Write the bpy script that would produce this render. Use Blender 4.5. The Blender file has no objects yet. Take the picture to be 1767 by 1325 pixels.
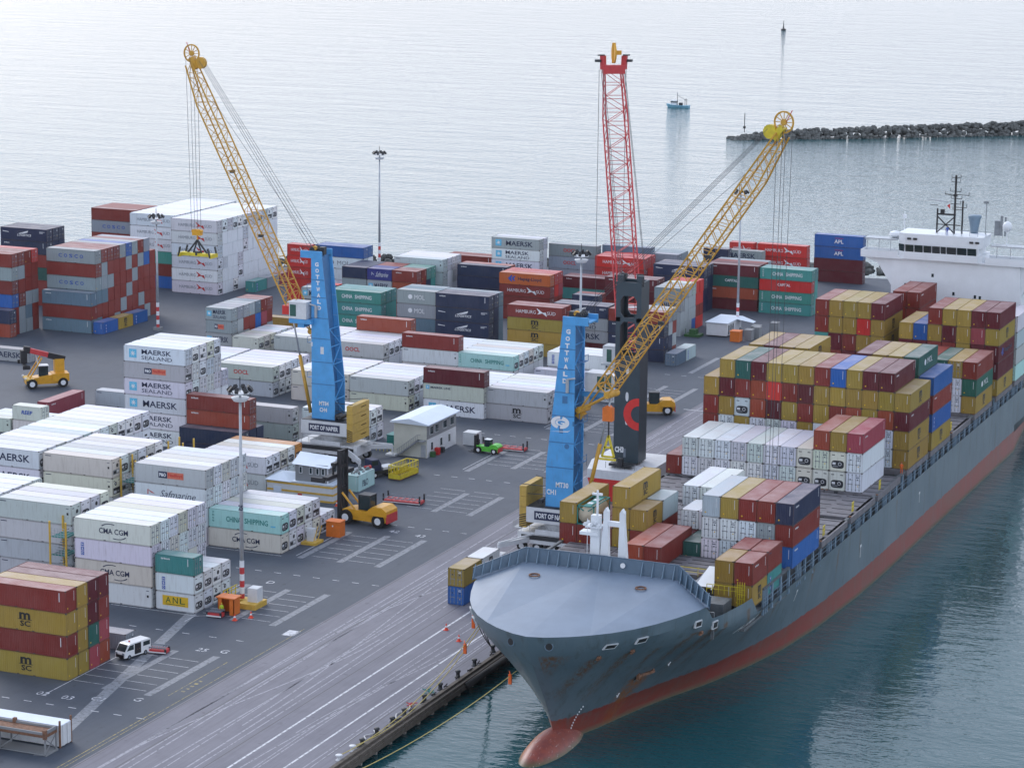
import bpy, math, random
from mathutils import Vector, Matrix
from mathutils.bvhtree import BVHTree
random.seed(11)
SC = bpy.context.scene
COL = SC.collection
rad = math.radians
# ------------------------------------------------------------------ camera
CAM_Z = 102.27
PITCH, ROLL, YAW, FPX = rad(11.5167), rad(0.5969), rad(-22.7647), 4531.22
F_ = Vector((math.sin(YAW)*math.cos(PITCH), math.cos(YAW)*math.cos(PITCH), -math.sin(PITCH)))
R0 = Vector((math.cos(YAW), -math.sin(YAW), 0)); U0 = R0.cross(F_)
R_ = R0*math.cos(ROLL)+U0*math.sin(ROLL); U_ = U0*math.cos(ROLL)-R0*math.sin(ROLL)
cd = bpy.data.cameras.new('camera'); cam = bpy.data.objects.new('camera', cd); COL.objects.link(cam)
cam.matrix_world = Matrix(((R_.x, U_.x, -F_.x, 0), (R_.y, U_.y, -F_.y, 0), (R_.z, U_.z, -F_.z, CAM_Z), (0, 0, 0, 1)))
cd.sensor_fit = 'HORIZONTAL'; cd.sensor_width = 36; cd.lens = 36*FPX/1767
cd.clip_start = 1; cd.clip_end = 30000
SC.camera = cam
# ------------------------------------------------------------------ light
SUN_EL, SUN_AZ = rad(33), rad(-52)        # azimuth from +Y towards +X
world = bpy.data.worlds.new('World'); SC.world = world; world.use_nodes = True
wn = world.node_tree.nodes; wl = world.node_tree.links
bg = wn['Background']; sky = wn.new('ShaderNodeTexSky'); sky.sky_type = 'NISHITA'
sky.sun_disc = False; sky.sun_elevation = SUN_EL; sky.sun_rotation = SUN_AZ
sky.air_density = 1.0; sky.dust_density = 0.7; sky.ozone_density = 3.0; sky.altitude = 50
mx = wn.new('ShaderNodeMix'); mx.data_type = 'RGBA'; mx.inputs[0].default_value = .68      # thin high cloud over the clear sky
tcw = wn.new('ShaderNodeTexCoord'); sxw = wn.new('ShaderNodeSeparateXYZ'); wl.new(tcw.outputs['Generated'], sxw.inputs[0])
rw = wn.new('ShaderNodeValToRGB'); wl.new(sxw.outputs[2], rw.inputs[0]); rw.color_ramp.elements[0].position = .0; rw.color_ramp.elements[1].position = .55
rw.color_ramp.elements[1].position = 1.0
rw.color_ramp.elements[0].color = (.94, .96, 1.10, 1); rw.color_ramp.elements[1].color = (.46, .53, .68, 1); e_ = rw.color_ramp.elements.new(.34); e_.color = (.84, .89, 1.02, 1)      # the veil is thicker and paler low down
mlt = wn.new('ShaderNodeVectorMath'); mlt.operation = 'SCALE'; mlt.inputs['Scale'].default_value = 11.0; wl.new(rw.outputs[0], mlt.inputs[0]); wl.new(mlt.outputs[0], mx.inputs[7])
wl.new(sky.outputs[0], mx.inputs[6]); wl.new(mx.outputs[2], bg.inputs[0]); bg.inputs[1].default_value = 0.11
sl = bpy.data.lights.new('sun', 'SUN'); sun = bpy.data.objects.new('sun', sl); COL.objects.link(sun)
sl.energy = 1.15; sl.angle = rad(30); sl.color = (1.0, 0.95, 0.91)
sd = Vector((math.sin(SUN_AZ)*math.cos(SUN_EL), math.cos(SUN_AZ)*math.cos(SUN_EL), math.sin(SUN_EL)))
sun.rotation_euler = sd.to_track_quat('Z', 'Y').to_euler(); sun.location = (-200, 300, 300)
SC.view_settings.view_transform = 'Standard'; SC.view_settings.look = 'None'
SC.view_settings.gamma = 1; SC.view_settings.use_curve_mapping = False
SC.view_settings.exposure = 0.54
SC.cycles.max_bounces = 6; SC.cycles.diffuse_bounces = 3; SC.cycles.glossy_bounces = 3

# ------------------------------------------------------------------ materials
MATS = {}
def new_mat(name):
    m = bpy.data.materials.new(name); m.use_nodes = True
    nt = m.node_tree; b = nt.nodes['Principled BSDF']
    return m, nt, b
def nd(nt, typ, **kw):
    n = nt.nodes.new(typ)
    for k, v in kw.items():
        if k in ('operation', 'blend_type', 'data_type', 'noise_dimensions', 'attribute_name', 'attribute_type', 'feature', 'wave_type', 'bands_direction', 'vector_type'):
            setattr(n, k, v)
        else:
            n.inputs[k].default_value = v
    return n
def mixc(nt, fac, a, b, blend='MIX'):
    n = nt.nodes.new('ShaderNodeMix'); n.data_type = 'RGBA'; n.blend_type = blend
    for sock, v in ((n.inputs[0], fac), (n.inputs[6], a), (n.inputs[7], b)):
        if isinstance(v, bpy.types.NodeSocket): nt.links.new(v, sock)
        elif isinstance(v, (int, float)): sock.default_value = v
        else: sock.default_value = (*v, 1) if len(v) == 3 else v
    return n.outputs[2]
def ramp(nt, src, p0, p1, c0=(0, 0, 0), c1=(1, 1, 1)):
    r = nt.nodes.new('ShaderNodeValToRGB'); nt.links.new(src, r.inputs[0])
    r.color_ramp.elements[0].position = p0; r.color_ramp.elements[1].position = p1
    r.color_ramp.elements[0].color = (*c0, 1); r.color_ramp.elements[1].color = (*c1, 1)
    return r.outputs[0]
def math_(nt, op, a, b=0.0, clamp=False):
    n = nt.nodes.new('ShaderNodeMath'); n.operation = op; n.use_clamp = clamp
    for s, v in ((n.inputs[0], a), (n.inputs[1], b)):
        if isinstance(v, bpy.types.NodeSocket): nt.links.new(v, s)
        else: s.default_value = v
    return n.outputs[0]
def coords(nt, scale=(1, 1, 1), kind='Object', shift=True):
    tc = nt.nodes.new('ShaderNodeTexCoord'); mp = nt.nodes.new('ShaderNodeMapping')
    mp.inputs['Scale'].default_value = scale; nt.links.new(tc.outputs[kind], mp.inputs[0])
    if shift:
        oi = nt.nodes.new('ShaderNodeObjectInfo')
        mu = nt.nodes.new('ShaderNodeVectorMath'); mu.operation = 'SCALE'; mu.inputs['Scale'].default_value = 1.0
        cx = nt.nodes.new('ShaderNodeCombineXYZ')
        nt.links.new(math_(nt, 'MULTIPLY', oi.outputs['Random'], 97.0), cx.inputs[0])
        nt.links.new(math_(nt, 'MULTIPLY', oi.outputs['Random'], 53.0), cx.inputs[1])
        nt.links.new(cx.outputs[0], mp.inputs['Location'])
    return mp.outputs[0]
def noise(nt, vec, scale, detail=3, rough=.55):
    n = nt.nodes.new('ShaderNodeTexNoise'); n.inputs['Scale'].default_value = scale
    n.inputs['Detail'].default_value = detail; n.inputs['Roughness'].default_value = rough
    nt.links.new(vec, n.inputs['Vector']); return n.outputs[0]
def bump(nt, b, h, strength=.3, dist=.05):
    n = nt.nodes.new('ShaderNodeBump'); n.inputs['Strength'].default_value = strength; n.inputs['Distance'].default_value = dist
    nt.links.new(h, n.inputs['Height']); nt.links.new(n.outputs[0], b.inputs['Normal'])

def paint_obj(name, rough=.5, fade=(.6, .57, .56), fadeamt=.12, rust=.5, faderange=(.3, .8)):
    """paint in the object's own colour: weather streaks running down, faded patches, rust freckles"""
    m, nt, b = new_mat(name)
    oi = nt.nodes.new('ShaderNodeObjectInfo')
    v = coords(nt)
    big = noise(nt, v, .35, 3)
    c = mixc(nt, math_(nt, 'MULTIPLY', ramp(nt, big, faderange[0], faderange[1]), fadeamt), oi.outputs['Color'], fade)
    vs = coords(nt, (2.2, 2.2, .22)); st = noise(nt, vs, 1.6, 4, .65)
    c = mixc(nt, math_(nt, 'MULTIPLY', ramp(nt, st, .5, .78), .38), c, mixc(nt, 1.0, c, (.42, .36, .32), 'MULTIPLY'))
    rn = noise(nt, v, 2.3, 5, .7)
    c = mixc(nt, math_(nt, 'MULTIPLY', ramp(nt, rn, .66, .74), rust), c, (.10, .045, .02))
    nt.links.new(c, b.inputs['Base Color']); b.inputs['Roughness'].default_value = rough
    b.inputs['Specular IOR Level'].default_value = .33
    MATS[name] = m; return m
paint_obj('container_paint', .5, fadeamt=.05, rust=.5)
paint_obj('roof_paint', .42, (.60, .50, .48), .42, .7, (.2, .7))
paint_obj('frame_paint', .55, (.3, .22, .18), .25, .8)
def plain(name, col, rough=.55, metal=0, var=.18, scale=1.5, rust=0, emit=None, obj=True):
    m, nt, b = new_mat(name)
    v = coords(nt); n = noise(nt, v, scale, 4, .6)
    c = mixc(nt, ramp(nt, n, .3, .75), tuple(min(1, x*(1+var)) for x in col), tuple(x*(1-var) for x in col))
    if rust:
        vs = coords(nt, (2, 2, .35)); rn = noise(nt, vs, 1.4, 5, .7)
        c = mixc(nt, math_(nt, 'MULTIPLY', ramp(nt, rn, .56, .72), rust), c, (.16, .06, .02))
    nt.links.new(c, b.inputs['Base Color']); b.inputs['Roughness'].default_value = rough; b.inputs['Metallic'].default_value = metal
    if emit: b.inputs['Emission Color'].default_value = (*emit[0], 1); b.inputs['Emission Strength'].default_value = emit[1]
    MATS[name] = m; return m
P = plain
P('casting', (.06, .05, .05), .6); P('reefer_black', (.015, .018, .025), .5); P('fan_white', (.6, .62, .65), .5, var=.1)
P('ink_navy', (.015, .025, .07), .5, var=.1); P('ink_black', (.015, .015, .018), .5, var=.1); P('ink_white', (.72, .74, .76), .5, var=.08)
P('ink_red', (.5, .02, .02), .5, var=.1); P('ink_sky', (.12, .48, .70), .5, var=.1); P('ink_blue', (.02, .08, .38), .5, var=.1)
P('ink_teal', (.02, .20, .18), .5, var=.1); P('ink_grey', (.17, .20, .24), .5, var=.1); P('ink_yellow', (.65, .42, .02), .5, var=.1)
P('ink_salmon', (.60, .16, .10), .5, var=.1); P('ink_green', (.03, .10, .03), .5, var=.1)
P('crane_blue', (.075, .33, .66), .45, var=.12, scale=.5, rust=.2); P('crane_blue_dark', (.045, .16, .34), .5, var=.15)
P('crane_yellow', (.55, .30, .035), .5, var=.2, rust=.45); P('crane_red', (.52, .045, .05), .5, var=.15); P('crane_slate', (.035, .055, .07), .42, var=.12, scale=.5)
P('crane_white', (.62, .64, .66), .5, var=.08, rust=.15); P('bright_red', (.62, .03, .025), .5, var=.1); P('steel_cable', (.07, .07, .075), .5)
P('counterweight', (.50, .33, .07), .6, var=.12, rust=.25); P('black_rubber', (.012, .012, .013), .8); P('dark_steel', (.025, .028, .032), .5, var=.3)
P('grey_steel', (.22, .24, .26), .5, var=.2, rust=.25); P('galvanised', (.40, .43, .46), .4, .3, var=.15); P('glass_dark', (.02, .035, .04), .08, var=.1)
P('glass_green', (.05, .12, .10), .12, var=.1); P('ship_white', (.74, .77, .80), .45, var=.05, scale=.4, rust=.05); P('ship_black', (.015, .015, .017), .5)
P('machine_yellow', (.66, .33, .02), .4, var=.12); P('machine_green', (.12, .55, .06), .4, var=.12); P('orange_box', (.66, .16, .02), .5, var=.1)
P('van_white', (.75, .77, .78), .3, var=.04); P('roof_white', (.62, .70, .80), .4, var=.06, scale=.4); P('wall_cream', (.52, .53, .47), .7, var=.08, scale=.5)
P('wall_grey', (.22, .23, .24), .7, var=.08, scale=.5); P('wall_white', (.62, .64, .66), .7, var=.06); P('stripe_yellow', (.60, .38, .06), .6)
P('skin', (.45, .25, .17), .6); P('hi_vis', (.45, .62, .03), .7); P('trousers', (.03, .035, .06), .8); P('hair', (.05, .03, .02), .8); P('coverall_orange', (.75, .13, .02), .7)
P('rubble_rock', (.10, .105, .10), .9, var=.6, scale=.35); P('timber', (.10, .085, .07), .85, var=.35, rust=.1); P('concrete_pile', (.30, .29, .27), .85, var=.25, rust=.15)
P('tyre_rubber', (.012, .012, .012), .85); P('rope_yellow', (.45, .36, .12), .8); P('rope_white', (.55, .55, .55), .8); P('rust_deck', (.17, .085, .05), .8, var=.5, scale=3)
P('tank_cream', (.50, .44, .33), .4, var=.12); P('rail_yellow', (.62, .50, .03), .5); P('cone_red', (.75, .07, .03), .5); P('boat_blue', (.18, .42, .55), .4)
P('hatch_grey', (.155, .15, .165), .65, var=.25, scale=.8, rust=.35); P('deck_dark', (.10, .115, .125), .6, var=.3, rust=.35); P('rubber_hose', (.02, .02, .02), .7)
P('coat_bluegrey', (.16, .235, .31), .5, var=.10, scale=.5, rust=.08); P('whale_panel', (.165, .215, .285), .42, var=.10, scale=.25, rust=.10)

# asphalt yard
def ground_mat(name, c1, c2, rough, streak):
    m, nt, b = new_mat(name)
    v = coords(nt, kind='Object', shift=False)
    big = noise(nt, v, .035, 4, .6); mid = noise(nt, v, .25, 4, .65); fine = noise(nt, v, 6.0, 3, .7)
    c = mixc(nt, ramp(nt, big, .35, .65), c1, c2)
    c = mixc(nt, math_(nt, 'MULTIPLY', ramp(nt, mid, .45, .75), .35), c, mixc(nt, 1.0, c, (.6, .6, .62), 'MULTIPLY'))
    vs = coords(nt, (1.1, .035, 1), 'Object', False); s = noise(nt, vs, 1.2, 5, .7)
    c = mixc(nt, math_(nt, 'MULTIPLY', ramp(nt, s, .48, .7), streak), c, mixc(nt, 1.0, c, (.55, .55, .57), 'MULTIPLY'))
    c = mixc(nt, math_(nt, 'MULTIPLY', ramp(nt, s, .45, .25), streak*.5), c, mixc(nt, 1.0, c, (1.35, 1.33, 1.35), 'MULTIPLY'))
    spot = noise(nt, v, .8, 2, .5)
    c = mixc(nt, math_(nt, 'MULTIPLY', ramp(nt, spot, .68, .74), .45), c, mixc(nt, 1.0, c, (.45, .45, .46), 'MULTIPLY'))
    c = mixc(nt, math_(nt, 'MULTIPLY', fine, .25), c, mixc(nt, 1.0, c, (1.3, 1.3, 1.3), 'MULTIPLY'))
    nt.links.new(c, b.inputs['Base Color']); b.inputs['Roughness'].default_value = rough; b.inputs['Specular IOR Level'].default_value = .35
    bump(nt, b, fine, .3, .01)
    MATS[name] = m
ground_mat('asphalt', (.058, .072, .096), (.076, .088, .108), .70, .32)
ground_mat('wharf_deck', (.145, .145, .175), (.175, .172, .198), .68, .55)
def marking_mat(name, col, wear):
    m, nt, b = new_mat(name)
    v = coords(nt, kind='Object', shift=False); n = noise(nt, v, 1.6, 5, .7)
    c = mixc(nt, ramp(nt, n, wear-.08, wear+.1), col, (.10, .105, .12))
    nt.links.new(c, b.inputs['Base Color']); b.inputs['Roughness'].default_value = .7; MATS[name] = m
marking_mat('paint_white', (.62, .63, .66), .58); marking_mat('paint_faded', (.24, .255, .28), .56); marking_mat('paint_yellow', (.42, .34, .10), .5)
marking_mat('rail_groove', (.34, .34, .38), .56); marking_mat('tyre_track', (.30, .29, .32), .5)
# water
m, nt, b = new_mat('harbour_water')
v1 = coords(nt, (.35, 1.0, 1), 'Object', False); v2 = coords(nt, (.5, 1.0, 1), 'Object', False)
w1 = noise(nt, v1, .07, 3, .6); w2 = noise(nt, v2, .5, 3, .6); w3 = noise(nt, v2, 1.8, 2, .5)
hgt = math_(nt, 'ADD', math_(nt, 'MULTIPLY', w1, .9), math_(nt, 'ADD', math_(nt, 'MULTIPLY', w2, .5), math_(nt, 'MULTIPLY', w3, .16)))
sxw = nt.nodes.new('ShaderNodeSeparateXYZ'); tcw = nt.nodes.new('ShaderNodeTexCoord'); nt.links.new(tcw.outputs['Object'], sxw.inputs[0])
lee = math_(nt, 'ADD', .34, math_(nt, 'MULTIPLY', math_(nt, 'DIVIDE', math_(nt, 'SUBTRACT', sxw.outputs[1], 330.0), 1200.0, True), 1.6))      # sheltered basin, livelier open sea
bump(nt, b, math_(nt, 'MULTIPLY', hgt, lee), 1.0, .6)
b.inputs['Base Color'].default_value = (.014, .074, .086, 1); b.inputs['Roughness'].default_value = .06; b.inputs['IOR'].default_value = 1.33
MATS['harbour_water'] = m
# hull paint: grey-blue above, antifouling red below, rust runs under the hawse pipes
m, nt, b = new_mat('hull_paint')
tc = nt.nodes.new('ShaderNodeTexCoord'); sx = nt.nodes.new('ShaderNodeSeparateXYZ'); nt.links.new(tc.outputs['Object'], sx.inputs[0])
v = coords(nt, shift=False); vs = coords(nt, (.8, .8, .10), shift=False); vh = coords(nt, (.3, .12, .5), shift=False)
big = noise(nt, v, .12, 4, .6); st = noise(nt, vs, 1.1, 5, .7); hz = noise(nt, vh, .8, 5, .7)
up = mixc(nt, ramp(nt, big, .3, .7), (.088, .135, .165), (.135, .185, .215))
up = mixc(nt, math_(nt, 'MULTIPLY', ramp(nt, st, .52, .72), .55), up, (.055, .055, .042))
red = mixc(nt, ramp(nt, hz, .35, .65), (.26, .045, .035), (.20, .06, .04))
red = mixc(nt, math_(nt, 'MULTIPLY', ramp(nt, st, .5, .7), .7), red, (.16, .10, .09))
zz = math_(nt, 'ADD', sx.outputs[2], math_(nt, 'MULTIPLY', math_(nt, 'SUBTRACT', st, .5), 1.0))
# boot-top line rises slightly amidships
yl = math_(nt, 'MULTIPLY', math_(nt, 'SUBTRACT', sx.outputs[1], 275.0), .004)
line = math_(nt, 'SUBTRACT', math_(nt, 'SUBTRACT', zz, 1.45), yl)
isup = ramp(nt, math_(nt, 'ADD', math_(nt, 'MULTIPLY', line, 2.5), .5), .4, .6)
c = mixc(nt, isup, red, up)
aft = ramp(nt, math_(nt, 'MULTIPLY', math_(nt, 'SUBTRACT', sx.outputs[1], 300), .02), .1, .8)
band = math_(nt, 'MULTIPLY', ramp(nt, math_(nt, 'ABSOLUTE', math_(nt, 'SUBTRACT', line, .8)), 2.2, .6), aft)
c = mixc(nt, math_(nt, 'MULTIPLY', math_(nt, 'MULTIPLY', band, ramp(nt, hz, .5, .62)), .8), c, (.24, .11, .07))
low = ramp(nt, math_(nt, 'MULTIPLY', math_(nt, 'ADD', sx.outputs[2], 1.75), 1.3), 0, 1)
c = mixc(nt, low, (.14, .13, .085), c)
for (y0, z0, w, ln, amt, slope) in ((285.6, 5.1, 2.6, 8.5, .97, .04), (272.9, 10.6, 1.0, 7, .8, .1), (276.6, 10.8, 1.1, 8, .85, .12), (281.5, 10.2, .8, 6, .7, .1), (285.6, 11.2, 1.3, 6, .85, .1), (289.6, 10.8, 1.6, 8, .9, .1), (292.6, 10.8, .9, 8, .85, .1), (306.4, 8.8, 1.5, 5.5, .9, 0), (314.0, 8.4, .7, 5, .7, 0), (300.2, 10.6, 1.0, 4, .8, 0), (329, 8.4, .8, 5, .6, 0), (269.0, 11.5, 1.4, 5, .6, .2), (341, 8.2, .6, 7, .55, 0), (352, 8.2, .5, 6, .5, 0), (372, 8.2, .6, 6, .5, 0)):
    dz = math_(nt, 'SUBTRACT', z0, sx.outputs[2])
    yc = math_(nt, 'SUBTRACT', math_(nt, 'SUBTRACT', sx.outputs[1], y0), math_(nt, 'MULTIPLY', dz, slope))
    dy = math_(nt, 'DIVIDE', math_(nt, 'ABSOLUTE', yc), w)
    a = math_(nt, 'SUBTRACT', 1.0, dy, True)
    below = math_(nt, 'MULTIPLY', math_(nt, 'MULTIPLY', dz, 3.0, True), math_(nt, 'SUBTRACT', 1.0, math_(nt, 'DIVIDE', dz, ln), True))
    f = math_(nt, 'MULTIPLY', math_(nt, 'MULTIPLY', a, below), ramp(nt, noise(nt, vs, 3.4, 5, .75), .42, .60))
    f = math_(nt, 'MULTIPLY', f, amt*2.6, True)
    gx = math_(nt, 'GREATER_THAN', sx.outputs[0], -109.0)
    c = mixc(nt, math_(nt, 'MULTIPLY', math_(nt, 'MULTIPLY', f, gx), .92), c, (.30, .105, .018) if amt > .95 else (.13, .060, .022))
nt.links.new(c, b.inputs['Base Color']); b.inputs['Roughness'].default_value = .42
MATS['hull_paint'] = m

COLORS = {'R': (.215, .030, .022), 'M': (.110, .010, .018), 'O': (.32, .065, .032), 'r': (.52, .028, .022), 'Y': (.34, .235, .045), 'G': (.020, .115, .090),
          'T': (.055, .27, .245), 'N': (.018, .030, .075), 'B': (.020, .11, .37), 'b': (.12, .195, .25), 'S': (.33, .37, .39), 'c': (.26, .31, .34),
          'P': (.32, .055, .075), 'H': (.62, .15, .035), 'D': (.05, .055, .06), 'Q': (.035, .04, .21),
          'W': (.68, .72, .77), 'C': (.60, .61, .55), 't': (.40, .66, .64), 'g': (.46, .49, .50), 'h': (.55, .22, .04), 'V': (.44, .52, .54)}
REEFER = set('WCtghV')
CNAME = {'R': 'brick red', 'M': 'maroon', 'O': 'rust orange', 'r': 'bright red', 'Y': 'mustard yellow', 'G': 'dark green', 'T': 'teal', 'N': 'navy', 'B': 'blue',
         'b': 'slate blue', 'S': 'pale grey', 'c': 'grey', 'P': 'pinkish red', 'H': 'orange', 'D': 'dark', 'Q': 'violet blue', 'W': 'white', 'C': 'cream', 't': 'pale aqua', 'g': 'light grey', 'h': 'orange', 'V': 'grey white'}

# ------------------------------------------------------------------ mesh helpers
class MB:
    def __init__(s): s.v = []; s.f = []; s.m = []
    def add(s, vs, fs, mi=0):
        o = len(s.v); s.v += [tuple(p) for p in vs]; s.f += [tuple(i+o for i in f) for f in fs]; s.m += [mi]*len(fs)
    def box(s, x0, x1, y0, y1, z0, z1, mi=0):
        s.add([(x0, y0, z0), (x1, y0, z0), (x1, y1, z0), (x0, y1, z0), (x0, y0, z1), (x1, y0, z1), (x1, y1, z1), (x0, y1, z1)],
              [(0, 3, 2, 1), (4, 5, 6, 7), (0, 1, 5, 4), (1, 2, 6, 5), (2, 3, 7, 6), (3, 0, 4, 7)], mi)
    def quad(s, a, b, c, d, mi=0): s.add([a, b, c, d], [(0, 1, 2, 3)], mi)
    def poly(s, pts, mi=0): s.add(pts, [tuple(range(len(pts)))], mi)
    def bar(s, p, q, w, h=None, mi=0, n=4, r2=None):
        p = Vector(p); q = Vector(q); d = q-p
        if d.length < 1e-6: return
        d.normalize(); a = Vector((0, 0, 1)) if abs(d.z) < .95 else Vector((1, 0, 0))
        x = d.cross(a).normalized(); y = x.cross(d).normalized(); h = w if h is None else h
        r2 = 1 if r2 is None else r2
        vs = []
        for e, k in ((p, 1), (q, r2)):
            for i in range(n):
                t = 2*math.pi*(i+.5)/n; f = 1/math.cos(math.pi/n) if n == 4 else 1
                vs.append(e+x*math.cos(t)*w*.5*f*k+y*math.sin(t)*h*.5*f*k)
        fs = [(i, (i+1) % n, n+(i+1) % n, n+i) for i in range(n)]+[tuple(range(n))[::-1], tuple(range(n, 2*n))]
        s.add(vs, fs, mi)
    def cyl(s, c, axis, r, h, n=16, mi=0, r2=1):
        c = Vector(c); a = Vector(axis).normalized(); s.bar(c-a*h/2, c+a*h/2, 2*r, None, mi, n, r2)
    def lathe(s, c, prof, n=12, mi=0):
        vs = []; fs = []
        for (r, z) in prof:
            for i in range(n):
                t = 2*math.pi*i/n; vs.append((c[0]+r*math.cos(t), c[1]+r*math.sin(t), c[2]+z))
        for j in range(len(prof)-1):
            for i in range(n): fs.append((j*n+i, j*n+(i+1) % n, (j+1)*n+(i+1) % n, (j+1)*n+i))
        fs.append(tuple(range(n))[::-1]); fs.append(tuple(range((len(prof)-1)*n, len(prof)*n)))
        s.add(vs, fs, mi)
    def prism(s, pts, y0, y1, mi=0):      # profile in x,z extruded along y
        n = len(pts); vs = [(p[0], y0, p[1]) for p in pts]+[(p[0], y1, p[1]) for p in pts]
        s.add(vs, [tuple(range(n)), tuple(range(2*n-1, n-1, -1))]+[(i, n+i, n+(i+1) % n, (i+1) % n) for i in range(n)], mi)
    def prismx(s, pts, x0, x1, mi=0):     # profile in y,z extruded along x
        n = len(pts); vs = [(x0, p[0], p[1]) for p in pts]+[(x1, p[0], p[1]) for p in pts]
        s.add(vs, [tuple(range(n)), tuple(range(2*n-1, n-1, -1))]+[(i, n+i, n+(i+1) % n, (i+1) % n) for i in range(n)], mi)
    def mesh(s, name, mats, smooth=False):
        me = bpy.data.meshes.new(name); me.from_pydata(s.v, [], s.f)
        for k in mats: me.materials.append(MATS[k])
        if len(mats) > 1: me.polygons.foreach_set('material_index', s.m)
        if smooth: me.polygons.foreach_set('use_smooth', [True]*len(me.polygons))
        me.update(); return me
def link(name, me, parent=None, loc=None, rot=None, scale=None, color=None):
    o = bpy.data.objects.new(name, me); COL.objects.link(o)
    if parent: o.parent = parent
    if loc: o.location = loc
    if rot: o.rotation_euler = rot
    if scale: o.scale = scale
    if color: o.color = (*color, 1)
    return o
def tag(o, label, cat, group=None):
    o['label'] = label; o['category'] = cat
    if group: o['group'] = group
    return o
def thing(name, label, cat, loc=(0, 0, 0), rz=0, group=None):
    o = bpy.data.objects.new(name, None); COL.objects.link(o); o.location = loc; o.rotation_euler = (0, 0, rz)
    return tag(o, label, cat, group)
def part(name, mb, mats, parent, smooth=False, loc=None, rot=None):
    return link(name, mb.mesh(name, mats if isinstance(mats, (list, tuple)) else [mats], smooth), parent, loc, rot)
def struct(name, mb, mats):
    o = link(name, mb.mesh(name, mats if isinstance(mats, (list, tuple)) else [mats])); o['kind'] = 'structure'; return o
def copy_tree(o, parent=None):
    c = o.copy(); COL.objects.link(c); c.parent = parent
    for ch in list(o.children): copy_tree(ch, c)
    return c

_TX = {}
def text_geo(s, bold=.02):
    if (s, bold) in _TX: return _TX[(s, bold)]
    cu = bpy.data.curves.new('t', 'FONT'); cu.body = s; cu.size = 1; cu.align_x = 'CENTER'; cu.align_y = 'CENTER'; cu.resolution_u = 2; cu.offset = bold
    o = bpy.data.objects.new('t', cu); COL.objects.link(o)
    dg = bpy.context.evaluated_depsgraph_get(); me = bpy.data.meshes.new_from_object(o.evaluated_get(dg))
    vs = [tuple(v.co) for v in me.vertices]; fs = [tuple(p.vertices) for p in me.polygons]
    bpy.data.objects.remove(o); bpy.data.curves.remove(cu); bpy.data.meshes.remove(me)
    xs = [v[0] for v in vs]; ys = [v[1] for v in vs]; x0, x1, y0, y1 = min(xs), max(xs), min(ys), max(ys)
    vs = [((v[0]-(x0+x1)/2), (v[1]-(y0+y1)/2)) for v in vs]
    _TX[(s, bold)] = (vs, fs, x1-x0, y1-y0); return _TX[(s, bold)]
def put_text(mb, s, cx, cz, w=None, h=None, mi=0, y=0.0, bold=.02, thick=.012, slant=0):
    """flat lettering in the x-z plane facing -y, fitted to width w and height h"""
    vs, fs, tw, th = text_geo(s, bold)
    sx = w/tw if w else h/th; sz = h/th if h else sx
    mb.add([(cx+v[0]*sx+slant*v[1]*sz, y, cz+v[1]*sz) for v in vs], fs, mi)
def flat(mb, pts, mi, y=0.0): mb.add([(p[0], y, p[1]) for p in pts], [tuple(range(len(pts)))], mi)
INK = ['ink_navy', 'ink_black', 'ink_white', 'ink_red', 'ink_sky', 'ink_blue', 'ink_teal', 'ink_grey', 'ink_yellow', 'ink_salmon', 'ink_green']
NAVY, BLK, WHT, RED, SKY, BLU, TEAL, GRY, YEL, SAL, GRN = range(11)
def star(mb, cx, cz, s, col=WHT, bg=SKY):
    flat(mb, [(cx-s/2, cz-s/2), (cx+s/2, cz-s/2), (cx+s/2, cz+s/2), (cx-s/2, cz+s/2)], bg, 0)
    pts = []
    for i in range(14):
        r = s*.40 if i % 2 == 0 else s*.13; a = math.pi/2+i*math.pi/7; pts.append((cx+r*math.cos(a), cz+r*math.sin(a)))
    for i in range(14): mb.add([(cx, -.004, cz), (pts[i][0], -.004, pts[i][1]), (pts[(i+1) % 14][0], -.004, pts[(i+1) % 14][1])], [(0, 1, 2)], col)
def arc(mb, cx, cz, w, h, up, mi):
    n = 8
    for i in range(n):
        a0, a1 = [math.pi*(.15+.5*k/n)*(1 if up else 1) for k in (i, i+1)]
        s = 1 if up else -1
        p = lambda a, r: (cx-s*math.cos(a)*w/2*r, cz+s*math.sin(a)*h*r)
        flat(mb, [p(a0, 1), p(a1, 1), p(a1, .86), p(a0, .86)], mi)
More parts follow.
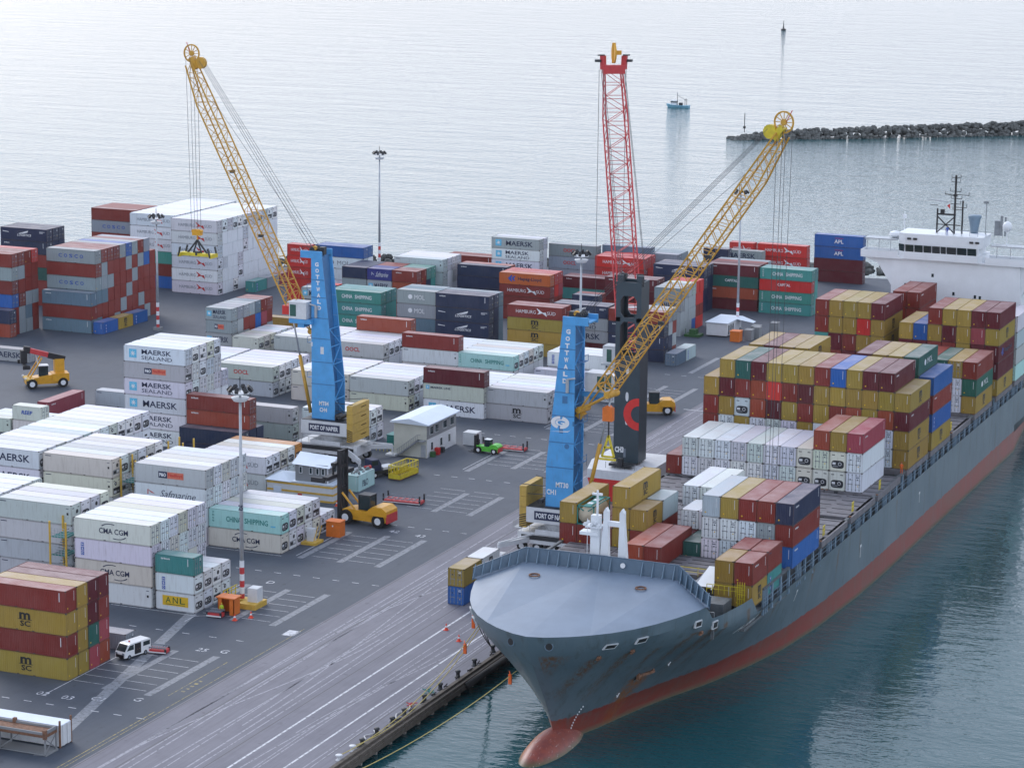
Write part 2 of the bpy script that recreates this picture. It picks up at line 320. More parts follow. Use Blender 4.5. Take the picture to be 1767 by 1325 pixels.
def letter_mesh(code, L, H):
    mb = MB(); cx = -L/2; cz = H*.52; k = L/12.19
    if code == 'MSC': put_text(mb, 'm', cx, cz+.42, 1.6*max(k, .75), .9, BLK, bold=.03); put_text(mb, 'SC', cx+.05, cz-.55, 1.5*max(k, .75), .72, BLK, bold=.025); flat(mb, [(cx-1.05*k, cz-.06), (cx+1.05*k, cz-.06), (cx+1.05*k, cz+.0), (cx-1.05*k, cz+.0)], BLK)
    elif code in ('MAE', 'MAEf'): star(mb, cx-4.3*k, cz, 1.5*max(k, .7)); put_text(mb, 'MAERSK', cx+1.0*k, cz, 6.8*k, 1.15, NAVY, bold=.015)
    elif code == 'MSL': star(mb, cx-4.3*k, cz, 1.5*max(k, .7)); put_text(mb, 'MAERSK', cx+.4*k, cz+.42, 5.9*k, .85, NAVY, bold=.015); put_text(mb, 'SEALAND', cx+.45*k, cz-.62, 6.1*k, .66, NAVY, bold=.0)
    elif code == 'ML': star(mb, cx-5.2*k, cz+.7, .7); put_text(mb, 'MAERSK LINE', cx-2.6*k, cz+.7, 4.0*k, .42, NAVY)
    elif code == 'CMA':
        put_text(mb, 'CMA CGM', cx+.2*k, cz-.05, 4.6*k, .78, NAVY, bold=.015); arc(mb, cx-.3*k, cz+.28, 3.2*k, .75, True, NAVY); arc(mb, cx+.8*k, cz-.38, 3.2*k, .75, False, NAVY)
    elif code in ('HSg', 'HSw'):
        a, b_ = (GRY, RED) if code == 'HSg' else (WHT, WHT)
        put_text(mb, 'HAMBURG', cx-1.95*k, cz, 4.4*k, .72, a, bold=.0); put_text(mb, 'SÜD', cx+3.7*k, cz+.03, 1.9*k, .85, a, bold=.0)
        flat(mb, [(cx+.45*k, cz+.75), (cx+1.75*k, cz-.1), (cx+.55*k, cz-.45), (cx+1.0*k, cz+.05)], b_)
        flat(mb, [(cx+2.75*k, cz-.7), (cx+1.7*k, cz+.0), (cx+2.45*k, cz+.12)], b_)
        flat(mb, [(cx+.45*k, cz+.78), (cx+.6*k, cz+.8), (cx+2.8*k, cz-.68), (cx+2.6*k, cz-.72)], b_)
    elif code == 'COS':
        for i, ch in enumerate('COSCO'): put_text(mb, ch, cx-2.6*k+1.32*k*i, cz, .85*k, .80, BLU, bold=.02)
    elif code in ('CSw', 'CSd'):
        c = WHT if code == 'CSw' else TEAL
        put_text(mb, 'CHINA', cx-1.9*k, cz, 2.5*k, .82, c, bold=.015); put_text(mb, 'SHIPPING', cx+1.9*k, cz, 3.9*k, .82, c, bold=.015)
        if code == 'CSd': flat(mb, [(cx+4.3*k, cz-.5), (cx+5.1*k, cz-.5), (cx+5.1*k, cz-.3), (cx+4.3*k, cz-.3)], SKY)
        for i in range(4): put_text(mb, 'CHINASHIP'[i*2:i*2+2], -L+.75, H*.82-.45*i, .3, .3, c)
    elif code == 'PO':
        flat(mb, [(cx-2.0*k, cz-.5), (cx-.5*k, cz-.5), (cx-.5*k, cz+.5), (cx-2.0*k, cz+.5)], NAVY); flat(mb, [(cx-.45*k, cz-.5), (cx+2.3*k, cz-.5), (cx+2.3*k, cz+.5), (cx-.45*k, cz+.5)], SAL)
        put_text(mb, 'P&O', cx-1.25*k, cz, 1.15*k, .55, WHT, y=-.004, bold=.04); put_text(mb, 'Nedlloyd', cx+.92*k, cz, 2.4*k, .6, RED, y=-.004, bold=.03)
    elif code in ('SAF', 'SAFw'):
        c = NAVY if code == 'SAF' else WHT
        put_text(mb, 'Safmarine', cx+1.4*k, cz, 6.0*k, 1.1, c, bold=-.005, slant=.35); flat(mb, [(cx-3.9*k, cz+.45), (cx-3.2*k, cz-.05), (cx-2.6*k, cz-.15), (cx-3.3*k, cz+.2)], RED if code == 'SAF' else WHT); flat(mb, [(cx-3.9*k, cz+.45), (cx-3.75*k, cz+.45), (cx-3.75*k, cz-.3), (cx-3.9*k, cz-.3)], RED if code == 'SAF' else WHT)
    elif code == 'ANL':
        flat(mb, [(cx-2.0, cz-.65), (cx+2.0, cz-.65), (cx+2.0, cz+.75), (cx-2.0, cz+.75)], YEL)
        for i, ch in enumerate('ANL'): put_text(mb, ch, cx-1.1+1.1*i, cz+.15, .8, .85, GRN, y=-.004, bold=.01)
        flat(mb, [(cx-1.5, cz-.5), (cx+1.5, cz-.5), (cx+1.5, cz-.42), (cx-1.5, cz-.42)], GRN, -.004)
    elif code == 'OOCL': put_text(mb, 'OOCL', cx-.8*k, cz, 3.2*k, .85, RED, bold=.02)
    elif code == 'HL':
        put_text(mb, 'Hapag-Lloyd', cx+1.2*k, cz-.05, 5.6*k, .95, NAVY, bold=.02); flat(mb, [(cx-4.0*k, cz), (cx-3.2*k, cz+.75), (cx-2.9*k, cz+.75), (cx-3.2*k, cz), (cx-2.9*k, cz-.75), (cx-3.4*k, cz-.6)], BLU); flat(mb, [(cx-3.1*k, cz), (cx-2.5*k, cz+.6), (cx-2.2*k, cz+.5), (cx-2.6*k, cz), (cx-2.2*k, cz-.5), (cx-2.6*k, cz-.5)], BLU)
    elif code == 'APL': put_text(mb, 'APL', cx, cz-.15, 2.3, .9, WHT, bold=.02); flat(mb, [(cx-1.0, cz+.62), (cx+1.1, cz+.62), (cx+1.1, cz+.72), (cx-1.0, cz+.72)], RED)
    elif code in ('MOL', 'MOLg'): c = WHT if code == 'MOL' else GRY; put_text(mb, 'MOL', cx+1.0*k, cz, 3.2*k, .95, c, bold=.0); mb.cyl((cx-1.9*k, .0, cz), (0, 1, 0), .5, .01, 10, c)
    elif code == 'BTS':
        put_text(mb, 'LOGISTICS', cx+.2, cz-.2, 3.6, .5, WHT, bold=.02, slant=.25); flat(mb, [(cx-1.3, cz+.15), (cx+1.3, cz+.9), (cx+1.1, cz+.45), (cx+.2, cz+.2)], WHT); flat(mb, [(cx-1.5, cz+.05), (cx-.4, cz+.35), (cx+.1, cz+.15), (cx-.6, cz+.1)], WHT)
        flat(mb, [(-L+.6, H*.72), (-L+2.2, H*.66), (-L+2.2, H*.62), (-L+.6, H*.66)], WHT); flat(mb, [(-1.9, H*.80), (-.5, H*.80), (-.5, H*.77), (-1.9, H*.77)], WHT); flat(mb, [(-1.9, H*.72), (-1.0, H*.72), (-1.0, H*.68), (-1.9, H*.68)], WHT)
    elif code == 'CAP': put_text(mb, 'CAPITAL', cx-.3, cz+.2, 3.0, .6, WHT, bold=.02)
    elif code == 'REEF': put_text(mb, 'REEF', cx, cz+.1, 2.2, .7, BLU, bold=.03, slant=.2)
    elif code == 'PNO': put_text(mb, 'P&O', cx-.4, cz-.25, 2.1, 1.1, NAVY, bold=.01)
    elif code == 'TRI': put_text(mb, 'triton', -L+1.6, H*.8, 1.4, .28, WHT, bold=.03); flat(mb, [(-1.0, H*.5), (-.9, H*.5), (-.9, H*.9), (-1.0, H*.9)], WHT)
    elif code == 'HSD':      # blue upright block lettering near the left end of a white box
        for i, ch in enumerate('HSD'): flat(mb, [(-L+1.0, H*.80-.62*i), (-L+1.5, H*.80-.62*i), (-L+1.5, H*.80-.62*i-.52), (-L+1.0, H*.80-.62*i-.52)], BLU); put_text(mb, ch, -L+1.25, H*.80-.62*i-.26, .3, .34, WHT, y=-.004)
    elif code == 'PLT':      # number plates and handling marks only
        flat(mb, [(-.9, H*.84), (-.45, H*.84), (-.45, H*.81), (-.9, H*.81)], NAVY); flat(mb, [(-.8, H*.62), (-.5, H*.62), (-.5, H*.5), (-.8, H*.5)], BLK); flat(mb, [(-L+.4, H*.88), (-L+1.4, H*.88), (-L+1.4, H*.84), (-L+.4, H*.84)], NAVY)
    return mb
# ------------------------------------------------------------------ container meshes
CW = 2.438; H9 = 2.896; H8 = 2.591; L40 = 12.19; L20 = 6.06
_M = {}
def cached(key, fn):
    if key not in _M: _M[key] = fn()
    return _M[key]
def corr(mb, x0, x1, z0, z1, y, dirn, pitch=.28, depth=.036, mi=0):
    n = max(1, round((x1-x0)/pitch)); p = (x1-x0)/n; xs = []
    for i in range(n):
        a = x0+i*p; xs += [(a, 0), (a+p*.30, 0), (a+p*.45, 1), (a+p*.85, 1)]
    xs.append((x1, 0)); vs = []; fs = []
    for i, (x, d) in enumerate(xs): vs += [(x, y+dirn*d*depth, z0), (x, y+dirn*d*depth, z1)]
    for i in range(len(xs)-1): fs.append((2*i, 2*i+2, 2*i+3, 2*i+1) if dirn > 0 else (2*i, 2*i+1, 2*i+3, 2*i+2))
    mb.add(vs, fs, mi)
def frame_mesh(L, H):
    def f():
        mb = MB(); p = .13
        for x in (-L, -p):
            for y in (0, CW-p): mb.box(x, x+p, y, y+p, .10, H-.10)
        for z0, z1 in ((.04, .17), (H-.13, H-.015)):
            mb.box(-L+p, -p, .004, .07, z0, z1); mb.box(-L+p, -p, CW-.07, CW-.004, z0, z1)
            mb.box(-L+.004, -L+.08, p, CW-p, z0, z1); mb.box(-.08, -.004, p, CW-p, z0, z1)
        for x in (-L-.003, -.18+.003):
            for y in (-.003, CW-.16+.003):
                for z in (.0, H-.115): mb.box(x, x+.18, y, y+.16, z, z+.118, 1)
        mb.box(-L+.1, -.1, .085, CW-.085, .12, H-.06, 0)
        if L > 9:
            for x in (-L/2-1.2, -L/2+1.2): mb.box(x-.17, x+.17, -.002, .01, .05, .16, 1); mb.box(x-.17, x+.17, CW-.01, CW+.002, .05, .16, 1)
        return mb.mesh('container_frame', ['frame_paint', 'casting'])
    return cached(('fr', L, H), f)
def side_mesh(L, H, reef, side):   # side -1: faces -y; +1: faces +y
    def f():
        mb = MB(); y = .022 if side < 0 else CW-.022; d = 1 if side < 0 else -1
        if reef:
            n = 10 if L > 9 else 5; w = (L-.26)/n
            for i in range(n):
                a = -L+.13+i*w; mb.box(a+.006, a+w-.006, min(y, y+d*.05), max(y, y+d*.05), .17, H-.13)
            mb.box(-L+.13, -.13, min(y+d*.006, y+d*.05), max(y+d*.006, y+d*.05), .17, H-.13)
        else: corr(mb, -L+.13, -.13, .17, H-.13, y, d)
        return mb.mesh('side_wall', ['container_paint'])
    return cached(('sd', L, H, reef, side), f)
def roof_mesh(L, H, reef):
    def f():
        mb = MB()
        if reef:
            n = 5 if L > 9 else 2; w = (L-.26)/n
            for i in range(n): mb.box(-L+.13+i*w+.01, -L+.13+(i+1)*w-.01, .07, CW-.07, H-.06, H-.012)
            mb.box(-L+.13, -.13, .07, CW-.07, H-.06, H-.022)
        else:
            n = int((L-.3)/.42); p = (L-.3)/n
            vs = []; fs = []; xs = []
            for i in range(n): a = -L+.15+i*p; xs += [(a, 0), (a+p*.35, 0), (a+p*.45, 1), (a+p*.9, 1)]
            xs.append((-.15, 0))
            for x, d in xs: vs += [(x, .07, H-.035+.02*d), (x, CW-.07, H-.035+.02*d)]
            for i in range(len(xs)-1): fs.append((2*i, 2*i+2, 2*i+3, 2*i+1))
            mb.add(vs, fs)
        return mb.mesh('roof', ['roof_paint'])
    return cached(('rf', L, H, reef), f)
def endwall_mesh(H, reef=False):
    def f():
        mb = MB(); n = 9; p = (CW-.26)/n
        for i in range(n):
            a = .13+i*p
            mb.add([(-.03, a, .17), (-.03, a+p*.35, .17), (-.075, a+p*.5, .17), (-.075, a+p*.85, .17), (-.03, a+p, .17), (-.03, a, H-.13), (-.03, a+p*.35, H-.13), (-.075, a+p*.5, H-.13), (-.075, a+p*.85, H-.13), (-.03, a+p, H-.13)],
                   [(0, 1, 6, 5), (1, 2, 7, 6), (2, 3, 8, 7), (3, 4, 9, 8)])
        mb.box(-.028, -.018, CW-.55, CW-.50, H*.45, H-.35, 1)
        mb.box(-.028, -.018, .35, .55, .5, .68, 2)
        return mb.mesh('end_wall', ['container_paint', 'ink_white', 'ink_yellow'])
    return cached(('ew', H), f)
def door_mesh(H, k, reef):
    def f():
        mb = MB(); y0 = .13 if k == 0 else CW/2+.008; y1 = CW/2-.008 if k == 0 else CW-.13
        mb.box(-.07, -.035, y0, y1, .17, H-.13)
        if not reef:
            for i in range(5):
                z = .30+i*(H-.6)/5; mb.box(-.04, -.018, y0+.06, y1-.06, z, z+(H-.6)/5*.6)
        a = 4 if reef else 3
        for yy in (y0+.28, y1-.26):
            mb.cyl((-.005, yy, H/2), (0, 0, 1), .032, H-.3, 6, 1)
            for z in (.35, H*.38, H*.62, H-.38): mb.box(-.036, .012, yy-.09, yy+.09, z, z+.08, 1)
        mb.box(-.036, -.012, y0+.15, y1-.15, H*.40, H*.43, 1)
        mb.box(-.036, -.012, y0+.45, y0+.62, H*.62, H*.68, 3)
        if k == 1: mb.box(-.036, -.012, y0+.5, y0+.64, H*.3, H*.35, 4); mb.box(-.017, -.008, y0+.33, y1-.34, H*.74, H*.78, 2); mb.box(-.017, -.008, y0+.36, y1-.38, H*.83, H*.85, 2)
        return mb.mesh('door', ['container_paint', 'grey_steel', 'ink_navy' if reef else 'ink_white', 'ink_navy', 'ink_yellow'])
    return cached(('dr', H, k, reef), f)
def unit_mesh(H, var):
    def f():
        mb = MB(); mb.box(-.10, -.05, .13, CW-.13, .17, H-.13)
        mb.box(-.05, -.03, .2, CW-.2, H*.58, H-.2)
        for y in (.55, CW-.55): mb.box(-.03, -.02, y-.22, y+.22, H*.80, H*.84, 1)
        z0, z1 = (.42, H*.55) if var == 0 else (.55, H*.62)
        if var == 0:
            pts = [(math.cos(t), math.sin(t)) for t in [2*math.pi*i/20 for i in range(20)]]
            cy, cz, ry, rz_ = CW/2, (z0+z1)/2, CW*.38, (z1-z0)/2
            q = [(cy+ry*math.copysign(abs(c)**.55, c), cz+rz_*math.copysign(abs(s)**.55, s)) for c, s in pts]
            mb.prismx(q, -.05, -.035, 1)
            mb.cyl((-.025, cy+.32, cz+.08), (1, 0, 0), .26, .03, 14, 2); mb.cyl((-.012, cy+.32, cz+.08), (1, 0, 0), .19, .02, 14, 1)
            mb.box(-.035, -.01, cy-.78, cy-.30, cz-.05, cz+.28, 2); mb.box(-.035, -.015, cy-.75, cy+.1, cz-.35, cz-.22, 3)
        elif var == 1:
            mb.box(-.05, -.032, .28, CW-.28, .35, H*.46, 1)
            mb.cyl((-.02, CW/2-.3, H*.68), (1, 0, 0), .30, .04, 14, 1); mb.cyl((-.0, CW/2-.3, H*.68), (1, 0, 0), .12, .02, 10, 2)
            mb.box(-.03, -.0, .4, 1.1, .5, .9, 2); mb.box(-.03, -.0, 1.35, 1.9, .62, .85, 3)
        else:
            mb.box(-.05, -.032, .32, CW-.32, .5, H*.42, 3); mb.box(-.032, -.02, .45, 1.2, .6, H*.36, 1); mb.cyl((-.03, CW/2+.3, H*.62), (1, 0, 0), .3, .03, 14, 1)
            mb.box(-.03, -.01, 1.35, 1.95, .7, 1.1, 2)
        return mb.mesh('refrigeration_unit', ['container_paint', 'reefer_black', 'fan_white', 'grey_steel'])
    return cached(('un', H, var), f)
def whole_mesh(L, H, reef, end):     # small or far containers: one mesh with everything
    def f():
        mb = MB(); p = .13
        mb.box(-L+.03, -.03, .03, CW-.03, .03, H-.05)
        corr(mb, -L+.13, -.13, .17, H-.13, .014, .4, .42, .03) if not reef else None
        for x in (-L, -p):
            for y in (0, CW-p): mb.box(x, x+p, y, y+p, 0, H-.01, 1)
        for z0, z1 in ((.0, .15), (H-.13, H-.02)):
            mb.box(-L+p, -p, .0, .05, z0, z1, 1); mb.box(-L+p, -p, CW-.05, CW, z0, z1, 1); mb.box(-.06, -.0, p, CW-p, z0, z1, 1); mb.box(-L, -L+.06, p, CW-p, z0, z1, 1)
        mb.box(-L+.13, -.13, .06, CW-.06, H-.05, H-.022, 2)
        if end == 'd':
            for yy in (.4, .95, 1.5, 2.05): mb.box(-.03, .0, yy-.045, yy+.045, .15, H-.15, 5 if reef else 3)
            for k in range(3): mb.box(-.03, -.005, 1.35, 2.1, H*(.5+.12*k), H*(.54+.12*k), 4)
        elif end == 'u': mb.box(-.03, -.0, .3, CW-.3, .4, H*.5, 5); mb.box(-.0, .01, .5, 1.0, .6, H*.4, 4); mb.box(-.03, 0, .8, 1.5, H*.64, H*.74, 5)
        else: mb.box(-.03, -.01, CW-.55, CW-.48, H*.45, H-.35, 4)
        return mb.mesh('container_body', ['container_paint', 'frame_paint', 'roof_paint', 'grey_steel', 'ink_white', 'reefer_black'])
    return cached(('wh', L, H, reef, end), f)
# ------------------------------------------------------------------ the container list
CONT = []   # dict(x,y,z,rot,L,H,code,text,end,label)
ORD = ['front', 'second', 'third', 'fourth', 'fifth', 'sixth', 'seventh', 'eighth', 'ninth', 'tenth', 'eleventh', 'twelfth', 'thirteenth', 'fourteenth']
TIER = ['bottom', 'second', 'third', 'fourth', 'fifth', 'top']
def tiername(t, n): return 'top' if t == n-1 and n > 1 else ('bottom' if t == 0 else TIER[t])
def block(name, xr, y0, rows, H=H9, L=L40, end='m', text={}, pitch=2.53, z=0.0, ds=0):
    nr = len(rows)
    for i, r in enumerate(rows):
        zz = z
        for t, c in enumerate(r):
            reef = c in REEFER
            e = end
            if e == 'm': e = random.choice('ud' if reef else 'dddb')
            if e == 'u' and not reef: e = random.choice('db')
            row = '' if nr == 1 else ORD[i]+' row, '
            tn = '' if len(r) == 1 else tiername(t, len(r))+' tier, '
            CONT.append(dict(x=xr+random.uniform(-.05, .05), y=y0+i*pitch+random.uniform(-.015, .015), z=zz, rot=0, L=L, H=H, c=c, text=text.get((i, t)), end=e, lab=(row+tn, name), grp='containers in the '+name))
            zz += H+.005
def blocky(name, xl, y0, stacks, H=H8, L=L20, end='b', text={}, z=0.0):     # long axis along the quay, standing on the ground
    y = y0
    for i, r in enumerate(stacks):
        zz = z
        for t, c in enumerate(r):
            CONT.append(dict(x=xl, y=y, z=zz, rot=1, L=L, H=H, c=c, text=text.get((i, t)), end=end, lab=(('' if len(stacks) == 1 else ORD[i]+' along, ')+('' if len(r) == 1 else tiername(t, len(r))+' tier, '), name), grp='containers in the '+name))
            zz += H+.005
        y += L+.12
SX0, SP = -126.19, 2.509
def bay(name, y0, cols, z=11.4, H=H9, L=L40, ends={}, text={}):
    n = 0
    for cidx in sorted(cols):
        zz = z; r = cols[cidx]; n += 1
        for t, c in enumerate(r):
            reef = c in REEFER
            e = ends.get((cidx, t), ends.get(cidx, 'd' if reef else 'b'))
            stk = ['first', 'second', 'third', 'fourth', 'fifth', 'sixth', 'seventh', 'eighth', 'ninth', 'tenth', 'eleventh', 'twelfth', 'last'][n-1]+' stack, ' if len(cols) > 1 else ''
            CONT.append(dict(x=SX0+SP*cidx, y=y0+random.uniform(-.03, .03), z=zz, rot=1, L=L, H=H, c=c, text=text.get((cidx, t), 'MSC' if c == 'Y' else None), end=e,
                             lab=(stk+('' if len(r) == 1 else tiername(t, len(r))+' tier, '), name), grp='containers in the '+name))
            zz += H+.005
W6 = 'W'
block('mixed red and yellow stack beside the white van', -171.98, 267.7, ['YRYR', 'YYYY', 'PGMM', 'OPRM'], text={(0, 0): 'MSC', (0, 2): 'MSC', (0, 3): 'TRI', (0, 1): 'TRI'}, end='b')
block('grey box half hidden behind the white van', -172.0, 281.6, ['c'], H=2.2, L=L20, end='d')
block('white stack behind the red and yellow stack', -178.85, 299.85, ['WCWC', 'WWWW', 'WWCW', 'WWWC', 'WCWW', 'WWWW'], end='d', text={(0, 3): 'CMA', (0, 2): 'HSD', (0, 1): 'CMA', (0, 0): 'PLT'})
block('short stack beside the orange kiosk', -172.3, 300.1, ['WWT', 'WW', 'WW', 'WW'], H=H8, L=L20, end='u', text={(0, 0): 'ANL', (0, 1): 'HSD', (0, 2): 'TRI'})
block('grey stack at the left edge by the yellow stair tower', -194.6, 304.9, ['gggg', 'WWWW', 'WWWg', 'WWWC'], end='u', text={(0, 3): 'PLT', (0, 2): 'PLT'})
block('white stack at the left edge behind the stair tower', -207.5, 304.9, ['WWWW', 'WWWW', 'WWWW', 'WWWW', 'WWWW'], end='d')
block('two tier stack by the orange cabinet', -176.0, 332.2, ['Ct', 'WW', 'WC', 'WW', 'CW', 'W', 'W'], end='u', text={(0, 1): 'CSd', (0, 0): 'CMA'})
block('white stack left of the near light mast', -188.2, 331.5, ['WWWg', 'WWWW', 'WWWC', 'WWWW', 'WWWW'], end='d', text={(0, 3): 'PO', (0, 2): 'SAF'})
block('pale grey stack left of the stair tower', -204.2, 331.4, ['ggCC', 'WWWW', 'WWWg', 'WWWW', 'WWWC', 'WWWW'], end='u', text={(0, 3): 'PLT', (0, 2): 'PLT'})
block('long white stack along the left edge', -217.1, 331.5, ['WWWW', 'WWWW', 'WWWg', 'WWWW', 'WWWW', 'WWWV', 'WWWW', 'WWWW', 'WWWC', 'WWWW', 'WWWW', 'WWWW', 'WWWW'], end='u', text={(0, 3): 'MAE', (0, 2): 'MAE'})
block('small stack beside the lone red container', -250.8, 384.0, ['CC', 'W', 'W'], H=H8, L=L20, end='d', text={(0, 1): 'REEF'})
block('low boxes at the left edge below the reach stacker', -257.3, 384.0, ['C', 'W', 'W'], H=H8, L=L20, end='d')
block('low boxes right of the small lettered container', -244.4, 381.5, ['W', 'W', 'W'], H=H8, L=L20, end='d')
blocky('lone row below the yellow reach stacker', -260.5, 397.6, ['P'], H=H9, L=L40, end='b', text={(0, 0): 'TRI'})
block('single grey row behind the long white stack', -244.4, 411.0, ['V'], H=H9, end='d')
block('ground behind the yellow reach stacker', -290.0, 439.8, ['S'], H=H8, end='d', text={(0, 0): 'MAE'})
block('tall white stack in the left middle', -223.1, 386.4, ['WWWWgW', 'WWWWWW', 'WWWWWW', 'WWWWWC', 'WWWWWW', 'WWWW'], end='m', text={(0, 5): 'MSL', (0, 4): 'PO', (0, 3): 'MSL', (0, 2): 'MAE', (0, 1): 'MSL', (0, 0): 'MSL'})
block('red and navy stack behind the near light mast', -209.2, 381.2, ['NN', 'NNOR', 'NN'], H=H8, end='d', text={(1, 1): 'BTS', (1, 2): 'TRI', (1, 3): 'TRI'})
block('white stack left of the grey cabin on a column', -195.8, 364.5, ['WW', 'WW', 'WC', 'WW', 'Wh'], end='u', text={(0, 1): 'HSg', (0, 0): 'HSg'})
block('lone grey row left of the left blue crane', -209.4, 399.8, ['gg'], end='u')
block('white stack behind the left crane counterweight', -196.4, 401.8, ['WW', 'WW', 'WW'], end='u')
block('pale stack left of the left crane cylinder', -229.9, 431.1, ['gg', 'WW', 'WW', 'WW', 'CW', 'WW'], end='u', text={(0, 1): 'OOCL', (0, 0): 'PLT'})
block('white stack behind the tall white stack', -242.7, 431.1, ['WW', 'WW', 'WW', 'WW', 'WW', 'WW'], end='d')
block('cream stack behind the left crane tower base', -213.9, 431.2, ['CC', 'WW', 'WW', 'WW', 'WW', 'WW'], end='u')
block('grey white stack right of the left crane tower', -201.3, 430.4, ['Cg', 'WW', 'WW', 'CW', 'WW', 'WW'], end='u', text={(0, 1): 'PLT', (0, 0): 'PLT'})
block('stack behind the two storey office', -186.2, 430.6, ['WCM', 'WW', 'WW', 'WW', 'WW', 'WW'], end='d', text={(0, 0): 'MAE', (0, 1): 'ML', (0, 2): 'TRI'})
block('grey white stack right of the two storey office', -174.1, 431.8, ['gg', 'WW', 'WW', 'WW', 'WC', 'WW'], end='u', text={(0, 0): 'MSC', (0, 1): 'PLT'})
block('white stack left of the left blue tower', -233.4, 461.0, ['gg', 'WW', 'WW', 'WW', 'WW', 'WW'], end='d')
block('pale stack right of the left blue tower', -221.1, 461.0, ['gg', 'WW', 'WW', 'WW', 'WW', 'WWO'], end='u', text={(0, 1): 'OOCL', (5, 2): 'TRI'})
block('stack under the brick red box in mid yard', -204.8, 460.8, ['CWR', 'WW', 'WW', 'WW', 'WW', 'WW'], end='d', text={(0, 2): 'TRI'})
block('aqua fronted stack in mid yard', -193.0, 460.8, ['Wt', 'WW', 'WW', 'WC', 'WW', 'WW'], end='u', text={(0, 1): 'CSd'})
block('cream stack beside the small mixed stack', -248.3, 459.6, ['CC', 'CC', 'CC', 'WW', 'WW', 'WW'], H=H8, L=L20, end='u')
block('small mixed stack left of the left crane', -255.2, 461.0, ['SSSS', 'SSSS', 'SSRS', 'SRRS', 'NBBb', 'RRPR', 'ScRR'], H=H8, L=L20, end='m', text={(0, 3): 'MSL', (0, 2): 'PO', (0, 1): 'MAE', (0, 0): 'MAE'})
block('low yellow row behind the small mixed stack', -254.0, 494.0, ['Y'], end='b')
block('low red row behind the left crane cab', -241.6, 494.0, ['R'], end='b')
block('small grey stack left of the green stack', -249.3, 492.0, ['NNNS', 'NNNN', 'NNNr'], H=H8, L=L20, text={(0, 3): 'MAE'})
block('green stack right of the left crane top', -236.5, 492.0, ['TTTT', 'TTTT', 'TTTT'], H=H8, end='d', text={(0, 3): 'CSw', (0, 2): 'CSw', (0, 1): 'CSw'})
block('slate grey stack left of the navy stack', -223.7, 491.6, ['rbcc', 'bbbb', 'Rbbc'], L=9.0, text={(0, 3): 'MOL', (0, 2): 'MOL'})
block('navy stack in the far yard', -211.4, 491.2, ['NNNN', 'NNNN', 'bbbb'], end='d', text={(0, 3): 'TRI', (0, 2): 'BTS', (0, 1): 'BTS'})
block('red topped yellow stack beside the navy stack', -195.2, 491.4, ['YYYR', 'YYYR'], H=H8, end='b', text={(0, 3): 'HSw', (0, 2): 'MSC', (0, 1): 'MSC', (0, 0): 'MSC'})
block('orange topped red stack in the far yard', -213.2, 529.2, ['RRRH', 'RRrr', 'RRPr'], H=H8, end='d', text={(0, 3): 'HL', (0, 2): 'HSw'})
block('navy stack left of the orange topped stack', -226.3, 535.6, ['NNNN', 'NNNO'], H=H8, end='d', text={(0, 3): 'TRI'})
block('tall pale stack against the sea', -229.0, 561.5, ['WWWWS', 'WWWWW'], H=H8, end='d', text={(0, 4): 'MAE', (0, 3): 'MSL', (0, 2): 'MAE'})
block('low brick red stack by the sea edge', -246.8, 575.0, ['NR', 'RR'], text={(0, 1): 'TRI'})
block('grey stack right of the tall pale stack', -216.5, 566.5, ['cccc'], text={(0, 3): 'OOCL', (0, 2): 'OOCL'})
block('slate stack behind the red jib foot', -204.4, 570.0, ['cccb'])
block('maroon and teal stack in the far middle', -204.6, 545.5, ['RTM', 'RTM'], H=H8, text={(0, 2): 'TRI'})
block('navy and red stack beside the middle mast', -199.5, 523.0, ['RRN', 'RRR'], H=H8, L=L20)
block('bright red stack behind the dark crane top', -202.8, 561.0, ['rrrr', 'rrrr', 'rrrr'], H=H8, end='d', text={(0, 3): 'HSw', (0, 2): 'HSw'})
block('grey rows behind the bright red stack', -198.0, 570.5, ['cccc', 'cccc', 'cccc'], H=H8, end='d')
block('navy stack crossed by the yellow jib', -186.6, 556.0, ['NNNN', 'NNNN', 'NNNN'], H=H8, end='d', text={(0, 3): 'BTS'})
block('pale stack behind the yellow jib', -181.8, 584.0, ['SSSS'], H=H8, text={(0, 3): 'MAE'})
block('maroon stack behind the dark crane tower', -189.9, 533.7, ['RRMM', 'MMRM'], H=H8, end='d', text={(0, 3): 'TRI'})
block('grey and red stack right of the dark crane', -181.5, 525.5, ['SSSc', 'SSSS', 'SSSS', 'BSSV', 'rRrr', 'rRrr'], H=H8, L=L20, end='m', text={(0, 2): 'MAE'})
block('navy stack just behind the dark crane tower', -174.7, 496.0, ['NNNR', 'NNSS', 'RSRS'], H=H8, end='m', text={(0, 2): 'TRI', (0, 1): 'TRI'})
block('stack behind the right blue tower top', -187.4, 497.2, ['MSSN', 'RSSN'], H=H8, text={(0, 3): 'BTS', (0, 2): 'MSL', (0, 1): 'MAE'})
block('maroon and green stack by the far mast', -175.9, 562.3, ['MOGM', 'MOGM', 'RRRR', 'BBBc'], H=H8, text={(0, 2): 'CAP', (0, 3): 'TRI', (0, 1): 'TRI'})
block('teal stack at the far right of the yard', -163.1, 561.5, ['TTrT', 'TTTT'], H=H8, end='d', text={(0, 3): 'CSw', (0, 1): 'CSw', (0, 0): 'CSw', (0, 2): 'CAP'})
block('short red stack against the sea', -185.2, 588.0, ['rrrr'], L=L20, text={(0, 3): 'HSw', (0, 2): 'HSw'})
block('long red stack against the sea', -172.4, 588.8, ['rrrr'], text={(0, 3): 'HSw', (0, 2): 'HSw'})
block('blue topped maroon stack by the ship bridge', -164.6, 610.0, ['MMBB'], text={(0, 3): 'APL', (0, 2): 'APL'})
block('navy row behind the far light mast', -187.6, 576.0, ['NNNN'], L=L20)
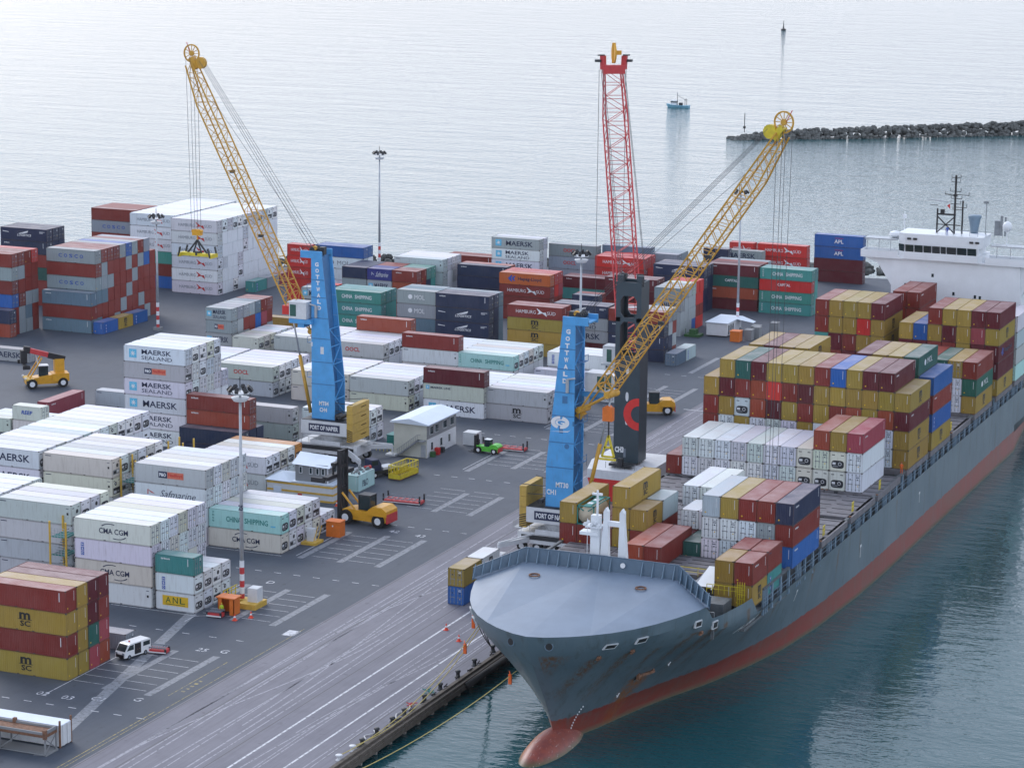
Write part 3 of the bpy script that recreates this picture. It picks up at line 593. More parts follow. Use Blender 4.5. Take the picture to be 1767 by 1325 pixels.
block('white stack behind the right blue tower', -177.2, 469.0, ['WW', 'WW', 'WW'], end='u', text={(0, 1): 'HSD'})
block('low white row behind the right blue tower', -178.5, 465.5, ['W'], end='u')
block('pair of boxes left of the dark tower', -168.7, 454.5, ['WW'], H=H8, L=L20, end='u', text={(0, 1): 'PO', (0, 0): 'MSL'})
block('tall red stack behind the left crane head', -272.7, 530.0, ['rrrrr'], H=H8, L=L20, text={(0, 4): 'HSw', (0, 3): 'HSw', (0, 2): 'HSw'})
block('blue topped stack behind the left crane head', -260.2, 532.0, ['WWWWB', 'WWWWB'], H=H8, end='d', text={(0, 3): 'MOLg'})
block('navy stack left of the violet box', -254.1, 521.0, ['cccN', 'cccN', 'RRRN', 'RRRN'], H=H8, L=L20)
block('violet topped stack in the far left yard', -247.9, 521.0, ['SSSQ', 'SSSQ', 'SSSR', 'SSSR'], H=H8, L=L20, text={(0, 3): 'SAFw', (0, 2): 'MAE'})
block('brick red stack right of the violet box', -241.7, 521.0, ['RROR', 'RRRR', 'NNNT', 'TTTT'], H=H8, L=L20, end='m', text={(0, 3): 'TRI'})
block('pale stack behind the green stack', -240.3, 532.0, ['VVVV', 'WWWW', 'WWWW', 'WWWW'], end='d')
block('mixed stack at the far left edge', -309.5, 464.0, ['RRBRcR', 'ccRRcR', 'cbcRRR', 'RRcRRr'], end='m')
block('low pair before the far left stack', -308.5, 461.4, ['ON'], end='d')
block('navy topped stack at the far left', -322.7, 498.0, ['RRGRNN', 'RRGRNN', 'RRRRNN'], end='d', text={(0, 5): 'BTS', (0, 4): 'TRI'})
block('large grey and red stack left of the tall mast', -296.2, 475.7, ['bRbcRc', 'RRbccR', 'RRRcRR', 'cRRRRR', 'RcRRRc', 'RRcRcB', 'RRRcRc', 'RcRRcR', 'cRRRBc', 'RRRRR'], end='m', pitch=2.5, text={(0, 5): 'COS', (0, 3): 'COS'})
block('slate blue row before the large grey stack', -295.8, 472.95, ['bRb'], end='b', text={(0, 2): 'TRI', (0, 0): 'TRI'})
blocky('low row at the foot of the large grey stack', -295.55, 473.3, ['B', 'Y', 'B'], end='b', text={(0, 0): 'HSD', (1, 0): 'MSC', (2, 0): 'HSD'})
block('huge white stack under the hanging spreader', -295.6, 527.6, ['WWWWWW']*12, end='m', pitch=2.47, text={(0, i): 'HSg' for i in range(6)})
block('white topped stack left of the huge white stack', -308.7, 531.0, ['BRTWWW', 'BRTWWW']+['WWWWWW']*10, end='m', pitch=2.47, text={(0, i): 'HSg' for i in (3, 4, 5)})
block('brick red stack on the far left skyline', -321.5, 534.5, ['RRRRcR', 'RRRRRR', 'RRRRRR', 'RRRRRR'], text={(0, 4): 'COS'})
blocky('low teal row by the huge white stack', -292.4, 535.0, ['T', 'c', 'P'], end='b', text={(0, 0): 'HSD'})
blocky('two boxes on the quay left of the bow', -143.1, 318.9, ['BY'], end='d')
blocky('white box behind the pair left of the bow', -143.1, 325.2, ['WW'], end='u', text={(0, 1): 'MSC'})
blocky('low row right of the navy stack', -173.5, 493.3, ['b', 'V'], end='d', text={(1, 0): 'HSD'})
blocky('open blue box right of the tall forklift mast', -184.9, 371.0, ['t'], H=2.7, text={(0, 0): 'PNO'})
# ship bays, bow to stern
bay('small stack at the ship bow rail', 302.2, {10.8: 'YY', 11.82: 'YR'}, z=9.8, L=L20, H=H9, text={(11.82, 1): 'TRI'})
bay('second small stack at the ship bow rail', 308.45, {10.8: 'RR', 11.82: 'TR'}, z=9.8, L=L20, H=H9, text={(11.82, 0): 'HSD', (11.82, 1): 'PLT'})
bay('low pair amid the fore hatch', 309.2, {5: 'O', 6: 'R'}, z=11.4, H=H9, ends={5: 'b', 6: 'b'})
bay('port side group behind the foremast', 317.7, {0: 'RY', 1: 'R', 2: 'R', 3: 'YYY'}, z=10.9, ends={(0, 0): 'b'})
bay('port side group behind the foremast, inner side', 317.7, {4: 'RY'}, z=10.9, L=L20, ends={(4, 0): 'd'})
bay('rear port side group behind the foremast', 324.0, {4: 'RV'}, z=10.9, L=L20)
bay('maroon and green pair amid the fore deck', 317.7, {6: 'M', 7: 'G'}, z=10.6, H=H8, L=L20)
bay('white topped pair amid the fore deck', 324.0, {6: 'MW', 7: 'GW'}, z=10.6, H=H8, L=L20, ends={6: 'd', 7: 'd'})
bay('three tier starboard fore bay', 317.7, {8: 'WWV', 9: 'WWY', 10: 'WWR', 11: 'WcR', 12: 'BRN'}, z=11.02, ends={(8, 2): 'b', (11, 1): 'd', (12, 1): 'b'}, text={(12, 2): 'TRI', (12, 1): 'TRI', (12, 0): 'TRI'})
bay('white pair behind the fore bay', 331.6, {5: 'WW', 6: 'WW'}, z=11.4)
bay('long white bay amidships', 360.35, {0: 'R', **{c: 'WW' for c in range(1, 8)}, 8: 'CC', 9: 'CCO', 10: 'CCY', 11: 'WWP'}, z=11.37, ends={8: 'u', (9, 0): 'u', (10, 0): 'u', (10, 1): 'u'}, text={(11, 2): 'TRI'})
bay('tall wide bay amidships', 377.1, {0: 'RRRY', 1: 'WWYMY', 2: 'RYVRG', 3: 'WWOOM', 4: 'WWMrY', 5: 'WWYRY', 6: 'WYRMY', 7: 'WWYYR', 8: 'WWRYB', 9: 'RWOYY', 10: 'YYYYM', 11: 'WWOYM', 12: 'YYMY'}, z=11.5, ends={(2, 2): 'u', (12, 0): 'b'}, text={(12, 2): 'TRI', (11, 4): 'TRI'})
bay('second bay behind the tall wide bay', 391.4, {1: 'RRRRY', 2: 'RRRRM', 3: 'YYYYY', 4: 'YYYYY', 5: 'RRRR', 6: 'RRRW', 7: 'RRRW', 8: 'RRRRM', 9: 'YYYYY', 10: 'YYYYY', 11: 'YGGGG', 12: 'YBRB'}, text={(12, 2): 'TRI', (12, 1): 'HSD', (11, 4): 'MOL'})
bay('low bay before the bridge', 421.2, {8: 'RRR', 9: 'RRR', 10: 'RRG', 11: 'WWY', 12: 'YGR'}, text={(12, 2): 'TRI', (12, 1): 'MOL'}, ends={11: 'd'})
bay('left group in the last tall bay', 437.2, {0: 'RRTRR', 1: 'RRMYY', 2: 'RMRYY', 3: 'RRYrY', 4: 'RYYYM'}, text={(4, 4): 'TRI'})
bay('middle group in the last tall bay', 437.2, {6: 'MMMY', 7: 'MMMB'})
bay('right group in the last tall bay', 437.2, {8: 'MMRYR', 9: 'MMRMY', 10: 'MYYYY', 11: 'MMMPM', 12: 'YMMYM'}, text={(12, 2): 'HL', (12, 4): None})
bay('brick red group against the bridge front', 451.6, {4: 'RRRRR', 5: 'RRRRR'}, text={(5, 4): 'TRI'})
bay('pale group at the right picture edge', 451.6, {12: 'tVVW'})
# visibility by casting rays at plain boxes: which containers and which of their faces can be seen at all
def visible():
    vs = []; fs = []
    for d in CONT:
        sx, sy = (d['L'], CW) if not d['rot'] else (CW, d['L'])
        x0, x1 = (d['x']-sx, d['x']) if not d['rot'] else (d['x'], d['x']+sx)
        y0, y1, z0, z1 = d['y'], d['y']+sy, d['z'], d['z']+d['H']; o = len(vs)
        vs += [(x0, y0, z0), (x1, y0, z0), (x1, y1, z0), (x0, y1, z0), (x0, y0, z1), (x1, y0, z1), (x1, y1, z1), (x0, y1, z1)]
        fs += [(o+0, o+1, o+5, o+4), (o+1, o+2, o+6, o+5), (o+4, o+5, o+6, o+7), (o+2, o+3, o+7, o+6), (o+3, o+0, o+4, o+7), (o+0, o+3, o+2, o+1)]
        d['px'] = [0]*6
    tr = BVHTree.FromPolygons(vs, fs); O = Vector((0, 0, CAM_Z))
    s = 1767/1024; step = 1.6*s; u = 0.0
    while u < 1767:
        v = 330.0
        while v < 1325:
            dr = F_+R_*((u-883.5)/FPX)-U_*((v-662.5)/FPX)
            h = tr.ray_cast(O, dr.normalized())
            if h[2] is not None: CONT[h[2]//6]['px'][h[2] % 6] += 2.56
            v += step
        u += step
visible()
dry = sorted([d for d in CONT if d['c'] not in REEFER and sum(d['px']) > 8], key=lambda d: -sum(d['px']))[:298]
ref = sorted([d for d in CONT if d['c'] in REEFER and sum(d['px']) > 8], key=lambda d: -sum(d['px']))[:298]
keep = set(id(d) for d in dry+ref)
print('containers', len(CONT), 'dry', len(dry), 'reefer', len(ref))
NOUN = {0: 'container', 1: 'refrigerated container'}
filler = {}
for d in CONT:
    reef = d['c'] in REEFER; col = COLORS[d['c']]; k = random.uniform(.88, 1.12); j = [random.uniform(.94, 1.06) for _ in range(3)]
    col = tuple(min(.85, max(.005, a*k*b_)) for a, b_ in zip(col, j))
    rz = -math.pi/2 if d['rot'] else 0; loc = (d['x'], d['y'], d['z'])
    if id(d) not in keep:
        sx, sy = (d['L'], CW) if not d['rot'] else (CW, d['L'])
        x0 = d['x']-sx if not d['rot'] else d['x']
        mb = filler.setdefault(d['c'], MB()); mb.box(x0+.03, x0+sx-.03, d['y']+.03, d['y']+sy-.03, d['z']+.02, d['z']+d['H']-.02); continue
    nm = 'refrigerated_container' if reef else 'shipping_container'
    pos, where = d['lab']
    w = CNAME[d['c']]+' container, '+pos
    if reef and len((w+where).split()) < 15: w = w.replace('container', 'refrigerated container')
    lab = w+('in the ' if len((w+where).split()) < 15 else '')+where
    if len(lab.split()) > 16: lab = lab.replace(' tier,', ',').replace('refrigerated ', '')
    lab = ' '.join(lab.split()[:16])
    tot = sum(d['px'])
    if tot < 70:
        e = d['end'] if d['end'] in 'du' else 'b'
        o = link(nm, whole_mesh(d['L'], d['H'], reef, e), None, loc, (0, 0, rz), None, col)
        tag(o, lab, 'container', d['grp'])
    else:
        o = link(nm, frame_mesh(d['L'], d['H']), None, loc, (0, 0, rz), None, tuple(x*.85 for x in col)); tag(o, lab, 'container', d['grp'])
        sv = d['px'][0] if not d['rot'] else d['px'][1]; ev = d['px'][1] if not d['rot'] else d['px'][0]
        sd_ = -1 if not d['rot'] else 1
        link('side_wall', side_mesh(d['L'], d['H'], reef, sd_), o, color=col)
        if d['px'][2] > 0: link('roof', roof_mesh(d['L'], d['H'], reef), o, color=tuple(min(.9, x*1.05) for x in col))
        if d['end'] == 'u': link('refrigeration_unit', unit_mesh(d['H'], random.choice((0, 0, 1, 2)) if not d['rot'] else 0), o, color=tuple(min(.8, x*1.05) for x in col))
        elif d['end'] == 'd':
            for kk in (0, 1): link('door', door_mesh(d['H'], kk, reef), o, color=col)
        else: link('end_wall', endwall_mesh(d['H']), o, color=col)
        if reef or d['rot']:
            pass
    t = d['text']
    if t is None and reef and not d['rot'] and d['px'][0] > 150: t = 'PLT'
    if t:
        L, H = d['L'], d['H']; key = ('tx', t, L, H, d['rot'])
        me = cached(key, lambda: letter_mesh(t, L, H).mesh('lettering', INK))
        if d['rot']: link('lettering', me, o, (-L, CW+.006, 0), (0, 0, math.pi))
        else: link('lettering', me, o, (0, -.006, 0))
for c, mb in filler.items():
    o = link('hidden_containers', mb.mesh('hidden_containers', ['container_paint']), color=COLORS[c]); o['kind'] = 'stuff'; o['label'] = CNAME[c]+' containers buried inside the stacks'

#P2#
# ================================================================== SETTING
WATER_Z = -1.8
mb = MB(); mb.quad((-5000, -500, WATER_Z), (4000, -500, WATER_Z), (4000, 7000, WATER_Z), (-5000, 7000, WATER_Z)); struct('harbour_water', mb, 'harbour_water')
hm = bpy.data.materials.new('sea_haze'); hm.use_nodes = True; hn = hm.node_tree; hn.nodes.remove(hn.nodes['Principled BSDF'])
pv = hn.nodes.new('ShaderNodeVolumePrincipled'); pv.inputs['Color'].default_value = (.93, .95, 1.0, 1); pv.inputs['Density'].default_value = .000022; pv.inputs['Anisotropy'].default_value = .3
hn.links.new(pv.outputs[0], hn.nodes['Material Output'].inputs['Volume']); MATS['sea_haze'] = hm
mb = MB(); mb.box(-5050, 4050, -550, 7050, -12, 106); o = link('haze', mb.mesh('haze', ['sea_haze'])); o['kind'] = 'stuff'; o['label'] = 'thin pale sea haze over the harbour'
shore = [(-700, 520), (-440, 545), (-400, 552), (-345, 560), (-300, 573), (-280, 588), (-230, 606), (-190, 618), (-155, 626), (-127, 630), (-60, 640), (200, 660)]
# yard slab: a real block of land with a vertical face towards the basin
mb = MB(); top = [(-700, 120, 0), (-154.9, 120, 0), (-154.9, 604, 0), (-155, 622, 0)]+[(x, y, 0) for x, y in reversed(shore[:8])]
mb.poly(top); mb.add([(p[0], p[1], p[2]-3) for p in top]+top, [(i, (i+1) % len(top), len(top)+(i+1) % len(top), len(top)+i) for i in range(len(top))]); struct('yard_ground', mb, 'asphalt')
mb = MB(); mb.box(-154.9, -127.3, 120, 604, -.9, .004); struct('wharf', mb, 'wharf_deck')
mb = MB(); mb.box(-154.9, -40, 604, 628, -3, .0); mb.box(-154.9, 250, 590, 625, -4, -.3); struct('basin_end_ground', mb, 'asphalt')
# ground markings, a few millimetres proud of the paving
def strip(mb, x0, y0, x1, y1, w, z=.008, mi=0):
    d = Vector((x1-x0, y1-y0, 0)); n = Vector((-d.y, d.x, 0)).normalized()*w/2
    L = d.length; k = max(1, int(L/12)); p = Vector((x0, y0, z))
    mb.quad(tuple(p-n), tuple(p+d-n), tuple(p+d+n), tuple(p+n), mi)
white, faded, yel, groove = MB(), MB(), MB(), MB()
def curve(mb, pts, w, z=.008):
    for a, b_ in zip(pts[:-1], pts[1:]): strip(mb, a[0], a[1], b_[0], b_[1], w, z)
for y, x0, x1, n in ((259.2, -175.5, -156.5, 7), (291.7, -177, -160.8, 5), (323.0, -178, -156.2, 8), (354.6, -180, -156.6, 9), (387.5, -176, -157, 7), (420.0, -182, -158, 9), (452, -180, -158, 8), (485, -170, -156, 5)):
    for i in range(n):
        x = x0+(x1-x0)*i/(n-1); strip(white, x-.55, y, x+.55, y, .16)
for x in (-166.3, -160.2):
    for y0, y1 in ((267, 284.5), (299.5, 316), (331.8, 348.3), (364.8, 378), (397, 411), (428, 444), (456, 474), (488, 506)): strip(faded, x, y0, x, y1, 1.05)
strip(faded, -172.6, 299, -160.2, 243, 1.5, .006); strip(faded, -172.6, 299, -175, 310, 1.5, .006)
for x in (-172.6,):
    for y0, y1 in ((303, 316), (331.5, 348), (392, 411), (428, 446)): strip(faded, x, y0, x, y1, 1.0); strip(white, x-1.1, y0+1, x-1.1, y1, .12)
for yb in (267, 299.5, 331.8, 364.8, 397, 428, 456):
    for i in range(6):
        y = yb+1.5+i*2.6
        strip(white, -165.6, y, -161.2, y, .10, .007); strip(white, -171.6, y, -167.2, y, .10, .007)
strip(white, -171.8, 262, -171.8, 279.5, .13); strip(white, -171.8, 296.5, -171.8, 299.6, .13); strip(white, -171.7, 299.2, -169.5, 300.6, .13); strip(white, -185, 299.3, -171.7, 299.3, .13)
strip(white, -175.6, 331.4, -190, 331.4, .13)
strip(yel, -156.2, 236, -156.2, 262, .14); strip(yel, -155.6, 240, -155.6, 300, .10); strip(yel, -157.8, 268, -157.8, 283, .12)
for i in range(5): put = strip(yel, -157.0+.0*i, 270+1.1*i, -157.0, 270.45+1.1*i, .5)
strip(white, -156.3, 296.4, -156.3, 298.8, 1.7); strip(white, -156.1, 455, -152, 455, .3)
for x, s in ((-175.5, '33'), (-170.5, 'C1'), (-166.3, 'G3')): pass
for i, (x, y, s) in enumerate(((-172.2, 262.4, '02'), (-168.6, 262.3, '03'), (-165.0, 263.4, 'C1'), (-160.4, 265.2, 'G'), (-170.3, 318.2, 'D'), (-166.6, 351.2, '42'), (-161.9, 350.4, '43'), (-163.3, 286.2, '25'), (-160.3, 286.7, 'G'))):
    vs, fs, tw, th = text_geo(s, .0); k = 1.0/th
    white.add([(x+v[0]*k*1.2, y+v[1]*k*1.3, .009) for v in vs], fs)
# white quay lines and crane tyre scuffs that curve and cross
strip(white, -138.6, 225, -139.2, 560, .28, .010); strip(white, -132.8, 225, -133.2, 470, .26, .010)
for x, w in ((-152.6, .22), (-151.6, .18), (-149.6, .20), (-148.9, .16), (-146.2, .20), (-145.3, .16), (-143.9, .22), (-143.1, .16)):
    ph = random.uniform(0, 6)
    curve(groove, [(x+1.0*math.sin(ph+i*.16), 225+i*9, 0) for i in range(34)], w, .008)
for (xa, ya, xb, yb_, w) in ((-151.8, 245, -144.4, 300, .22), (-144.2, 262, -149.2, 345, .2), (-150.8, 300, -143.2, 352, .2), (-137.6, 240, -134.6, 300, .18), (-137.2, 262, -132.2, 312, .14), (-148.8, 350, -153.2, 440, .25), (-143.8, 340, -151.8, 430, .2), (-152.8, 400, -146, 470, .2)):
    curve(groove, [(xa+(xb-xa)*(3*(i/12)**2-2*(i/12)**3), ya+(yb_-ya)*i/12, 0) for i in range(13)], w, .009)
for x in (-136.2, -135.3, -131.4, -130.6):
    curve(groove, [(x+.5*math.sin(i*.3+x), 225+i*9, 0) for i in range(30)], .14, .007)
for mbx, nm, mt in ((white, 'white_markings', 'paint_white'), (faded, 'faded_markings', 'paint_faded'), (yel, 'yellow_markings', 'paint_yellow'), (groove, 'tyre_scuff_markings', 'rail_groove')):
    struct('road_markings' if nm == 'white_markings' else nm, mbx, mt)
mb = MB()
for i in range(26): x = -153.5+.1*random.random(); mb.box(-154.5, -152.9, 160+i*17.3, 160+i*17.3+.5, .0, .012)
# gentle darker paving seams on the wharf
mb = MB()
for x in (-154.6, -150.2, -141.2, -130.2): strip(mb, x, 150, x, 600, .12, .006)
struct('paving_seams', mb, 'dark_steel')

# timber edge, bollards, piles, fenders
W = thing('wharf_edge', 'dark timber edge beam of the wharf with walings and rubber hoses', 'wharf edge', (-127.2, 300, 0))
def local(name, mb, mats, root, smooth=False):
    o = part(name, mb, mats, root, smooth); o.matrix_parent_inverse = Matrix.Translation(-root.location) if not root.rotation_euler.z else (Matrix.Translation(root.location) @ Matrix.Rotation(root.rotation_euler.z, 4, 'Z')).inverted()
    return o
for i in range(38):
    y = 222+i*6.05; mb = MB()
    mb.box(-127.85, -127.35, y, y+6.0, .0, .34); local('kerb_timber', mb, 'timber', W)
    if i < 36:
        mb = MB(); mb.box(-127.28, -126.75, y, y+5.98, -.95, -.35); mb.box(-127.29, -126.9, y, y+5.98, -.33, .05); local('waling', mb, 'timber', W)
for k, (y0, y1) in enumerate(((288, 300), (302, 318))):
    mb = MB(); mb.cyl((-126.5, (y0+y1)/2, -.35), (0, 1, 0), .45, y1-y0, 10); local('rubber_fender', mb, 'black_rubber', W, True)
for i in range(60):
    mb = MB(); y = 224+i*4.0
    mb.bar((-127.7, y, -6), (-127.7, y, -.95), .42, .42); 
    o = tag(link('wharf_pile', mb.mesh('wharf_pile', ['concrete_pile'])), 'square concrete pile holding up the wharf edge over the water', 'pile', 'piles under the wharf edge')
    if y < 288:
        mb = MB(); mb.bar((-129.6, y+2, -6), (-129.6, y+2, -.95), .42, .42); tag(link('wharf_pile', mb.mesh('wharf_pile', ['concrete_pile'])), 'square concrete pile in the second row under the wharf', 'pile', 'inner piles under the wharf')
bolw = ['under the ship bow flare', 'second from the ship bow', 'third from the ship bow', 'fourth from the ship bow', 'fifth from the ship bow', 'beside the coiled white hose end', 'third from the picture edge', 'second from the picture edge', 'nearest the picture edge']
def bollard(x, y, lab, r=.28):
    mb = MB(); mb.lathe((0, 0, 0), [(r*1.5, 0), (r*1.5, .08), (r, .12), (r*.85, .62), (r*1.25, .70), (r*1.25, .86), (r*.9, .95)], 10)
    o = link('mooring_bollard', mb.mesh('mooring_bollard', ['dark_steel'], True), None, (x, y, 0)); tag(o, lab, 'bollard', 'mooring bollards along the wharf edge')
for (x, y), w in zip(((-128.7, 301.2), (-128.5, 294.8), (-128.5, 289.6), (-128.4, 284), (-128.3, 279.1), (-128.3, 273.3), (-128.2, 269.8), (-128.2, 265.5), (-128.1, 261.4)), bolw): bollard(x, y, 'rusty dark mooring bollard on the wharf edge, '+w)
for y in (255.8, 259.3):
    mb = MB(); mb.lathe((0, 0, 0), [(.4, 0), (.4, .1), (.22, .2), (.25, .55), (.42, .6), (.42, .7), (.1, .74)], 10); tag(link('mushroom_bollard', mb.mesh('mushroom_bollard', ['crane_white'], True), None, (-128.3, y, 0)), 'pale capped bollard at the bottom picture edge of the wharf, '+('nearer the camera' if y < 257 else 'further from the camera'), 'bollard')
for (xs, lab) in (((262.5, 266.5), 'white hose curling on the wharf edge near the bottom of the picture'), ((270.3, 276.5), 'white hose lying between two bollards on the wharf edge')):
    mb = MB(); y0, y1 = xs; pts = [(-128.9+.35*math.sin(i*1.1), y0+(y1-y0)*i/9, .14) for i in range(10)]
    for a, b_ in zip(pts[:-1], pts[1:]): mb.bar(a, b_, .16, None, 0, 6)
    tag(link('water_hose', mb.mesh('water_hose', ['rope_white'])), lab, 'hose')
def pile_of(name, x, y, col, lab, n=14):
    mb = MB()
    for i in range(n):
        a = random.uniform(0, 6.28); r = random.uniform(0, .7); p = Vector((r*math.cos(a), r*math.sin(a)*1.4, .1+.3*random.random())); q = p+Vector((random.uniform(-.7, .7), random.uniform(-.7, .7), random.uniform(-.1, .25)))
        mb.bar(p, q, .13, None, 0, 5)
    tag(link(name, mb.mesh(name, [col]), None, (x, y, 0)), lab, 'hose')
pile_of('hose_heap', -128.9, 282, 'ink_teal', 'heap of green hose on the wharf edge'); pile_of('hose_heap', -129.0, 276.8, 'crane_red', 'red hose gear heaped beside a bollard on the wharf edge', 9)
for i in range(26):
    y = 258+i*1.75+random.uniform(-.3, .3); 
    if i % 2: mb = MB(); mb.bar((0, 0, .1), (random.uniform(-.3, .3), 1.2, .15), .16, None, 0, 6); mb.bar((0, 0, .2), (.4, .3, .2), .12, None, 0, 6); tag(link('scrap_timber', mb.mesh('scrap_timber', ['black_rubber']), None, (-127.95, y, .3)), 'black fender rubber lying along the wharf kerb', 'fender rubber', 'black rubbers lying on the wharf kerb')

# rubble mole, rocks behind the ship and along the far shore
def rocks(name, lab, pts, w, h, n, s0, s1, seed, kind='stuff'):
    rnd = random.Random(seed); mb = MB()
    segs = list(zip(pts[:-1], pts[1:])); tot = sum(math.hypot(b_[0]-a[0], b_[1]-a[1]) for a, b_ in segs)
    for a, b_ in segs:
        L = math.hypot(b_[0]-a[0], b_[1]-a[1]); k = int(n*L/tot)
        nx, ny = -(b_[1]-a[1])/L, (b_[0]-a[0])/L
        for i in range(k):
            t = rnd.random(); u = rnd.uniform(-1, 1); hh = a[2]+(b_[2]-a[2])*t
            z = WATER_Z-.5+(hh-WATER_Z)*(1-abs(u)**1.3)+rnd.uniform(-.3, .5)
            c = Vector((a[0]+(b_[0]-a[0])*t+nx*w*u, a[1]+(b_[1]-a[1])*t+ny*w*u, z)); s = rnd.uniform(s0, s1)
            vs = []
            for dz, r in ((-.6, .75), (.15, 1.0), (.7, .55)):
                a0 = rnd.random()*6
                for q in range(5): an = a0*.0+q*1.2566+rnd.uniform(-.3, .3); vs.append((c.x+s*r*math.cos(an)*rnd.uniform(.7, 1.2), c.y+s*r*math.sin(an)*rnd.uniform(.7, 1.2), c.z+s*dz*rnd.uniform(.7, 1.1)))
            fs = [(q, (q+1) % 5, 5+(q+1) % 5, 5+q) for q in range(5)]+[(5+q, 5+(q+1) % 5, 10+(q+1) % 5, 10+q) for q in range(5)]+[(10, 11, 12, 13, 14)]
            mb.add(vs, fs)
    o = link(name, mb.mesh(name, ['rubble_rock'])); o['kind'] = kind; o['label'] = lab
rocks('breakwater_rocks', 'grey rubble rocks heaped into a long breakwater in the open sea', [(-301, 922, -1.6), (-293, 927, .4), (-280, 936, 1.4), (-255, 953, 2.2), (-205, 993, 3.0), (-140, 1048, 3.4), (-40, 1132, 3.6)], 4.2, 4, 3600, .5, 1.25, 3)
rocks('shore_rocks', 'dark rubble rocks lining the shore behind the yard', [(-440, 550, 1.2), (-345, 565, 1.2), (-300, 580, 1.4), (-280, 594, 1.4), (-230, 612, 1.6), (-155, 633, 2.2), (-127, 636, 2.6), (-60, 645, 3)], 3.5, 3, 1300, .5, 1.3, 4)
rocks('basin_rocks', 'dark rubble rocks in the basin corner behind the ship', [(-127, 606, 1.2), (-20, 612, 1.2)], 4, 3, 400, .5, 1.2, 5)
B_ = thing('beacon_mast', 'thin dark beacon mast on the tip of the breakwater', 'beacon', (-296.6, 926, 0.5))
mb = MB(); mb.bar((-296.6, 926, .5), (-296.6, 926, 7.5), .22); local('mast', mb, 'ship_black', B_); mb = MB(); mb.box(-297, -296.2, 925.6, 926.4, 2, 2.8); local('lantern', mb, 'ship_black', B_)
Y_ = thing('navigation_buoy', 'small dark navigation buoy far out on the sea', 'buoy', (-460.5, 1508, WATER_Z))
mb = MB(); mb.lathe((-460.5, 1508, WATER_Z), [(1.1, -.6), (1.5, .2), (1.4, .9), (.5, 1.1)], 12); local('float', mb, 'ship_black', Y_)
mb = MB(); mb.bar((-460.5, 1508, WATER_Z+1), (-460.5, 1508, WATER_Z+5.2), .7, None, 0, 4, .25); mb.lathe((-460.5, 1508, WATER_Z+5.0), [(.1, 0), (.4, .3), (.05, .8)], 8); local('tower', mb, 'dark_steel', Y_)
# fishing boat, bow to the left
bx, by = -358, 1027.5
F = thing('fishing_boat', 'small pale blue fishing boat with a mast and gantry crossing the sea', 'boat', (bx, by, WATER_Z), 0)
mb = MB(); prof = [(-5.2, 0, 1.5, .9), (-4.4, .9, 1.35, 0), (-2.5, 1.5, 1.1, -.3), (0, 1.65, .95, -.3), (3, 1.6, .95, -.3), (4.8, 1.4, 1.05, -.2)]
vs = []; 
for (x, hw, zt, zb) in prof: vs += [(bx+x, by-hw, WATER_Z+zt), (bx+x, by-hw*.7, WATER_Z+zb), (bx+x, by+hw*.7, WATER_Z+zb), (bx+x, by+hw, WATER_Z+zt)]
fs = [];
for i in range(len(prof)-1):
    for j in range(3): fs.append((4*i+j, 4*i+j+1, 4*i+j+5, 4*i+j+4))
    fs.append((4*i+3, 4*i, 4*i+4, 4*i+7))
fs.append((20, 21, 22, 23)); mb.add(vs, fs); local('hull', mb, 'boat_blue', F)
mb = MB(); mb.box(bx-3.0, bx-.6, by-1.0, by+1.0, WATER_Z+1, WATER_Z+2.9); local('wheelhouse', mb, 'ship_white', F)
mb = MB(); mb.box(bx-3.05, bx-.55, by-1.03, by+1.03, WATER_Z+2.0, WATER_Z+2.5); local('window', mb, 'glass_dark', F)
mb = MB(); mb.bar((bx-.4, by, WATER_Z+1), (bx-.4, by, WATER_Z+6), .16); mb.bar((bx-.4, by, WATER_Z+5), (bx+3.4, by, WATER_Z+3), .1); local('mast', mb, 'dark_steel', F)
mb = MB(); mb.bar((bx+3.3, by-1.1, WATER_Z+.9), (bx+3.3, by-1.1, WATER_Z+3.6), .18); mb.bar((bx+3.3, by+1.1, WATER_Z+.9), (bx+3.3, by+1.1, WATER_Z+3.6), .18); mb.bar((bx+3.3, by-1.1, WATER_Z+3.5), (bx+3.3, by+1.1, WATER_Z+3.5), .2); mb.box(bx+.4, bx+1.8, by-.5, by+.5, WATER_Z+.9, WATER_Z+2.0); local('gantry', mb, 'dark_steel', F)

# ================================================================== THE SHIP
XC = -109.9
S = thing('container_ship', 'large grey blue container ship lettered HEBE moored at the wharf', 'ship', (XC, 390, WATER_Z))
Tl = [0, .5, 1, 2, 3.5, 5.5, 8, 11, 14.5, 18.5, 21, 23.5, 26, 30, 34.5, 37, 41, 50, 62, 79, 95, 120, 150, 185, 215, 238]
def interp(tab, x):
    if x <= tab[0][0]: return tab[0][1]
    for (a, fa), (b_, fb) in zip(tab[:-1], tab[1:]):
        if x <= b_: return fa+(fb-fa)*(x-a)/(b_-a)
    return tab[-1][1]
STEM = [(-9, 275), (-1.8, 275.6), (0, 275.5), (1.6, 274.8), (5, 272.6), (7.7, 270.6), (10, 268.9), (12, 267.6), (12.6, 267.4), (14, 266.9)]
DK = [(0, 0), (.5, 1.9), (1, 2.9), (2, 4.6), (3.5, 6.5), (5.5, 8.5), (8, 10.3), (11, 11.9), (14.5, 13.3), (18.5, 14.6), (23.5, 15.6), (30, 16.05), (34.5, 16.1), (300, 16.1)]
WLN = [(0, 0), (2, .7), (5, 1.6), (8, 2.5), (17, 4.6), (22.6, 6.3), (31.6, 9.4), (41, 11.8), (50, 13.6), (62, 14.9), (79, 15.8), (95, 16.1), (300, 16.1)]
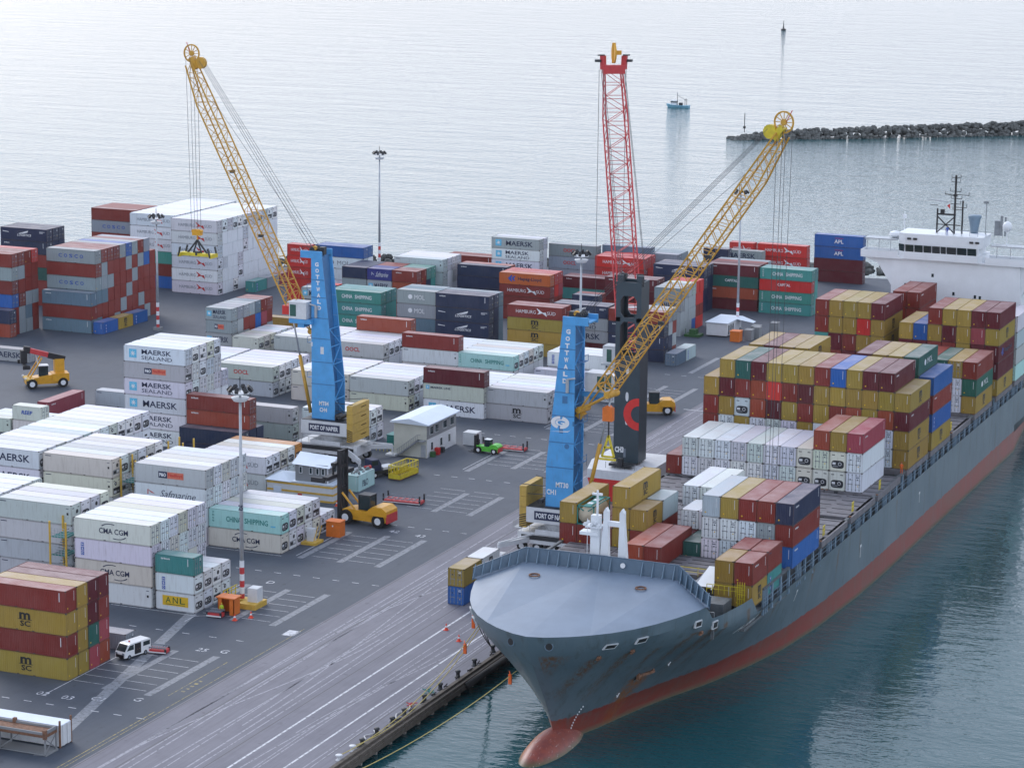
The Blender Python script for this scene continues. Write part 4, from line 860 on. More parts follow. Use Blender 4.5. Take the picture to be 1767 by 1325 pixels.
def hb(z, t):
    s = min(1, max(0, (z+1.8)/(14.2-3.6*min(1, max(0, (t-12)/18)))))
    s = s**1.25
    v = interp(WLN, t)*(1-s)+interp(DK, t)*s
    if z < -1.8: v *= 1+(z+1.8)*.03
    if t > 190 and z < 3: v *= 1-(t-190)/120
    return v
ZT = [(0, 14), (287.2, 14), (288.6, 12.2), (290.2, 12.1), (291.2, 12.05), (301.4, 11.5), (303.4, 9.1), (306, 8.8), (600, 8.8)]
LV = [-9, -5, -1.8, -.9, 0, .9, 1.8, 3.2, 4.6, 6.2, 8]; UP = [.25, .5, .765, 1]
def hpt(side, lev, t):
    if lev < len(LV):
        z = LV[lev]; ys = interp(STEM, z); y = ys+t*(505-ys)/238; return (XC+side*hb(z, t), y, z)
    z = 12.0
    for _ in range(8):
        ys = interp(STEM, z); y = ys+t*(505-ys)/238; z = .5*z+.5*(8+(interp(ZT, y)-8)*UP[lev-len(LV)])
    return (XC+side*hb(z, t), y, z)
mb = MB(); NL = len(LV)+len(UP)
T2 = sorted(set(Tl+[19.9, 20.6, 21.3, 22.0, 32.8, 33.4, 34.6, 35.6, 36.6, 39]))
for side in (-1, 1):
    o0 = [[hpt(side, l, t) for l in range(NL)] for t in T2]
    vs = [p for r in o0 for p in r]; fs = []
    for i in range(len(T2)-1):
        for l in range(NL-1):
            q = (i*NL+l, (i+1)*NL+l, (i+1)*NL+l+1, i*NL+l+1); fs.append(q if side > 0 else q[::-1])
    mb.add(vs, fs)
mb.quad((XC-12, 505, -9), (XC+12, 505, -9), (XC+16, 505, 8.8), (XC-16, 505, 8.8))
hull = local('hull', mb, 'hull_paint', S, True)
try:
    hull.data.set_sharp_from_angle(angle=rad(28))
except Exception: pass
# bulbous bow breaking the surface
mb = MB(); vs = []; NU, NV = 22, 18
for i in range(NU+1):
    a = math.pi*i/NU
    for j in range(NV):
        bb = 2*math.pi*j/NV; r = math.sin(a)**.8
        vs.append((XC+3.3*r*math.cos(bb), 275.2-9.8*math.cos(a), -5.15+(5.35 if math.sin(bb) > 0 else 5.0)*r*math.sin(bb)))
fs = [(i*NV+j, i*NV+(j+1) % NV, (i+1)*NV+(j+1) % NV, (i+1)*NV+j) for i in range(NU) for j in range(NV)]
mb.add(vs, fs)
m, nt, b = new_mat('bulb_paint'); v = coords(nt, shift=False); tc = nt.nodes.new('ShaderNodeTexCoord'); sx = nt.nodes.new('ShaderNodeSeparateXYZ'); nt.links.new(tc.outputs['Object'], sx.inputs[0])
n1 = noise(nt, v, .9, 5, .7); c = mixc(nt, ramp(nt, n1, .35, .65), (.20, .055, .05), (.30, .075, .05))
dx = math_(nt, 'ADD', sx.outputs[0], 111.0)
c = mixc(nt, ramp(nt, math_(nt, 'ADD', math_(nt, 'MULTIPLY', dx, -.8), n1), .3, .9), c, (.42, .13, .02))
low = ramp(nt, math_(nt, 'ADD', math_(nt, 'MULTIPLY', math_(nt, 'ADD', sx.outputs[2], 1.7), 1.2), math_(nt, 'MULTIPLY', n1, .5)), .1, .9); c = mixc(nt, low, (.07, .08, .03), c)
vsn = coords(nt, (2.5, .4, 1.2), shift=False); c = mixc(nt, math_(nt, 'MULTIPLY', ramp(nt, noise(nt, vsn, 2.5, 3), .62, .7), .5), c, (.55, .45, .42))
nt.links.new(c, b.inputs['Base Color']); b.inputs['Roughness'].default_value = .4; MATS['bulb_paint'] = m
local('bulbous_bow', mb, 'bulb_paint', S, True)
# whaleback: five flat plates from the breakwater wall down to the bow edge
edge = [hpt(1, NL-1, t) for t in T2 if hpt(1, NL-1, t)[1] <= 287.0]
edR = [(p[0], p[1], 14.0) for p in edge]; edL = [(2*XC-p[0], p[1], 14.0) for p in edge]
W0, W1, W2, W3 = (XC-15.45, 286.6, 14.1), (XC-10.0, 290.3, 15.9), (XC+10.0, 290.3, 15.9), (XC+15.45, 286.6, 14.1)
ks = 4
def plate(pts_edge, apex, extra, nm):
    mb = MB(); a = apex
    seq = pts_edge+extra
    for p, q in zip(seq[:-1], seq[1:]): mb.add([a, p, q], [(0, 1, 2)])
    o = local(nm, mb, 'whale_panel', S)
plate(edL[::-1][:len(edL)-ks], W1, [], 'whaleback_plate'); mbq = MB(); mbq.add([W1, W0, edL[-1]], [(0, 1, 2)]); local('whaleback_plate', mbq, 'whale_panel', S)
plate(edR[::-1][:len(edR)-ks], W2, [], 'whaleback_plate'); mbq = MB(); mbq.add([W2, edR[-1], W3], [(0, 1, 2)]); local('whaleback_plate', mbq, 'whale_panel', S)
mb = MB(); mid = edL[ks:0:-1]+[edL[0]]+edR[1:ks+1]; M0 = (XC, 290.3, 15.95)
seq = [W1]+mid+[W2]
for p, q in zip(seq[:-1], seq[1:]): mb.add([M0, p, q], [(0, 1, 2)])
local('whaleback_plate', mb, 'whale_panel', S)
for sx_ in (-1, 1):
    mb = MB(); c0 = Vector((XC+sx_*6.9, 286.0, 15.62))
    for i in range(14):
        a0, a1 = 2*math.pi*i/14, 2*math.pi*(i+1)/14
        p = lambda a, r: (c0.x+.62*r*math.cos(a), c0.y+.62*r*math.sin(a), c0.z+.02)
        mb.bar(p(a0, 1), p(a1, 1), .16, .14)
    local('mooring_eye', mb, 'rust_deck', S)
    m_ = MB(); d = Vector((sx_*.35, -1, -.11))
    for i in range(7):
        a = c0+d*(.7+i*.75); w = .42-.035*i
        m_.quad((a.x-w, a.y, a.z+.05), (a.x+w, a.y, a.z+.05), (a.x+w*.9+d.x*.75, a.y-.75, a.z-.03), (a.x-w*.9+d.x*.75, a.y-.75, a.z-.03))
# breakwater wall with stiffeners
P('bow_wall_blue', (.075, .125, .18), .45, var=.1)
wall = [W0, W1, (XC, 290.3, 15.95), W2, W3]; mb = MB()
for a, b_ in zip(wall[:-1], wall[1:]):
    h1 = 1.75 if a[0] > XC-16 and a[2] > 15 else 1.2; h2 = 1.75 if b_[2] > 15 else 1.2
    for dy in (0, .08): mb.quad((a[0], a[1]+dy, a[2]-.3), (b_[0], b_[1]+dy, b_[2]-.3), (b_[0], b_[1]+dy+.35, b_[2]+h2), (a[0], a[1]+dy+.35, a[2]+h1))
    mb.bar((a[0], a[1]+.38, a[2]+h1), (b_[0], b_[1]+.38, b_[2]+h2), .14, .1)
local('breakwater_wall', mb, 'bow_wall_blue', S)
for sd2 in (-1, 1):
    for k in range(6):
        f = (k+.3)/6; x = XC+sd2*(15.45-5.45*f); y = 286.6+3.7*f; z = 14.1+1.8*f
        mb = MB(); mb.add([(x-.04, y-.55, z), (x+.04, y-.55, z), (x+.04, y+.1, z), (x-.04, y+.1, z), (x-.04, y+.22, z+1.55), (x+.04, y+.22, z+1.55), (x+.04, y+.33, z+1.55), (x-.04, y+.33, z+1.55)], [(0, 1, 5, 4), (1, 2, 6, 5), (3, 0, 4, 7), (4, 5, 6, 7)]); local('stiffener', mb, 'coat_bluegrey', S)
for k in range(15):
    x = XC-9.6+k*1.37
    if XC+1.5 < x < XC+4.6: continue
    mb = MB(); y = 290.3; z = 15.9; mb.add([(x-.04, y-.55, z), (x+.04, y-.55, z), (x+.04, y+.1, z), (x-.04, y+.1, z), (x-.04, y+.22, z+1.65), (x+.04, y+.22, z+1.65), (x+.04, y+.33, z+1.65), (x-.04, y+.33, z+1.65)], [(0, 1, 5, 4), (1, 2, 6, 5), (3, 0, 4, 7), (4, 5, 6, 7)]); local('stiffener', mb, 'coat_bluegrey', S)
mb = MB(); mb.cyl((XC+3.0, 290.2, 16.9), (0, 1, -.2), .32, .1, 14); local('bell_disc', mb, 'crane_white', S)
# fairlead windows and hawse holes in the bow band (set on the plating)
def on_hull(side, z, y, out=.03):
    lo, hi = 0.0, 200.0
    for _ in range(40):
        m0 = (lo+hi)/2; ys = interp(STEM, z)
        if ys+m0*(505-ys)/238 < y: lo = m0
        else: hi = m0
    x = hb(z, lo)
    d = (hb(z, lo+.4)-hb(z, max(0, lo-.4)))/(.8 if lo > .4 else .4+lo); n = Vector((side, -d*side*side, 0)) if True else None
    n = Vector((side, -d, 0)).normalized(); return Vector((XC+side*(x), y, z))+n*out, n
def framed(side, z, y, w, h, nm='fairlead_window'):
    c, n = on_hull(side, z, y, .02); t = Vector((-n.y, n.x, 0)); up = (on_hull(side, z+.3, y, .02)[0]-on_hull(side, z-.3, y, .02)[0]).normalized()
    o = local(nm, MBq(c, t, up, n, w, h, .12, 0), ['crane_white'], S); i = MBq(c+n*.09, t, up, n, w-.3, h-.3, .06, 0).mesh('opening', ['ship_black']); q = link('opening', i, o)
def MBq(c, t, up, n, w, h, d, mi):
    mb = MB(); pts = [c+t*(a*w/2)+up*(b_*h/2) for a, b_ in ((-1, -1), (1, -1), (1, 1), (-1, 1))]
    vs = [p-n*d for p in pts]+[p+n*d for p in pts]
    mb.add(vs, [(0, 1, 5, 4), (1, 2, 6, 5), (2, 3, 7, 6), (3, 0, 4, 7), (4, 5, 6, 7)], mi); return mb
for (sd3, z, y, w, h) in ((1, 12.25, 272.7, 1.55, .85), (1, 12.35, 276.2, 1.6, .85), (1, 12.3, 285.4, 1.3, .85), (-1, 12.6, 278.2, 1.1, .8), (-1, 12.5, 275.0, 1.0, .8), (1, 11.2, 289.4, 1.2, 1.0)): framed(sd3, z, y, w, h)
for sx_ in (-1, 1):
    c, n = on_hull(sx_, 12.8, 268.05, .03); mb = MB(); mb.cyl(c, n, .52, .12, 16, 0); o = local('hawse_hole', mb, 'coat_bluegrey', S); mb = MB(); mb.cyl(c+n*.06, n, .42, .1, 16); link('opening', mb.mesh('opening', ['ship_black']), o)
for (z, y) in ((10.7, 272.9), (10.8, 276.6), (10.9, 286.6)):
    c, n = on_hull(1, z, y, .15); mb = MB(); mb.cyl(c, (0, 1, 0), .22, .5, 8); mb.box(c.x-.2, c.x+.1, c.y-.5, c.y+.5, c.z-.25, c.z-.05); local('roller_fairlead', mb, 'rust_deck', S)
# anchor pocket with the anchor
c, n = on_hull(1, 5.2, 285.6, .06); t = Vector((-n.y, n.x, 0))
mb = MB(); pts = [c+t*a+Vector((.22*b_, 0, b_)) for a, b_ in ((-1.9, -.5), (1.6, -.2), (2.0, .5), (.6, .75), (-1.2, .5))]; mb.poly([tuple(p+n*.03) for p in pts]); ap = local('anchor_pocket', mb, 'ship_black', S)
mb = MB(); mb.bar(c+t*-1.4+n*.2, c+t*1.6+n*.2, .35, .3); mb.bar(c+t*-1.3+n*.2+Vector((0, 0, -.4)), c+t*-1.3+n*.2+Vector((0, 0, .4)), .35); mb.bar(c+t*1.3+n*.2, c+t*1.5+n*.2+Vector((0, 0, .5)), .25); link('anchor', mb.mesh('anchor', ['rust_deck']), ap)
# hull lettering and marks, laid on the plating
def hull_text(s, y0, z, h, w, slant=.25, mat='ink_white', nm='lettering'):
    vs, fs, tw, th = text_geo(s, .03); mb = MB(); out = []
    for (a, b_) in vs: p, n = on_hull(1, z+b_*h/th, y0+a*w/tw+slant*b_*h/th, .06); out.append(tuple(p))
    mb.add(out, fs); local(nm, mb, mat, S)
hull_text('HEBE', 301.6, 8.0, 1.15, 5.6, .5)
hull_text('7', 322.5, 6.2, 1.6, .55, .1); hull_text('T', 352.3, 5.0, 1.9, .7, 0); hull_text('T', 385.5, 5.4, 1.7, .7, 0)
mb = MB()
for i in range(13): p, n = on_hull(1, 2.6-.36*i, 278.2, .05); mb.box(p.x-.04, p.x+.05, p.y-.09, p.y+.09, p.z-.08, p.z+.08)
local('draught_marks', mb, 'ink_white', S)
for (y, z) in ((283.8, 2.8), (289.2, 5.8)):
    p, n = on_hull(1, z, y, .08); mb = MB(); mb.bar(p+Vector((0, -.5, -.25)), p+Vector((.05, .4, .15)), .09); mb.bar(p+Vector((0, .4, .1)), p+Vector((0, .5, .45)), .09); mb.bar(p+Vector((0, -.5, -.25)), p+Vector((0, -.55, 0)), .09); local('bow_symbol', mb, 'ink_white', S)
# decks
mb = MB(); mb.box(XC-15.6, XC+15.6, 300, 500, 7.4, 7.75); 
dk = []
for yq in [289+1.9*i for i in range(10)]:
    p, n = on_hull(1, 9.0, yq, -.12); dk.append(p)
mb.poly([tuple(p) for p in dk]+[(2*XC-p.x, p.y, 9.0) for p in dk[::-1]]); local('main_deck', mb, 'deck_dark', S)
mb = MB(); mb.box(XC-9.0, XC+8.9, 291.2, 306.6, 9.4, 11.38); local('fore_platform', mb, 'hatch_grey', S)
mb = MB(); mb.box(XC-15.3, XC-9.2, 291.5, 304, 9.3, 10.4); local('mooring_deck', mb, 'hatch_grey', S)
for yb, zt in ((308.8, 11.36), (317.5, 10.55), (331.3, 11.36), (345.9, 11.36), (360.1, 11.33), (376.8, 11.46), (391.1, 11.36), (405.4, 11.36), (420.9, 11.36), (436.9, 11.36), (451.3, 11.36)):
    ln = 8.5 if yb < 310 else 12.75
    for k in range(4):
        x0 = -126.0+k*8.12 if yb > 330 else XC-14.6+k*7.2; wd = 8.0 if yb > 330 else 7.05
        mb = MB(); mb.box(x0, x0+wd, yb, yb+ln, zt-.85, zt)
        for q in range(5): mb.box(x0+.2, x0+wd*.42, yb+1+q*ln/5, yb+1.12+q*ln/5, zt, zt+.05, 1); mb.box(x0+wd*.5, x0+wd-.3, yb+1.6+q*ln/5, yb+1.72+q*ln/5, zt, zt+.05, 1)
        for q in (0, 1): mb.box(x0+.1+q*(wd-.5), x0+.4+q*(wd-.5), yb+.1, yb+.5, zt, zt+.15, 2)
        local('hatch_cover', mb, ['hatch_grey', 'dark_steel', 'rust_deck'], S)
    mb = MB(); mb.box(XC-13.9, XC+13.9, yb+.1, yb+ln-.1, 7.7, zt-.8); local('hatch_coaming', mb, 'deck_dark', S)
# clutter between the hatches
rnd = random.Random(5)
for yb in (330.5, 344.6, 359.0, 373.2, 390.2, 404.3, 418.6, 435.0, 450.2):
    mb = MB()
    for q in range(34):
        x = XC-15+rnd.random()*30; y = yb+rnd.uniform(0, .9); z = 10.9; mb.bar((x, y, z+rnd.uniform(0, .5)), (x+rnd.uniform(-1.6, 1.6), y+rnd.uniform(-.3, .3), z+rnd.uniform(0, .5)), .09)
        if q % 3 == 0: mb.box(x, x+.5, y, y+.3, 10.4, 11.2+rnd.random()*.5)
    mb.box(XC-15.6, XC+15.6, yb-.1, yb+1.1, 10.35, 10.5)
    o = local('lashing_gear', mb, ['dark_steel'], S); o['kind'] = 'stuff'
# starboard and port side: stanchions, top beam, rails
yy = 306.5; i = 0
while yy < 470:
    for sx_ in ((1,) if i % 2 else (1, -1)):
        mb = MB(); x = XC+sx_*15.85
        if i % 4 == 0:
            for q in range(3): mb.box(x-.12, x+.12, yy+q*.8, yy+q*.8+.28, 7.8, 11.1)
        else: mb.box(x-.14, x+.14, yy, yy+.5, 7.8, 11.1)
        local('stanchion', mb, 'coat_bluegrey', S)
    yy += 3.62; i += 1
for sx_ in (1, -1):
    for k in range(11):
        y0 = 306.5+k*14.5
        mb = MB(); x = XC+sx_*15.85; mb.box(x-.25, x+.16, y0, y0+13.2, 11.1, 11.36); local('side_beam', mb, 'deck_dark', S)
        mb = MB(); mb.bar((x+.12, y0, 9.95), (x+.12, y0+14.3, 9.95), .06); mb.bar((x+.12, y0, 9.4), (x+.12, y0+14.3, 9.4), .06)
        for q in range(7): mb.bar((x+.12, y0+q*2, 8.8), (x+.12, y0+q*2, 10.0), .06)
        local('handrail', mb, 'coat_bluegrey', S)
        mb = MB(); yq = y0+13.6
        for q in range(3): mb.bar((x-.4, yq+.4*q, 10.8), (x-.4, yq+.4*q, 12.7), .07)
        mb.bar((x-.4, yq-.1, 12.7), (x-.4, yq+.95, 12.7), .08); mb.bar((x-.4, yq-.1, 12.1), (x-.4, yq+.95, 12.1), .08); mb.box(x-.9, x-.2, yq, yq+.8, 10.9, 11.05); local('safety_cage', mb, 'rail_yellow', S)
mb = MB()
for (a, b_) in (((XC+10.0, 301.7), (XC+14.6, 301.7)), ((XC-8.5, 308.3), (XC+9.6, 307.9))): mb.bar((a[0], a[1], 12.5), (b_[0], b_[1], 12.5), .07); mb.bar((a[0], a[1], 11.95), (b_[0], b_[1], 11.95), .05); [mb.bar((a[0]+(b_[0]-a[0])*q/6, a[1], 11.3), (a[0]+(b_[0]-a[0])*q/6, a[1], 12.5), .06) for q in range(7)]
for q in range(4): mb.bar((XC+14.0+.5*q*.6, 301.8, 8.9), (XC+14.0+.5*q*.6, 301.8, 13.2), .07)
for q in range(7): mb.bar((XC+14.0, 301.8, 9.2+q*.6), (XC+15.0, 301.8, 9.2+q*.6), .05)
local('yellow_handrail', mb, 'rail_yellow', S)
mb = MB(); mb.bar((XC+8, 302.6, 11.5), (XC+9.6, 309.6, 11.7), .14); mb.bar((XC+10.3, 302.6, 11.5), (XC+10.6, 306, 13.1), .14)
mb.poly([(XC+8.0, 303.0, 11.7), (XC+10.2, 303.0, 11.7), (XC+10.5, 307.4, 13.2), (XC+8.4, 307.4, 13.2)])
for q in range(5): mb.bar((XC+8.0+.1*q, 303+q, 11.8+.3*q), (XC+7.0+.1*q, 303+q, 11.5+.0*q), .1)
local('gangway', mb, 'ship_white', S)
# starboard working deck clutter at the bow
mb = MB(); mb.box(XC+9.3, XC+13.6, 297.5, 300.8, 9.2, 11.3); mb.bar((XC+14.8, 289.8, 9.2), (XC+14.8, 289.8, 12.6), .35); mb.bar((XC+11.6, 290.0, 12.5), (XC+14.8, 290.0, 12.4), .22); mb.cyl((XC+12.6, 294.5, 9.8), (1, 0, 0), .6, 1.4, 12); mb.box(XC+11.6, XC+13.6, 293.9, 295.3, 9.2, 9.6)
local('winch_gear', mb, 'deck_dark', S)
mb = MB(); mb.cyl((XC-12.3, 294.6, 10.9), (0, 1, .0), .25, 1.2, 8); mb.box(XC-14.2, XC-13.2, 292.3, 294.8, 10.4, 11.2); mb.box(XC-12.9, XC-10.2, 297.5, 300.5, 10.4, 11.5); mb.bar((XC-13.5, 290.8, 10.4), (XC-13.5, 290.8, 13.4), .25); local('mooring_winch', mb, 'grey_steel', S)
mb = MB()
for q in range(8): mb.bar((XC-10.4+.0*q, 293.0+.35*q, 10.8+.35*q), (XC-9.4, 293.0+.35*q, 10.8+.35*q), .09)
mb.bar((XC-10.4, 292.8, 10.6), (XC-10.4, 296, 13.8), .08); mb.bar((XC-9.4, 292.8, 10.6), (XC-9.4, 296, 13.8), .08); mb.box(XC-10.6, XC-9.0, 295.8, 296.6, 13.0, 13.6); local('deck_ladder', mb, 'crane_white', S)
# foremast pair
FM = XC-1.25
mb = MB(); yb = 291.6; mb.add([(FM-.65, yb, 11.3), (FM+.75, yb, 11.3), (FM+.75, yb+.9, 11.3), (FM-.65, yb+.9, 11.3), (FM-.55, yb, 22.4), (FM+.55, yb, 22.4), (FM+.55, yb+.9, 22.4), (FM-.55, yb+.9, 22.4)], [(0, 1, 5, 4), (1, 2, 6, 5), (2, 3, 7, 6), (3, 0, 4, 7), (4, 5, 6, 7)])
mb.box(FM-1.9, FM+.5, yb-.3, yb+1.2, 19.9, 20.3); mb.bar((FM+.3, yb, 20), (FM+.3, yb, 25.6), .28, None, 0, 8); mb.box(FM-.4, FM+.9, yb-.1, yb+.2, 25.0, 25.25); mb.box(FM-1.1, FM+.9, yb-.5, yb+1.2, 20.9, 21.1)
for q in range(5): mb.cyl((FM-1.2+.45*q, yb-.35, 21.3+.3*(q % 2)), (0, 1, 0), .2, .4, 8)
mb.bar((FM-.9, yb-.2, 17), (FM-.9, yb-.2, 11.4), .06); mb.bar((FM-.9, yb-.2, 22), (FM-.9, yb-.2, 11.4), .06); local('foremast', mb, 'ship_white', S)
mb = MB()
for (b0, b1, t0, t1) in ((.25, 1.85, 1.05, 1.65), (2.9, 4.6, 3.15, 3.75)):
    mb.add([(FM+b0, yb, 11.3), (FM+b1, yb, 11.3), (FM+b1, yb+1, 11.3), (FM+b0, yb+1, 11.3), (FM+t0, yb+.1, 21.9), (FM+t1, yb+.1, 21.9), (FM+t1, yb+.8, 21.9), (FM+t0, yb+.8, 21.9)], [(0, 1, 5, 4), (1, 2, 6, 5), (2, 3, 7, 6), (3, 0, 4, 7), (4, 5, 6, 7)])
    mb.prism([(FM+t0, 21.9), (FM+t1, 21.9), (FM+t1, 23.0), (FM+(t0+t1)/2, 23.5), (FM+t0, 23.0)], yb+.1, yb+.8)
mb.box(FM+1.5, FM+3.3, yb+.2, yb+.7, 21.2, 21.8); local('goalpost_mast', mb, 'ship_white', S)
mb = MB()
for q in (0, 1.1):
    mb.bar((FM-2.3+q, yb-.5, 11.4), (FM-2.3+q, yb-.5, 18.3-4.4), .1); mb.bar((FM-1.8+q, yb-.5, 11.4), (FM-1.8+q, yb-.5, 18.3-4.4), .1); mb.bar((FM-2.3+q, yb-.5, 13.9), (FM-1.8+q, yb-.5, 13.9), .1)
local('vent_pipe', mb, 'ship_white', S)
# bridge house
Yh = 468.0
mb = MB(); mb.box(-120.8, -97.1, Yh, Yh+12, 7.7, 29.2); mb.prism([(-126.4, 29.2), (-120.8, 29.2), (-120.8, 24.0), (-123.5, 28.0)], Yh+.3, Yh+2.4); mb.prism([(-97.1, 29.2), (-92.6, 29.2), (-94.6, 28.2), (-97.1, 23)], Yh+.3, Yh+2.4)
mb.prism([(-97.1, 7.7), (-95.7, 7.7), (-97.1, 29.2)], Yh+.0, Yh+12); local('bridge_house', mb, 'ship_white', S)
mb = MB(); mb.box(-126.6, -92.4, Yh-.6, Yh+2.8, 29.2, 29.5)
for (x0, x1) in ((-126.6, -119.6), (-103.4, -92.4)):
    mb.box(x0, x1, Yh-.62, Yh-.5, 29.5, 30.55); mb.box(x0, x1, Yh+2.7, Yh+2.8, 29.5, 30.55)
mb.box(-126.62, -126.5, Yh-.6, Yh+2.8, 29.5, 30.55); mb.box(-92.5, -92.4, Yh-.6, Yh+2.8, 29.5, 30.55)
local('bridge_wing', mb, 'ship_white', S)
mb = MB()
for x in (-125.6, -123.4, -121.2, -101.5, -99.0, -96.5, -94): mb.bar((x, Yh+.2, 30.5), (x, Yh+.2, 32.6), .1)
mb.box(-126, -120, Yh-.4, Yh+2.6, 32.55, 32.75); mb.box(-102.6, -93, Yh-.4, Yh+2.6, 32.55, 32.75); local('wing_canopy', mb, 'galvanised', S)
mb = MB(); bowp = [(-119.5, Yh-.2), (-118.3, Yh-1.0), (-104.8, Yh-1.0), (-104.0, Yh-.2), (-104.0, Yh+6), (-119.5, Yh+6)]
def ring(pts, z0, z1, mbx, mi=0, g=0):
    n = len(pts); cx = sum(p[0] for p in pts)/n; cy = sum(p[1] for p in pts)/n
    q = [(cx+(p[0]-cx)*(1+g), cy+(p[1]-cy)*(1+g)) for p in pts]
    mbx.add([(p[0], p[1], z0) for p in pts]+[(p[0], p[1], z1) for p in q], [(i, (i+1) % n, n+(i+1) % n, n+i) for i in range(n)]+[tuple(range(n, 2*n)), tuple(range(n))[::-1]], mi)
ring(bowp, 29.4, 30.75, mb); ring([(p[0]*1, p[1]) for p in bowp], 32.05, 34.1, mb, 0, .012); local('wheelhouse', mb, 'ship_white', S)
xs = [-118.2, -116.5, -114.8, -113.2, -111.6, -110.5, -108.6, -106.7, -104.9]
for a, b_ in zip(xs[:-1], xs[1:]):
    mb = MB(); mb.add([(a+.09, Yh-1.0, 30.75), (b_-.09, Yh-1.0, 30.75), (b_-.09, Yh-1.25, 32.05), (a+.09, Yh-1.25, 32.05)], [(0, 1, 2, 3)]); local('bridge_window', mb, 'glass_dark', S)
mb = MB(); mb.add([(-119.5, Yh-.2, 30.75), (-118.35, Yh-1.0, 30.75), (-118.35, Yh-1.1, 32.05), (-119.6, Yh-.3, 32.05)], [(0, 1, 2, 3)]); local('bridge_window', mb, 'glass_dark', S)
mb = MB(); mb.box(-118.4, -104.6, Yh-.9, Yh+5, 30.6, 32.1); local('window_mullions', mb, 'ship_white', S)
for x in (-117.8, -116.7, -106.3, -105.2):
    mb = MB(); mb.box(x, x+.7, Yh-1.3, Yh-1.1, 33.0, 33.35); local('roof_vent', mb, 'ship_black', S)
for (x, z) in ((-113.3, 26.2), (-118.3, 24.1), (-117.4, 24.1), (-113.5, 23.4), (-109.3, 23.1), (-105.3, 22.8), (-104.4, 22.7), (-118.6, 20.2), (-112.9, 20.0)):
    mb = MB(); mb.box(x, x+.42, Yh-.05, Yh+.02, z, z+.62); f = local('porthole_window', mb, 'glass_dark', S)
mb = MB(); mb.box(-97.05, -96.5, Yh+4, Yh+5.2, 24.0, 25.2); local('lifebuoy_box', mb, 'crane_red', S)
# signal mast and gear on the monkey island
mb = MB(); mx, my = -110.0, Yh+2.2
for dx in (-3.2, .0): mb.bar((mx+dx, my, 33.9), (mx+dx, my, 38.6 if dx else 44.9), .32 if dx == 0 else .26)
mb.bar((mx+1.3, my+.6, 33.9), (mx+1.3, my+.6, 40.2), .26)
mb.bar((mx-3.2, my, 37.6), (mx+.2, my, 37.6), .3); mb.bar((mx-3.2, my, 34.2), (mx, my, 37.2), .2); mb.bar((mx-3.2, my, 37.2), (mx, my, 34.2), .2); mb.bar((mx-3.4, my, 35.7), (mx+1.2, my, 35.7), .16)
for z, a, b_ in ((44.4, -.8, .9), (43.6, -.8, .8), (41.9, -1.0, 1.0), (41.3, -1.9, 2.5), (40.6, -.8, 1.2), (39.6, -.8, 1.0), (39.0, -.2, 2.1), (38.6, -.4, 1.4)):
    mb.bar((mx+a, my, z), (mx+b_, my, z), .11); mb.bar((mx+a, my, z), (mx+a, my, z+.6), .07); mb.bar((mx+b_, my, z), (mx+b_, my, z+.65), .07)
mb.bar((mx-1.9, my, 41.4), (mx, my, 40.9), .08); mb.bar((mx-4.6, my, 39.2), (mx-3.2, my, 39.2), .1); mb.box(mx-.35, mx+.35, my-.3, my+.3, 41.0, 41.4); mb.box(mx-2.6, mx-1.9, my-.3, my+.3, 37.8, 38.5)
local('signal_mast', mb, 'ship_black', S)
mb = MB(); mb.bar((mx-5.1, my, 40.2), (mx-1.2, my, 39.9), .3, .16); local('radar_scanner', mb, 'galvanised', S)
mb = MB(); mb.poly([(mx-1.5, my, 39.2), (mx-.9, my, 38.6), (mx-.95, my, 39.6)]); local('signal_flag', mb, 'ink_red', S)
mb = MB(); mb.lathe((-106.9, Yh+5, 33.9), [(.7, 0), (.8, 1.2), (1.1, 2.8), (1.3, 3.3), (1.1, 3.5)], 14); local('exhaust_cowl', mb, 'coat_bluegrey', S, True)
mb = MB(); mb.box(-103.2, -102.2, Yh+5, Yh+6, 33.9, 36.6); mb.bar((-101.9, Yh+5, 33.9), (-101.9, Yh+5, 37.6), .4); mb.bar((-101.2, Yh+5, 33.9), (-101.2, Yh+5, 37.4), .3)
for q in range(9): mb.bar((-112.6+q*1.5, Yh+.1, 34.1), (-112.6+q*1.5, Yh+.1, 35.1), .05)
mb.bar((-112.6, Yh+.1, 35.1), (-100.6, Yh+.1, 35.1), .06); mb.bar((-104.6, Yh+4, 33.9), (-104.6, Yh+4, 39.9), .12); mb.box(-105.1, -104.2, Yh+3.8, Yh+4.2, 39.8, 40.2); local('monkey_island_gear', mb, 'grey_steel', S)
mb = MB(); mb.bar((-100.2, Yh+2, 32.7), (-100.2, Yh+2, 35.2), .14); dm = local('satellite_dome', mb, 'ship_white', S)
mb = MB(); mb.lathe((-100.2, Yh+2, 35.2), [(.5, 0), (.85, .5), (.85, 1.1), (.6, 1.6), (.2, 1.8)], 14); link('dome_shell', mb.mesh('dome_shell', ['ship_white'], True), dm).matrix_parent_inverse = Matrix.Identity(4)
mb = MB(); mb.lathe((-120.9, Yh+2, 32.8), [(.6, 0), (1.1, .4), (1.0, .9), (.3, 1.2)], 12); mb.bar((-119.5, Yh+3, 33), (-119.5, Yh+3, 37.5), .1); mb.box(-119.8, -119.2, Yh+2.8, Yh+3.2, 36.3, 37.0); local('port_aerial', mb, 'ship_white', S)
mb = MB(); mb.box(-125.9, -94.2, Yh-4, Yh-.4, 7.7, 12.5); local('lower_house', mb, 'ship_white', S)
